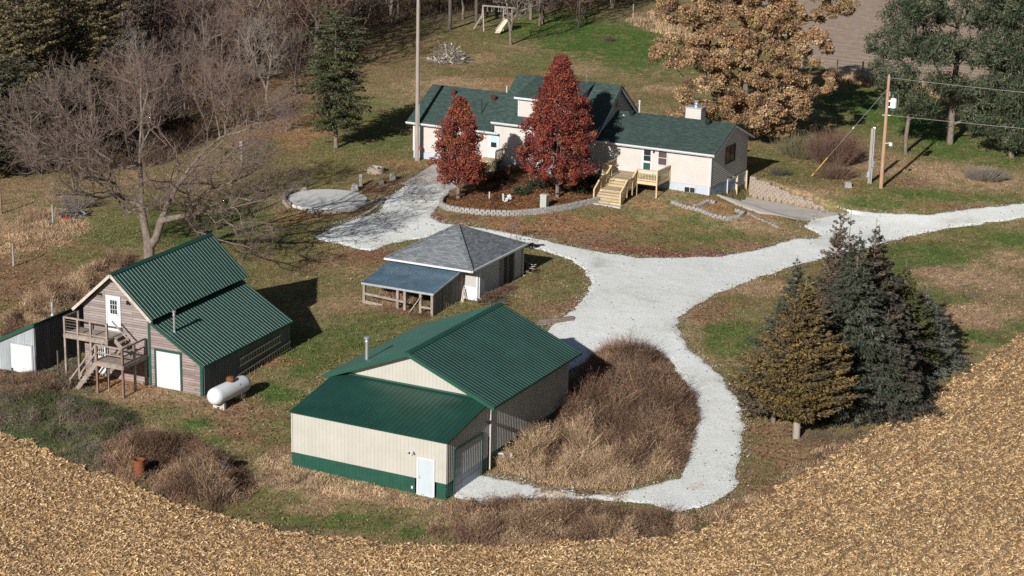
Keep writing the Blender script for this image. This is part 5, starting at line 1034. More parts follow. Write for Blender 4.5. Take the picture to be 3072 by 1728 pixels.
# ---- golden oak behind the wing
R = tree_at('golden_oak_tree', 'huge golden-brown oak with dense dry leaves behind the farmhouse wing', 'tree', 1868, 350)
S = [(0, 0, -.3), (0, 0, 2), (.1, 0, 4), (0, .1, 6), (-1, -.5, 8), (1.2, .3, 8), (0, 1, 10), (-2.8, -1, 10), (3, 0, 10), (-3.5, -2, 5.5), (3.5, -1.5, 5.5), (0, -2.5, 6)]; Pp = [-1, 0, 1, 2, 3, 3, 3, 4, 5, 2, 2, 2]
RZK = 1.0
def blobs(spec, n):
    out = []; tot = sum(s[3] * s[3] for s in spec)
    for x, y, z, r, rz in spec:
        rz = rz * RZK; k = int(n * r * r / tot) + 1; out.append(ellipsoid_pts(k, (x, y, z), (r, r, rz), .62))
    return np.concatenate(out)
SP_ = [(-3.2, -2, 4.4, 2.8, 1.7), (.2, -3, 3.4, 3.0, 1.5), (3.0, -2.4, 3.9, 2.5, 1.6), (-5.6, 0, 8.0, 2.7, 1.4), (-2.4, -1, 8.4, 2.8, 1.9), (1.6, -1.5, 7.2, 3.0, 2.0), (4.8, 0, 8.6, 2.4, 1.7), (-5.4, 0, 12.0, 2.4, 1.6), (-2.2, 0, 12.8, 3.0, 2.2), (1.6, 0, 11.8, 3.0, 2.2), (5.0, .5, 12.5, 2.6, 1.8), (7.4, .5, 12.2, 1.5, 1.0),
      (-3.4, 1, 15.8, 2.6, 1.8), (.6, 1, 16.2, 3.2, 2.2), (4.0, 1, 15.6, 2.3, 1.6), (0, 3, 9, 5, 5), (5.8, -.5, 5.4, 1.8, .9), (-4.6, -1.5, 2.6, 2.2, .9), (2, -2.5, 1.9, 2.0, .7)]
OP = [(.40, .27, .15), (.31, .195, .11), (.47, .345, .20), (.20, .12, .08), (.34, .19, .10), (.13, .08, .06), (.27, .21, .09)]
SP_ = [(a * 1.1 , b, c * 1.02, r, q) for a, b, c, r, q in SP_]
OC = blobs(SP_, 820); leafy(R, S, Pp, OC, RNG.uniform(.4, .85, len(OC)), 200, .205, OP, [.26, .22, .16, .12, .12, .07, .05], .5, flat=.7, bf=.35, asp=.62, up=.4, step=1.0, thr=.06)
# ---- conifers
def conifer(root, h, R, nb, pal, pw, p=.85, droop=.15, spr=30, size=.34, zlo=.06, lean=(0, 0), upt=.0, trunk=M['bark'], tr=.16, clear=0., asp=.32, rag=.25, prof=None, tipup=.2, flat=.25):
    z = zlo * h + clear + (h * (1 - zlo) - clear) * (1 - np.sqrt(RNG.uniform(0, 1, nb)) if True else 0); z = clear + (h - clear) * (1 - RNG.uniform(0, 1, nb) ** .55); z = np.sort(z)
    t = (z - clear) / (h - clear); L_ = R * ((1 - t) ** p if prof is None else prof(t)) * RNG.uniform(1 - rag, 1 + rag * .5, nb) + .12; a = np.arange(nb) * 2.39996 + RNG.uniform(-.4, .4, nb); lump = 1 + .16 * np.sin(a * 2.0 + z * .7) + .16 * np.sin(a * 5 + z * 2.1) + .1 * np.sin(a * 3 - z * 4.0); L_ = L_ * lump
    B0 = np.stack([lean[0] * z, lean[1] * z, z], 1); dr = -droop * (1 - t * .8) + RNG.normal(0, .08, nb) + upt; D = np.stack([np.cos(a), np.sin(a), dr], 1); D /= np.linalg.norm(D, axis=1)[:, None]
    E1 = B0 + D * L_[:, None]; E1[:, 2] += tipup * L_ * .3
    tk = [tubes(np.array([[lean[0] * q * h, lean[1] * q * h, q * h - .15] for q in np.linspace(0, .9, 8)]), np.array([[lean[0] * q * h, lean[1] * q * h, q * h] for q in np.linspace(0, .9, 8) + .125]), tr * (1 - np.linspace(0, .9, 8)) + .01, tr * (1 - np.linspace(.12, .99, 8)) + .01, 8), tubes(B0, E1, np.full(nb, .025), np.full(nb, .01), 3)]
    V, F = joinm([(v, f) for v, f in tk]); link('trunk', np_mesh('trunk', V, F), trunk, root)
    # sprays along each branch, more towards the tip, spreading into a flat fan
    spr = spr * 1.9; size = size * .68; cnt = np.maximum(4, (spr * L_ / R * 1.1).astype(int)); idx = np.repeat(np.arange(nb), cnt); n = len(idx); s = RNG.uniform(.12, 1, n) ** .6; side = RNG.uniform(-1, 1, n); w = (1.05 - s) * .45 + .08
    lat = np.stack([-np.sin(a), np.cos(a), np.zeros(nb)], 1)[idx]; P = B0[idx] + (E1 - B0)[idx] * s[:, None] + lat * (side * w * L_[idx] * .62)[:, None]; P[:, 2] += RNG.normal(0, .05, n) - np.abs(side) * .08 + tipup * .25 * s * s * L_[idx] * .3
    dirs = D[idx] * .9 + lat * side[:, None] * .9 + RNG.normal(0, .28, (n, 3)); dirs[:, 2] += -.1
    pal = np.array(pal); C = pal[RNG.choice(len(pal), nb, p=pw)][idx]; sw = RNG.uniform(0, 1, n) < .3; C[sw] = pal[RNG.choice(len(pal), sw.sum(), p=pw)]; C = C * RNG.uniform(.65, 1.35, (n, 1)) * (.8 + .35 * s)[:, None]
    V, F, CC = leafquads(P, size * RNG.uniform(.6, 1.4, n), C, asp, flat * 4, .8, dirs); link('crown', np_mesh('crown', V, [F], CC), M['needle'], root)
CEDG = [(.125, .09, .036), (.092, .07, .034), (.155, .11, .04), (.055, .05, .03), (.10, .068, .038)]
CEDB = [(.085, .065, .05), (.11, .085, .06), (.06, .055, .04), (.135, .095, .065)]
SPR = [(.052, .064, .042), (.038, .048, .034), (.07, .080, .056), (.052, .052, .034), (.08, .086, .066)]
SPRD = [(.056, .056, .044), (.042, .044, .035), (.066, .064, .054), (.06, .05, .04)]
FULL = lambda t: (1 - t) ** .92 * np.minimum(1, (t + .10) / .26) ** .6 * 1.12
def ced(name, label, dx, dy, h, R_, nb, pal, pw, **k):
    if 'prof' not in k: k['prof'] = FULL
    r = tree_at(name, label, 'tree', dx, dy); conifer(r, h, R_, nb, pal, pw, **k); return r
ced('cedar_tree', 'golden-brown feathery cedar with bare grey trunk foot in front of the conifer clump', 2003, 1100, 9.2, 2.75, 900, CEDG, [.3, .25, .2, .15, .1], p=.62, spr=48, size=.32, clear=1.0, rag=.55, upt=.5, trunk=M['polegrey'], tr=.22, prof=lambda t: (1 - t) ** .6 * np.minimum(1, (t + .12) / .22) ** .6, droop=.1, asp=.38)
ced('cedar_tree', 'dull brown small cedar left of the golden-brown cedar', 1945, 1062, 5.6, 2.3, 420, CEDB, [.3, .25, .3, .15], p=.55, spr=40, size=.32, clear=.7, upt=.3, tr=.15, asp=.4)
ced('cedar_tree', 'green-grey spruce at the back left of the conifer clump', 1985, 1000, 8.8, 2.6, 520, SPR, [.3, .3, .15, .15, .1], p=.75, spr=42, size=.34, droop=.1)
ced('cedar_tree', 'tall ragged brown-topped cedar at the back of the conifer clump', 2085, 985, 11.6, 2.6, 620, CEDB, [.3, .3, .2, .2], p=.8, spr=42, size=.36, upt=.5, rag=.5)
ced('spruce_tree', 'tall blue-grey spruce with drooping layered branches in the conifer clump', 2130, 1040, 11.2, 3.3, 860, SPR, [.25, .3, .15, .15, .15], p=.72, spr=56, size=.38, droop=.35, tipup=.5, rag=.45)
ced('spruce_tree', 'dark purple-grey leaning spruce behind the tall blue-grey spruce', 2195, 990, 10.4, 3.2, 720, SPRD, [.3, .3, .2, .2], p=.7, spr=50, size=.38, droop=.3, lean=(-.03, 0), rag=.4)
ced('cedar_tree', 'dark green cedar on the right shoulder of the conifer clump', 2258, 955, 7.6, 2.4, 480, [(.06, .07, .025), (.045, .055, .025), (.085, .08, .03)], [.4, .35, .25], p=.6, spr=42, size=.33, upt=.3)
ced('spruce_tree', 'low pale blue spruce at the right end of the conifer clump', 2315, 932, 5.6, 2.4, 480, [(.085, .095, .075), (.07, .08, .065), (.10, .108, .088)], [.4, .35, .25], p=.6, spr=46, size=.34, droop=.2)
ced('spruce_tree', 'grey-green spruce low on the right front of the conifer clump', 2215, 1045, 6.4, 2.7, 520, SPRD, [.3, .3, .2, .2], p=.65, spr=46, size=.34, droop=.3)
ced('cedar_tree', 'narrow dark cedar spire between the brown-topped cedar and the tall blue-grey spruce', 2108, 1010, 11.6, 1.9, 420, SPRD, [.3, .3, .2, .2], spr=40, size=.34, upt=.5, rag=.5)
ced('cedar_tree', 'narrow grey cedar spire right of the tall blue-grey spruce', 2172, 1010, 11.2, 2.0, 420, CEDB, [.3, .25, .3, .15], spr=40, size=.34, upt=.5, rag=.5)
# green conifer by the tall pole
ced('pine_tree', 'single dark green pine with bare grey trunk left of the tall pole', 845, 372, 13.0, 2.7, 560, [(.06, .075, .034), (.042, .055, .028), (.085, .095, .042), (.11, .09, .06)], [.32, .28, .22, .18], clear=1.9, spr=34, size=.36, rag=.75, tr=.2, prof=lambda t: (np.sin((t * .8 + .12) * pi)) ** .7, asp=.4)
# brown-green cedars at the left edge
LC = [('tall olive-brown cedar at the left edge of the picture', 60, 380, 17, 3.4), ('olive-brown cedar second from the left edge', 165, 330, 15, 3.2), ('pale tan-green cedar between the dark wood and the left cedars', 240, 250, 14, 3.0), ('dark cedar low at the left edge above the fence', -5, 450, 10, 3.6), ('dull green cedar at the far left top corner', 20, 200, 15, 3.4), ('dark green round cedar right of the olive-brown cedars', 215, 395, 8, 2.6), ('dark cedar deep in the wood behind the olive-brown cedars', 330, 150, 14, 3.0), ('dark cedar in the shadow of the wood right of the pale one', 420, 140, 13, 2.8)]
CL = [(.16, .13, .07), (.12, .105, .06), (.19, .15, .085), (.08, .08, .05)]
for j, (lb, dx, dy, h, r_) in enumerate(LC):
    ced('cedar_tree', lb, dx, dy, h, r_, 520, CL if j in (0, 1, 2) else [(.05, .055, .03), (.07, .07, .045), (.04, .04, .03), (.09, .085, .06)], [.3, .3, .2, .2], spr=42, size=.42, rag=.5, upt=.35, prof=lambda t: (np.sin((t * .86 + .1) * pi)) ** .6, asp=.42, clear=1.0)
# ---- open pines at the right
RZK = 1.35
def pine(label, dx, dy, h, spec, nc, tk=.24, bf=.35):
    R = tree_at('pine_tree', label, 'tree', dx, dy); S = [(0, 0, -.3)]; Pp = [-1]
    for i in range(1, 9): S.append((RNG.normal(0, .06), RNG.normal(0, .06), h * .1 * i)); Pp.append(i - 1)
    C = blobs(spec, nc); A, pr = grow(S, Pp, C, bf, .8); r, cnt = radii(A, pr, .022, .5, tk); e = np.where(pr >= 0)[0]
    V, F = joinm([tubes(A[pr[e]], A[e], np.minimum(r[pr[e]], r[e] * 1.3), r[e], 5)]); link('trunk', np_mesh('trunk', V, F, smooth=True), M['bark'], R)
    # needle tufts: spiky balls
    k = 48; idx = np.repeat(np.arange(len(C)), k); d = RNG.normal(0, 1, (len(idx), 3)) + np.array([0, 0, .35]); d /= np.linalg.norm(d, axis=1)[:, None]; L_ = RNG.uniform(.22, .48, len(idx)); cen = C[idx] + RNG.normal(0, .27, (len(idx), 3)) * np.array([1, 1, .9])
    pal = np.array([(.048, .066, .038), (.068, .088, .05), (.033, .046, .028), (.095, .112, .068), (.115, .12, .075)]); Cc = pal[RNG.choice(5, len(C), p=[.3, .25, .2, .15, .1])][idx] * RNG.uniform(.6, 1.4, (len(idx), 1))
    V, F, CC = leafquads(cen + d * (L_ * .4)[:, None], L_, Cc, .26, .2, 1, d); link('crown', np_mesh('crown', V, [F], CC), M['needle'], R)
pine('small-trunked open pine behind the utility pole', 2278, 385, 15, [(-1.2, 0, 12.5, 2.0, 1.0), (.4, 0, 13.6, 1.8, 1.1), (-2.0, 0, 10, 2.2, 1.0), (1.5, -.5, 9.6, 2.2, 1.1), (-1.8, -.5, 7.3, 2.2, .8), (1.2, 0, 6.4, 1.9, .9), (-.6, -.6, 5.0, 2.2, .7), (1.2, -.5, 4.2, 1.3, .6)], 380, .2)
pine('large open-crowned pine with thick pale trunk right of the utility pole', 2390, 362, 18, [(-2.2, 0, 15.5, 2.2, 1.3), (1.0, 0, 16.5, 2.6, 1.6), (3.6, 0, 14.6, 2.0, 1.3), (-3.2, 0, 12.4, 2.0, 1.1), (0, -1, 13, 2.6, 1.3), (3.6, -.5, 11.5, 2.2, 1.2), (-1.8, 0, 9.2, 2.2, 1.0), (2.0, -1, 8.8, 2.4, .9), (4.4, 0, 8.0, 1.8, .8), (1.2, -1.5, 3.2, 1.2, .6), (-.6, -1.4, 5.8, 1.7, .7), (3.5, 0, 5.0, 1.3, .5)], 680, .34)
pine('dense pine at the right edge of the picture', 2545, 395, 16, [(-1, 0, 14, 2.4, 1.3), (1.5, 0, 12.5, 2.4, 1.4), (-1.8, -.5, 10.2, 2.4, 1.2), (1.2, -.5, 8.6, 2.6, 1.2), (-1.8, -.8, 6.2, 2.4, 1.0), (1.0, -1, 4.4, 2.4, .9), (-2.4, -.6, 3.0, 1.7, .6), (.5, -1, 2.0, 2.0, .5)], 560, .3)
pine('pine half out of the picture at the upper right', 2600, 300, 18, [(-1, 0, 16, 2.4, 1.6), (-2, 0, 13, 2.8, 1.6), (-2, 0, 10, 2.8, 1.6), (-1, 0, 6, 2.6, 1.3)], 500, .3)
# ================================================================ yard objects
def pile_free(root, name, m, n, rad, hgt, lmin, lmax, r0, r1):
    P = []; Q = []; R0 = []; 
    for _ in range(n):
        a = RNG.uniform(0, 2 * pi); rr = rad * RNG.uniform(0, 1) ** .6; c = np.array([rr * cos(a), rr * sin(a) * .8, RNG.uniform(.05, hgt) * (1 - (rr / rad) ** 1.5) + .08]); d = RNG.normal(0, 1, 3) * np.array([1, 1, .45]); d /= np.linalg.norm(d); l = RNG.uniform(lmin, lmax)
        P.append(c - d * l / 2); Q.append(c + d * l / 2); R0.append(RNG.uniform(r0, r1))
    P = np.array(P); Q = np.array(Q); P[:, 2] = np.maximum(P[:, 2], .03); Q[:, 2] = np.maximum(Q[:, 2], .03); R = np.array(R0); V, F = tubes(P, Q, R, R * .7, 6); link(name, np_mesh(name, V, [F]), m, root)
# tall pole by the house
R = tree_at('tall_pole', 'very tall grey wooden pole at the left corner of the farmhouse', 'pole', 1049, 403)
part(R, 'shaft', M['polegrey'], lambda b: b.tube((0, 0, -.5), (0, 0, 17.5), .19, 14, .13)); part(R, 'meter_box', M['red'], lambda b: b.box(.16, .3, -.12, .08, 1.0, 1.3)); part(R, 'conduit', M['galv'], lambda b: b.tube((.18, -.08, 0), (.16, -.08, 5), .03, 6))
# utility pole with transformer
R = tree_at('utility_pole', 'brown wooden utility pole carrying a white transformer', 'utility pole', 2216, 473)
part(R, 'shaft', M['polewood'], lambda b: b.tube((0, 0, -.5), (0, 0, 9.6), .17, 14, .12))
tr = part(R, 'transformer', M['transf'], lambda b: (b.lathe([(.01, 6.75), (.25, 6.78), (.27, 6.9), (.27, 7.6), (.25, 7.68), (.2, 7.74), (.01, 7.78)], 18, (.5, -.1, 0)), b.beam((.1, -.05, 7.5), (.3, -.1, 7.5), .08, .12), b.beam((.1, -.05, 7.0), (.3, -.1, 7.0), .08, .12)))
part(tr, 'base_band', M['gtrim'], lambda b: b.lathe([(.272, 6.8), (.274, 6.95)], 18, (.5, -.1, 0))); part(tr, 'bushing', M['steel'], lambda b: (b.tube((.42, -.15, 7.7), (.4, -.2, 8.05), .04, 8), b.tube((.15, -.05, 7.9), (.15, -.05, 8.3), .05, 8)))
part(R, 'yard_light', M['transf'], lambda b: (b.beam((0, -.1, 3.9), (.45, -.25, 4.0), .04, .04), b.lathe([(.05, 4.05), (.16, 3.95), (.14, 3.75), (.02, 3.68)], 12, (.5, -.27, 0))))
part(R, 'insulator', M['white'], lambda b: (b.tube((0, 0, 9.6), (0, 0, 9.72), .04, 8), b.tube((.1, -.05, 6.3), (.35, -.1, 6.28), .04, 8), b.tube((-.05, -.05, 6.3), (-.35, .0, 6.28), .03, 8)))
UP = np.array(R.location)
def cable(name, label, p, q, sag, r=.013, m=None, cat='cable', group=None):
    p, q = np.array(p, float), np.array(q, float); t = np.linspace(0, 1, 40)[:, None]; C = p + (q - p) * t; C[:, 2] -= (4 * sag * t * (1 - t))[:, 0]
    V, F = tubes(C[:-1], C[1:], np.full(39, r), np.full(39, r), 5); o = link(name, np_mesh(name, V, [F]), m or M['wire']); tag(o, label, cat, group)
cable('power_line', 'upper pale cable running right from the utility pole top', UP + (0, 0, 9.45), UP + (44, -14.5, 9.7), .6); cable('power_line', 'lower pale cable running right from below the transformer', UP + (.3, -.1, 6.3), UP + (44, -14.5, 7.0), .5)
e = G(2040, 445); cable('guy_wire', 'slanting guy wire from the utility pole down into the bare bush', UP + (0, 0, 8.6), np.array(e), 0.0, .014, M['galv'])
d = (UP + (0, 0, 8.6) - np.array(e)); o = MB().tube(np.array(e) + d * .01, np.array(e) + d * .22, .03, 8).build('guy_wire_guard', M['yellow']); tag(o, 'yellow guard tube on the foot of the guy wire beside the bush', 'wire guard')
o = MB().tube(np.array(e) + d * .55, np.array(e) + d * .565, .07, 8).build('guy_insulator', M['white']); tag(o, 'small white insulator halfway up the slanting guy wire', 'insulator')
R = tree_at('meter_post', 'short grey meter post with conduits left of the utility pole', 'post', 2187, 461)
part(R, 'post', M['polegrey'], lambda b: b.beam((-.1, 0, -.3), (-.1, 0, 4.8), .16, .16)); part(R, 'post', M['galv'], lambda b: b.beam((.12, 0, -.3), (.12, 0, 4.75), .09, .12)); part(R, 'conduit', M['steel'], lambda b: (b.tube((.0, -.12, 0), (.0, -.12, 4.9), .035, 8), b.tube((0, -.12, 4.9), (.15, -.2, 4.85), .05, 8)))
part(R, 'meter', M['bluegrey'], lambda b: (b.box(.04, .26, -.2, -.06, 1.5, 2.0), b.tube((.15, -.2, 1.78), (.15, -.27, 1.78), .08, 12))); part(R, 'breaker_box', M['galv'], lambda b: b.box(-.3, -.06, -.2, -.08, .6, 1.1))
# fence posts
def fpost(label, px, py, h, r=.07, m='polegrey', lean=(0, 0), grp=None, cat='fence post'):
    x, y, z = G(px / 1.1925, py / 1.1925); o = MB().tube((0, 0, -.3), (lean[0], lean[1], h), r, 8, r * .85).build('fence_post', M[m], loc=(x, y, z)); tag(o, label, cat, grp)
fpost('pale grey fence post alone on the left slope', 41, 799, 1.7, .08); fpost('thin dark post in front of the white roll up door of the tin shed', 110, 1156, 1.8, .06, 'barkdark'); fpost('short dark post left of the tin shed door', 40, 1162, 1.2, .07, 'barkdark')
fpost('dark post in front of the streaked tin wall', 176, 1138, 1.8, .06, 'barkdark'); fpost('galvanised post beside the scrap heap on the left slope', 159, 671, 1.5, .07, 'galv'); fpost('reddish post at the left edge of the picture', 4, 640, 1.9, .09, 'postwood')
fpost('pale fence post at the ploughed field right of the oak', 2586, 238, 1.9, .11); fpost('fence post between the two open pines', 2813, 290, 1.7, .11); fpost('thin fence post in the oak shadow by the ploughed field', 2510, 225, 1.6, .07, 'barkdark'); fpost('fence post in tan grass left of the oak', 1899, 56, 1.8, .09)
fpost('fence post in the dark strip right of the oak', 2405, 205, 1.7, .08)
# white marker post
R = tree_at('marker_post', 'thin white post with a small white box in the back yard left of the pole', 'post', 607, 404); part(R, 'pole', M['white'], lambda b: b.tube((0, 0, -.2), (0, 0, 1.5), .035, 8)); part(R, 'box', M['white'], lambda b: b.box(-.12, .12, -.1, .1, 1.3, 1.75))
# propane tank
x, y, z = G(577, 1013); R = thing('propane_tank', 'white horizontal propane tank with a red-brown valve cover on the lawn', 'tank', (x, y, z), radians(62))
rr = .52; prof = [(.01, -1.75), (.2, -1.72), (.38, -1.62), (.49, -1.45), (rr, -1.25), (rr, 1.25), (.49, 1.45), (.38, 1.62), (.2, 1.72), (.01, 1.75)]
part(R, 'body', M['whitetank'], lambda b: b.lathe(prof, 28, (0, 0, .78), 'x'), smooth=True); part(R, 'valve_cover', M['rust'], lambda b: b.lathe([(.24, -.12), (.26, .1), (.2, .2), (.01, .24)], 16, (.15, 0, 1.35)))
for xx in (-.95, .95): part(R, 'foot', M['concrete'], lambda b: (b.box(xx - .1, xx + .1, -.4, .4, -.2, .36)))
part(R, 'pipework', M['barkdark'], lambda b: (b.tube((.5, -.45, 1.05), (.5, -.56, .2), .02, 6), b.tube((.45, .0, 1.31), (.5, -.45, 1.07), .02, 6), b.tube((.65, -.2, 1.27), (.65, -.53, .7), .014, 6)))
# barrels
def barrel(name, label, px, py, m, top, h=.9, r=.3):
    x, y, z = G(px / 1.1925, py / 1.1925); R = thing(name, label, 'barrel', (x, y, z))
    part(R, 'body', m, lambda b: b.lathe([(r, -.1), (r, h * .32), (r * 1.04, h * .34), (r, h * .36), (r, h * .66), (r * 1.04, h * .68), (r, h * .7), (r, h), (r * 1.03, h + .02), (r * .95, h), (r * .95, h * .2), (.01, h * .2)], 22), smooth=False); part(R, 'rim', top, lambda b: b.lathe([(r * 1.03, h - .01), (r * 1.04, h + .03), (r * .96, h + .03), (r * .95, h - .1)], 22))
barrel('burn_barrel', 'rusty orange open barrel in the weeds beside the corn stubble', 419, 1432, M['rust'], M['rust'], 1.0); barrel('burn_barrel', 'dark blue barrel with rusty top in the weeds', 672, 1424, mat('dark_blue_drum', (.03, .045, .06), .6, .3), M['rust'], .9)
# block walls
def blockwall(name, label, pts, h, m, bl=.42, bh=.17, dp=.28, zb=None, top=None, cat='retaining wall'):
    pts = [np.array(p[:2], float) for p in pts]; L_ = [0]
    for a, b_ in zip(pts[:-1], pts[1:]): L_.append(L_[-1] + np.linalg.norm(b_ - a))
    b = MB(); o = pts[0]; oz = T1(*o); nrow = int(round(h / bh)) if top is None else 30
    def at(s):
        i = max(0, min(len(pts) - 2, int(np.searchsorted(L_, s)) - 1)); t = (s - L_[i]) / max(1e-6, L_[i + 1] - L_[i]); return pts[i] + (pts[i + 1] - pts[i]) * t
    for r in range(nrow):
        s = 0 if r % 2 == 0 else -bl / 2
        while s < L_[-1] - .1:
            s0 = max(0, s + .012); s1 = min(L_[-1], s + bl - .012)
            if s1 - s0 > .08:
                p, q = at(s0), at(s1); d_ = (q - p) / np.linalg.norm(q - p); nn = np.array([-d_[1], d_[0]]); base = T1(*((p + q) / 2)) - .1 if zb is None else zb; z0 = base + r * bh; z1 = z0 + bh - .008
                if top is None or z1 <= top((s0 + s1) / 2) + .02:
                    j = RNG.uniform(-.02, .02); k = nn * dp / 2
                    P = [(p - k - nn * j), (q - k - nn * j), (q + k), (p + k)]; c = d_ * .03
                    b.hexa([(*(v - o), z0 - oz) for v in P] + [(*(P[0] + c + nn * .02 - o), z1 - oz), (*(P[1] - c + nn * .02 - o), z1 - oz), (*(P[2] - c - o), z1 - oz), (*(P[3] + c - o), z1 - oz)])
            s += bl
    ob = b.build(name, m, loc=(o[0], o[1], oz)); tag(ob, label, cat); return ob
blockwall('retaining_wall', 'long curved grey block edging in front of the planting bed', Gp([(1125, 498), (1112, 508), (1108, 520), (1125, 528), (1160, 534), (1220, 540), (1290, 542), (1350, 537), (1370, 535), (1420, 527), (1480, 514), (1506, 508)]), .5, M['block'])
blockwall('retaining_wall', 'grey curved block edging around the far left of the round concrete pad', Gp([(770, 482), (735, 486), (715, 500), (714, 512), (728, 522)]), .5, M['blocktan'])
blockwall('retaining_wall', 'pale block edging along the near side of the round concrete pad', Gp([(770, 532), (810, 536), (850, 534), (900, 526), (935, 512), (960, 500)]), .36, M['block'])
blockwall('stone_edging', 'dark worn stone edging between the pad and the gravel court', Gp([(966, 498), (955, 514), (930, 532), (900, 548), (870, 560), (838, 572)]), .2, M['block'], bl=.5, cat='edging')
blockwall('stone_edging', 'grey stone edging curving below the farmhouse corner', Gp([(1690, 510), (1720, 522), (1760, 530), (1795, 545), (1830, 552), (1860, 548), (1872, 538), (1850, 530)]), .34, M['block'], bl=.36, cat='edging')
blockwall('stone_edging', 'short stone edging nearest the farmhouse corner drain', Gp([(1745, 523), (1765, 517), (1785, 508), (1800, 512)]), .34, M['block'], bl=.36, cat='edging')
blockwall('stone_edging', 'broken stone edging beside the concrete garage apron', Gp([(1880, 535), (1905, 548), (1935, 560), (1960, 572)]), .17, M['block'], bl=.36, cat='edging')
hw = lambda a, b: (HO[0] + a * cos(HY) - b * sin(HY), HO[1] + a * sin(HY) + b * cos(HY))
blockwall('retaining_wall', 'tan block retaining wall stepping down beside the walk-out garage', [hw(.35, 8.5), hw(2.4, 7.86), hw(4.4, 7.24), hw(6.4, 6.62), hw(8.2, 6.06)], 2, M['blocktan'], bl=.42, bh=.2, zb=.45, top=lambda s: 2.45 - .17 * max(0, s - .6))
# round pad
me_ = MB(); n_ = 40
me_.lathe([(.01, .12), (3.3, .12), (3.34, .1), (3.34, -.4)], n_, (0, 0, 0)); o = me_.build('concrete_pad', M['padconc'], loc=(_pc[0], _pc[1], T1(*_pc))); o.scale = (1, 1.0, 1); tag(o, kind='structure')
# sage utility box, ornaments
x, y, z = G(1369, 527); R = thing('utility_box', 'sage green plastic utility box on the block edging of the bed', 'utility box', (x, y, z), HY); part(R, 'cabinet', M['boxgreen'], lambda b: b.box(-.27, .27, -.24, .24, 0, 1.15)); part(R, 'lid', M['boxgreen'], lambda b: b.hexa([(-.31, -.29, 1.15), (.31, -.29, 1.15), (.31, .29, 1.15), (-.31, .29, 1.15), (-.27, -.2, 1.25), (.27, -.2, 1.25), (.27, .26, 1.25), (-.27, .26, 1.25)])); part(R, 'foot', M['blackvent'], lambda b: b.box(-.3, .3, -.27, .27, -.1, .04))
x, y, z = G(1275, 508); R = thing('garden_ornament', 'white garden ornament with wings lying in the planting bed', 'ornament', (x, y, z + .1), .3); part(R, 'post', M['white'], lambda b: b.beam((-.3, 0, 0), (-.34, 0, .6), .12, .1)); part(R, 'body', M['white'], lambda b: b.lathe([(.01, -.3), (.1, -.2), (.13, 0), (.08, .2), (.01, .3)], 10, (.15, 0, .15), 'x')); part(R, 'wing', M['white'], lambda b: b.slab([(.0, -.1, .25), (.35, -.1, .3), (.3, .15, .5), (.05, .15, .42)], .03)); part(R, 'wing', M['white'], lambda b: b.slab([(-.4, -.45, .05), (-.1, -.5, .1), (.15, -.1, .25), (-.05, -.05, .2)], .03))
o = MB().tube((0, 0, -.1), (0, 0, .6), .05, 8).build('marker_pipe', M['white'], loc=(*G(1231, 503)[:2], G(1231, 503)[2] + .08)); tag(o, 'short white pipe standing in the leaf-covered planting bed', 'pipe')
x, y, z = G(1268, 1172); o = MB(); o.tube((-.5, .3, .6), (-.05, .3, .6), .06, 8); o.tube((-.05, .3, .6), (-.05, .3, .35), .06, 8); tag(o.build('drain_pipe', M['white'], loc=(x, y, z)), 'white elbow pipe sticking out beside the barn corner', 'pipe')
x, y, z = G(1285, 1172); o = MB(); o.tube((0, 0, .1), (.02, 0, .75), .065, 8); o.tube((0, 0, .1), (-.22, 0, .0), .065, 8); tag(o.build('drain_pipe', M['white'], loc=(x, y, z)), 'white upright elbow pipe in the weeds right of the first', 'pipe')
# little garden windmill behind the hip-roofed shed
x, y, z = G(1292, 606); R = thing('garden_windmill', 'small dark garden windmill behind the hip-roofed shed', 'windmill', (x, y, z)); part(R, 'tower', M['barkdark'], lambda b: [b.beam((sx * .28, sy * .28, 0), (sx * .05, sy * .05, 1.15), .025, .025) for sx in (-1, 1) for sy in (-1, 1)])
part(R, 'wheel', M['barkdark'], lambda b: [b.hexa([(cos(t) * .05, -.1, 1.3 + sin(t) * .05), (cos(t + .2) * .05, -.1, 1.3 + sin(t + .2) * .05), (cos(t + .2) * .36, -.13, 1.3 + sin(t + .2) * .36), (cos(t) * .36, -.09, 1.3 + sin(t) * .36), (cos(t) * .05, -.09, 1.3 + sin(t) * .05), (cos(t + .2) * .05, -.09, 1.3 + sin(t + .2) * .05), (cos(t + .2) * .36, -.12, 1.3 + sin(t + .2) * .36), (cos(t) * .36, -.08, 1.3 + sin(t) * .36)]) for t in np.arange(0, 6.2, .5)]); part(R, 'tail', M['barkdark'], lambda b: (b.beam((0, -.05, 1.3), (.5, .25, 1.3), .02, .02), b.hexa([(.45, .2, 1.2), (.7, .36, 1.18), (.7, .37, 1.18), (.45, .21, 1.2), (.45, .2, 1.4), (.7, .36, 1.44), (.7, .37, 1.44), (.45, .21, 1.4)])))
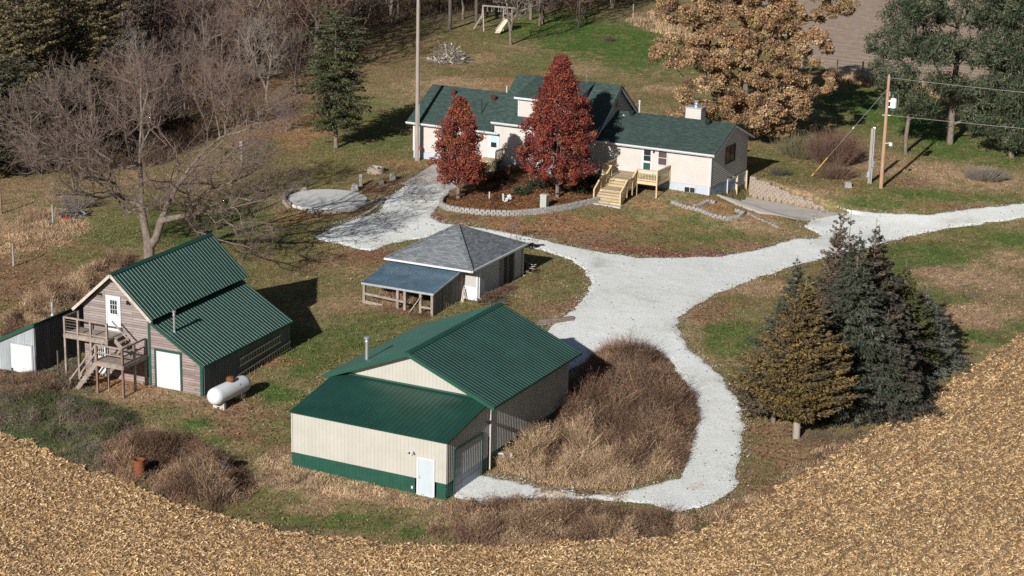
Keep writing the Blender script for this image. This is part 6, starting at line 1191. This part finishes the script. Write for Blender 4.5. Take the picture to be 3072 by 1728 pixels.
# fire ring, stones
x, y, z = G(945, 433); R = thing('fire_ring', 'round tan fire ring full of pale split wood in the yard', 'fire pit', (x, y, z)); part(R, 'ring', M['blocktan'], lambda b: b.lathe([(.75, -.1), (.75, .42), (.62, .42), (.6, .1)], 20)); pile_free(R, 'firewood', M['lichen'], 34, .75, .5, .3, .6, .04, .08)
for dx, dy, w_, h_, lb in ((907, 468, .3, 1.0, 'tall narrow grey stone block left of the fire ring'), (988, 452, .55, .5, 'low square grey stone block right of the fire ring'), (960, 462, .4, .3, 'flat stone between the two grey blocks'), (893, 478, .6, .5, 'mossy boulder beside the round concrete pad')):
    x, y, z = G(dx, dy); b = MB(); q = lambda s: RNG.uniform(-s, s); b.hexa([(-w_ / 2 + q(.03), -w_ / 2, -.1), (w_ / 2, -w_ / 2 + q(.03), -.1), (w_ / 2, w_ / 2, -.1), (-w_ / 2, w_ / 2, -.1), (-w_ / 2 * .8, -w_ / 2 * .85, h_ + q(.05)), (w_ / 2 * .85, -w_ / 2 * .8, h_ + q(.05)), (w_ / 2 * .8, w_ / 2 * .85, h_ + q(.03)), (-w_ / 2 * .85, w_ / 2 * .8, h_)]); tag(b.build('stone', M['block'], loc=(x, y, z)), lb, 'stone')
# piles
R = tree_at('brush_pile', 'heap of pale logs and grey brush on the back lawn', 'brush pile', 1127, 155); pile_free(R, 'log', M['lichen'], 42, 1.9, 1.7, .8, 2.4, .05, .14); pile_free(R, 'brushwood', M['twiggrey'], 420, 2.4, 2.1, .6, 1.8, .012, .03)
R = tree_at('lumber_pile', 'loose dark and tan boards lying on the gravel edge behind the metal barn', 'lumber', 1395, 812)
for i in range(6): part(R, 'board', M['postwood'] if i % 2 else M['deckgrey'], lambda b: b.beam((-1.2 + RNG.uniform(-.3, .3), -.6 + i * .12, .06 + .03 * i), (1.3, .5 + i * .1, .06 + .03 * i), .18, .05))
R = tree_at('rubble_pile', 'heap of red bricks and sticks behind the hip-roofed shed', 'rubble', 1325, 680); b = MB()
for i in range(60): a = RNG.uniform(-.9, .9); c = RNG.uniform(-.7, .7); h_ = max(.04, .5 - abs(a) * .4 - abs(c) * .3) * RNG.uniform(.3, 1); b.beam((a, c, h_), (a + RNG.uniform(-.15, .15), c + RNG.uniform(-.15, .15), h_ + RNG.uniform(-.05, .05)), .1, .07)
b.build('bricks', M['vent'], R)['kind'] = 'stuff'; pile_free(R, 'sticks', M['lichen'], 14, 1.0, .6, .4, 1.1, .02, .04)
R = tree_at('scrap_iron', 'low dark scrap iron with a long bar on the gravel behind the shed', 'scrap', 1335, 622); part(R, 'bar', M['blackvent'], lambda b: (b.beam((-.9, 0, .12), (1.0, .3, .2), .08, .08), b.beam((-.5, -.2, .15), (.2, .3, .3), .12, .1))); pile_free(R, 'pieces', M['blackvent'], 20, .6, .35, .2, .5, .03, .06)
R = tree_at('scrap_heap', 'grey scrap heap with two red cans on the left slope', 'scrap', 178, 545); pile_free(R, 'pieces', M['galvdark'], 60, 1.1, 1.2, .4, 1.4, .02, .05)
for xx in (-.35, -.1): part(R, 'can', M['red'], lambda b: b.lathe([(.01, 0), (.12, 0), (.12, .28), (.06, .33), (.01, .33)], 12, (xx, -1.0, .05)))
R = tree_at('implement', 'rusted disc implement in the bush beside the hip-roofed shed wall', 'implement', 1245, 760); pile_free(R, 'frame', M['barkdark'], 26, 1.2, .7, .6, 1.5, .02, .035)
R = tree_at('stump', 'small grey block beside the bare bush near the yellow guard', 'block', 2133, 470); part(R, 'body', M['block'], lambda b: b.hexa([(-.3, -.25, -.1), (.3, -.25, -.1), (.3, .25, -.1), (-.3, .25, -.1), (-.22, -.2, .5), (.25, -.2, .45), (.22, .2, .5), (-.25, .2, .48)]))
# play set at the edge of the wood
R = tree_at('play_set', 'wooden swing and play frame with a pale slide at the wood edge', 'play set', 1255, 78); PW = M['polegrey']
part(R, 'beam', PW, lambda b: b.beam((-2.0, .3, 3.0), (1.9, .8, 2.7), .14, .16))
for p, q in (((-1.8, -.5, 0), (-1.95, .3, 3.0)), ((-2.2, 1.3, 0), (-1.95, .35, 3.0)), ((-3.0, .2, .2), (-1.95, .3, 2.0)), ((.5, .3, 0), (.5, .3, 2.7)), ((1.5, .3, 0), (1.5, .3, 2.7)), ((.5, 1.4, 0), (.5, 1.4, 2.7)), ((1.5, 1.4, 0), (1.5, 1.4, 2.7))): part(R, 'post', PW, lambda b: b.beam(p, q, .13, .13))
part(R, 'platform', PW, lambda b: (b.box(.45, 1.55, .25, 1.45, 1.35, 1.42), b.beam((.5, .3, 2.1), (1.5, .3, 2.1), .05, .1)))
part(R, 'slide', M['slide'], lambda b: (b.slab([(.7, .2, 1.45), (1.25, .2, 1.45), (.3, -1.9, .35), (-.3, -1.8, .35)], .04), b.slab([(-.3, -1.8, .35), (.3, -1.9, .35), (.15, -2.5, .2), (-.45, -2.4, .2)], .04), b.beam((.68, .2, 1.52), (-.32, -1.8, .42), .05, .16), b.beam((1.27, .2, 1.52), (.32, -1.9, .42), .05, .16)))
for xx in (-1.4, -.9, -.1, .2): part(R, 'trapeze_ring', M['white'], lambda b: b.lathe([(.1, -.02), (.14, 0), (.1, .02), (.1, -.02)], 10, (xx, .45, 2.35)))
for xx in (-1.4, -.9, -.1, .2): part(R, 'chain', M['galv'], lambda b: b.tube((xx, .45, 2.45), (xx, .48, 2.85), .02, 5))
# single trees by the play set
for dx, dy, i, s, lb in ((1131, 74, 2, 1.2, 'tall pale-trunked bare tree between the pole and the play set'), (1285, 112, 4, .9, 'leaning bare tree directly right of the slide'), (985, 60, 0, 1.0, 'bare tree with dark trunk left of the tall pole top'), (897, 122, 0, 1.0, 'thick pale stubby trunk right of the dark green pine'), (1365, 60, 3, .85, 'grey dense bushy bare tree right of the play set'), (1745, 10, 1, .8, 'bare brown tree in tan grass at the far field corner'), (1540, 20, 3, .9, 'bushy bare tree at the top of the bright green lawn')):
    x, y, z = G(dx, dy); put(KB, i, x, y, lb, None, s)

# ================================================================ shrubs and weeds
def stemshrub(name, label, dx, dy, rx, ry, h, n, m, r=.014, col=None, cat='bush', sub=3, lean=.5):
    R = tree_at(name, label, cat, dx, dy); a = RNG.uniform(0, 2 * pi, n); q = RNG.uniform(0, 1, n) ** .5; B = np.stack([rx * .45 * q * np.cos(a), ry * .45 * q * np.sin(a), np.full(n, -.05)], 1)
    D = np.stack([np.cos(a) * q * rx * lean, np.sin(a) * q * ry * lean, h * (1 - .35 * q * q) * RNG.uniform(.6, 1.05, n)], 1) + RNG.normal(0, .12, (n, 3)); Mi = B + D * .5 + RNG.normal(0, .06, (n, 3)); E_ = B + D; S = [(B, Mi, r, r * .8), (Mi, E_, r * .8, r * .4)]
    for _ in range(sub): t = RNG.uniform(.3, .95, n)[:, None]; b_ = B + D * t; e_ = D / np.linalg.norm(D, axis=1)[:, None] + RNG.normal(0, .5, (n, 3)); S.append((b_, b_ + e_ * h * RNG.uniform(.12, .3, (n, 1)), r * .6, r * .3))
    V, F = joinm([tubes(p, q_, np.full(n, r0), np.full(n, r1), 3) for p, q_, r0, r1 in S]); link('stems', np_mesh('stems', V, F), m, R)
stemshrub('bare_bush', 'big bare brown bush under the slanting guy wire', 2095, 415, 2.8, 2.2, 3.3, 620, M['twigbrown'], .016); stemshrub('bare_bush', 'wide bare greenish bush left of the guy wire bush', 2015, 395, 2.8, 2.0, 2.2, 480, mat('olive_twigs', (.16, .14, .075), .9, .3, .5), .015)
stemshrub('bare_bush', 'dense bare bush low in front of the guy wire bush', 2100, 448, 2.0, 1.3, 1.3, 420, M['twigbrown'], .015); stemshrub('bare_bush', 'round low grey-brown bush alone on the right lawn', 2480, 452, 2.0, 1.5, 1.2, 620, M['twiggrey'], .014, lean=.6)
stemshrub('bare_bush', 'tiny dark bush alone on the bright green back lawn', 1532, 104, .7, .5, .7, 90, M['barkdark'], .02); stemshrub('bare_bush', 'grey brush clump by the scrap heap on the left slope', 195, 520, 1.8, 1.2, 1.2, 240, M['twiggrey'], .016)
stemshrub('bare_bush', 'dark twiggy bush at the corner of the farmhouse apron wall', 1958, 470 - 30, 1.2, .8, .8, 120, M['barkdark'], .015)
def bush(label, dx, dy, r, h, pal, n=26, nl=46, size=.14):
    R = tree_at('shrub', label, 'shrub', dx, dy); C = ellipsoid_pts(n, (0, 0, h * .5), (r, r * .8, h * .45), .4); k = len(C); idx = np.repeat(np.arange(k), nl); v = RNG.normal(0, .13, (len(idx), 3)); P = C[idx] + v; P[:, 2] = np.abs(P[:, 2]); pal = np.array(pal)
    V, F, CC = leafquads(P, size * RNG.uniform(.6, 1.3, len(P)), pal[RNG.integers(0, len(pal), len(P))] * RNG.uniform(.6, 1.4, (len(P), 1)), .6, .4); link('foliage', np_mesh('foliage', V, [F], CC), M['leafy'], R)
    V, F = tubes(np.zeros((k, 3)), C, np.full(k, .012), np.full(k, .006), 4); link('stems', np_mesh('stems', V, [F]), M['barkdark'], R)
DGP = [(.04, .055, .03), (.06, .07, .035), (.03, .04, .025)]; RDP = [(.07, .03, .03), (.1, .045, .035), (.045, .03, .025)]
bush('dark green spreading shrub right of the white garden ornament', 1308, 492, .75, .7, DGP); bush('dark green taller shrub left of the larger red tree', 1352, 478, .9, 1.0, DGP, 34); bush('dark shrub right of the larger red tree trunk', 1462, 488, .8, 1.0, DGP, 30); bush('dark shrub in the shade behind the larger red tree', 1488, 462, .9, 1.1, DGP, 30)
bush('dark evergreen shrub beside the small pine stoop', 1195, 455, 1.0, 1.1, DGP, 34); bush('dark red shrub in the shade of the farmhouse bed', 1245, 455, 1.1, .9, RDP, 34); bush('orange-brown shrub against the farmhouse foundation', 1290, 436, .9, .7, [(.25, .13, .06), (.18, .1, .05), (.14, .12, .05)], 28); bush('small rusty shrub right of the white marker pipe', 1262, 478, .6, .5, [(.16, .08, .05), (.1, .05, .035)], 18); bush('orange shrub by the small stoop steps', 1208, 430, .6, .9, [(.26, .12, .05), (.3, .16, .07), (.15, .07, .04)], 22)
# weed masses
RB = np.array([(.22, .135, .088), (.28, .18, .12), (.16, .105, .075), (.33, .22, .145), (.12, .08, .06), (.24, .15, .11)]); TN = np.array([(.50, .37, .24), (.42, .30, .19), (.58, .44, .29), (.34, .24, .16), (.45, .30, .19)]); GY = np.array([(.20, .17, .14), (.16, .15, .10), (.25, .21, .17), (.15, .11, .085)]); BG = np.array([(.08, .105, .045), (.10, .12, .055), (.15, .135, .08), (.07, .09, .045)])
def weeds(name, polyD, n, hmin, hmax, pal, pal2=None, mixf=None, wd=.035, tuft=True, edge=.9, extra_h=None, lean=(.2, .8), top=None, patchy=0.):
    poly = Gp(polyD); q = rand_in(poly, n, -.1)
    if patchy:
        d_ = sdist(q[:, 0], q[:, 1], poly); nz = fbm(q[:, 0] / 1.6, q[:, 1] / 1.6, 55, 4) + .10 * np.clip(d_, -1, 1.5) - .1
        q = q[(nz > patchy) | (RNG.uniform(0, 1, len(q)) < .12)]; n = len(q)
    d = sdist(q[:, 0], q[:, 1], poly); hz = fbm(q[:, 0] / 1.5, q[:, 1] / 1.5, 91); ef = np.clip(.3 + d / edge * .7, .2, 1)
    H_ = (hmin + (hmax - hmin) * sstep((hz - .3) / .4)) * ef * RNG.uniform(.55, 1.1, n); z = terr(q[:, 0], q[:, 1])
    nc = max(6, int(n / 170)); cc_ = q[RNG.integers(0, n, nc)]; ci = np.concatenate([np.argmin(((q[i:i + 4000, None, :] - cc_[None]) ** 2).sum(-1), 1) for i in range(0, n, 4000)])
    cd_ = np.sqrt(((q - cc_[ci]) ** 2).sum(1)); H_ = H_ * RNG.uniform(.6, 1.25, nc)[ci] * np.clip(1.12 - cd_ * .38, .45, 1.1)
    cp = RNG.integers(0, len(pal), nc)[ci]; ri = RNG.uniform(0, 1, n) < .35; cp[ri] = RNG.integers(0, len(pal), ri.sum()); C = pal[cp] * RNG.uniform(.65, 1.25, nc)[ci][:, None]
    if pal2 is not None: f = mixf(q[:, 0], q[:, 1]); s_ = (RNG.uniform(0, 1, nc)[ci] * .7 + RNG.uniform(0, .3, n)) < f; C[s_] = pal2[RNG.integers(0, len(pal2), s_.sum())]
    C = C * RNG.uniform(.6, 1.3, (n, 1)) * (.75 + .5 * fbm(q[:, 0] / .8, q[:, 1] / .8, 95))[:, None]
    blades('weeds', np.c_[q, z], H_, np.full(n, wd) * RNG.uniform(.5, 1.3, n), RNG.uniform(*lean, n), C, M['twigattr'], seg=2).name = name
    if tuft:      # feathery seed heads and side sprays at the upper part of every third stem
        k = RNG.uniform(0, 1, n) < .8; k = np.where(k)[0]; m_ = 5; idx = np.repeat(k, m_); P = np.c_[q, z][idx] + np.stack([RNG.normal(0, .14, len(idx)), RNG.normal(0, .14, len(idx)), H_[idx] * RNG.uniform(.35, 1.05, len(idx))], 1); dd = RNG.normal(0, 1, (len(idx), 3)) + np.array([0, 0, .6])
        V, F, CC = leafquads(P, RNG.uniform(.08, .2, len(idx)), C[idx] * RNG.uniform(.7, 1.25, (len(idx), 1)), .13, .2, 1., dd); tag(link(name + '_heads', np_mesh(name + '_heads', V, [F], CC), M['twigattr']), kind='stuff')
MOUND = [(1245, 1150), (1290, 1095), (1325, 1060), (1370, 1030), (1440, 965), (1490, 905), (1520, 885), (1570, 878), (1650, 893), (1700, 950), (1745, 1000), (1750, 1060), (1735, 1130), (1715, 1178), (1640, 1205), (1560, 1230), (1450, 1228), (1350, 1208), (1260, 1180)]
_fr = G(1450, 1180)[1]; _bk = G(1500, 900)[1]
weeds('dry_weed_mound', MOUND, 40000, .7, 2.2, RB, TN, lambda x, y: np.clip(.85 - (y - _fr) / (_bk - _fr) * 2.4 - (x - 2) * .05 + (fbm(x / 1.2, y / 1.2, 12) - .5) * 1.5, .03, .9), wd=.04, edge=2.2)
weeds('brushy_weeds', [(1080, 1345), (1110, 1290), (1180, 1262), (1350, 1258), (1500, 1275), (1620, 1290), (1760, 1310), (1700, 1345), (1500, 1362), (1250, 1380), (1120, 1365)], 17000, .3, 1.3, RB, TN, lambda x, y: .3 + 0 * x, patchy=.40)
weeds('brushy_weeds', [(1700, 1300), (1900, 1240), (2050, 1130), (2160, 1095), (2230, 1050), (2150, 1110), (1950, 1235), (1830, 1315)], 5000, .15, .4, RB, TN, lambda x, y: .5 + 0 * x, tuft=False)
weeds('brushy_weeds', [(230, 1160), (300, 1110), (420, 1085), (480, 1100), (560, 1150), (620, 1190), (640, 1240), (560, 1290), (480, 1275), (380, 1235), (290, 1205)], 17000, .4, 1.6, RB, TN, lambda x, y: .18 + 0 * x, patchy=.40)
weeds('green_grey_weeds', [(0, 1075), (-20, 1000), (60, 960), (160, 985), (260, 1010), (340, 1040), (380, 1090), (330, 1150), (250, 1185), (180, 1165), (90, 1110)], 15000, .15, .7, GY, BG, lambda x, y: .45 + 0 * x, tuft=True, patchy=.42)
weeds('brown_weeds', [(0, 960), (50, 935), (200, 945), (230, 985), (120, 1010), (0, 1030)], 6000, .2, .7, RB, GY, lambda x, y: .4 + 0 * x, patchy=.42)
weeds('tan_grass', [(640, 1160), (720, 1120), (735, 1165), (900, 1205), (1050, 1250), (1130, 1262), (1100, 1285), (900, 1255), (760, 1240), (680, 1215)], 9000, .12, .35, TN, tuft=False, wd=.03)
weeds('fence_row_weeds', [(0, 800), (60, 760), (150, 715), (240, 672), (330, 640), (350, 655), (270, 700), (200, 760), (120, 800), (0, 850)], 11000, .4, 1.4, RB, TN, lambda x, y: .45 + 0 * x, patchy=.40)
weeds('tan_grass', [(0, 600), (20, 540), (100, 520), (210, 530), (230, 580), (150, 620), (60, 640), (0, 650)], 9000, .15, .5, TN, RB, lambda x, y: .15 + 0 * x, tuft=False, wd=.035)
weeds('fence_row_grass', [(1560, 45), (1640, 30), (1700, 50), (1750, 90), (1700, 95), (1600, 70)], 2500, .6, 1.6, TN, wd=.07, tuft=False)
weeds('fence_row_grass', [(2080, 175), (2160, 195), (2250, 210), (2340, 222), (2440, 245), (2440, 262), (2330, 240), (2240, 225), (2150, 212), (2070, 200)], 5000, .4, 1.2, TN, RB, lambda x, y: .4 + 0 * x, wd=.06, tuft=False)
def poly_sh(pts): return [hw2 for hw2 in pts]
# dry weeds growing inside and before the open lean-to, and along its clapboard side
c_, s_ = cos(radians(-26)), sin(radians(-26)); sw = lambda a, b: (-2.36 + a * c_ - b * s_, 130.55 + a * s_ + b * c_)
def weedsW(name, poly, n, h0, h1, pal, **k):
    global Gp; g = Gp; Gp = lambda L: np.array(L); weeds(name, poly, n, h0, h1, pal, **k); Gp = g
weedsW('lean_to_weeds', [sw(-6.0, -4.0), sw(-3.3, -3.9), sw(-3.3, -.6), sw(-6.0, -.6)], 2600, 1.0, 1.9, TN * .8, wd=.04); weedsW('lean_to_weeds', [sw(-5.2, -5.2), sw(-1.2, -5.0), sw(-1.2, -4.3), sw(-5.2, -4.4)], 900, .2, .8, RB)
weedsW('wall_weeds', [sw(.15, -.3), sw(1.0, 0), sw(1.0, 4.2), sw(.15, 4.2)], 1300, .3, .9, RB * .8)
c2_, s2_ = cos(radians(-23.9)), sin(radians(-23.9)); lw_ = lambda a, b: (-21.31 + a * c2_ - b * s2_, 111.95 + a * s2_ + b * c2_)
weedsW('wall_weeds', [lw_(-9.5, -3.2), lw_(-5.0, -2.4), lw_(-5.0, -1.4), lw_(-6.9, -1.9), lw_(-9.5, -1.9)], 1800, .3, .9, RB); weedsW('wall_weeds', [lw_(-6.9, -1.8), lw_(-5.2, -1.5), lw_(-5.2, 1), lw_(-6.9, 1.5)], 900, .3, .9, GY)
# undergrowth of the wood
weeds('undergrowth', [(-60, 420), (80, 330), (250, 300), (420, 190), (640, 165), (780, 140), (900, 70), (1180, 35), (1420, 22), (1600, 12), (1640, -60), (1200, -90), (600, -90), (-100, -90), (-200, 200)], 52000, .7, 3.0, np.concatenate([RB * .75, RB * .5]), GY, lambda x, y: .22 + 0 * x, wd=.06)

weeds('drive_weeds', [(1725, 1215), (1750, 1203), (1785, 1208), (1790, 1225), (1760, 1242), (1725, 1238)], 700, .05, .2, TN, RB, lambda x, y: .3 + 0 * x, tuft=False)
weeds('drive_weeds', [(1340, 1222), (1420, 1228), (1500, 1236), (1585, 1238), (1600, 1252), (1560, 1263), (1480, 1264), (1400, 1262), (1340, 1250)], 4200, .08, .32, TN, RB, lambda x, y: .6 + 0 * x, tuft=False)

weeds('scrub_thicket', [(150, 330), (260, 300), (400, 300), (520, 310), (540, 350), (470, 395), (380, 420), (260, 440), (170, 440), (120, 400)], 15000, .7, 2.4, RB * .75, GY * .8, lambda x, y: .3 + 0 * x, wd=.045, patchy=.47)
weeds('scrub_thicket', [(560, 230), (700, 200), (800, 180), (900, 130), (860, 110), (700, 160), (560, 195)], 9000, .6, 2.0, RB * .8, GY * .8, lambda x, y: .4 + 0 * x, wd=.05, patchy=.4)
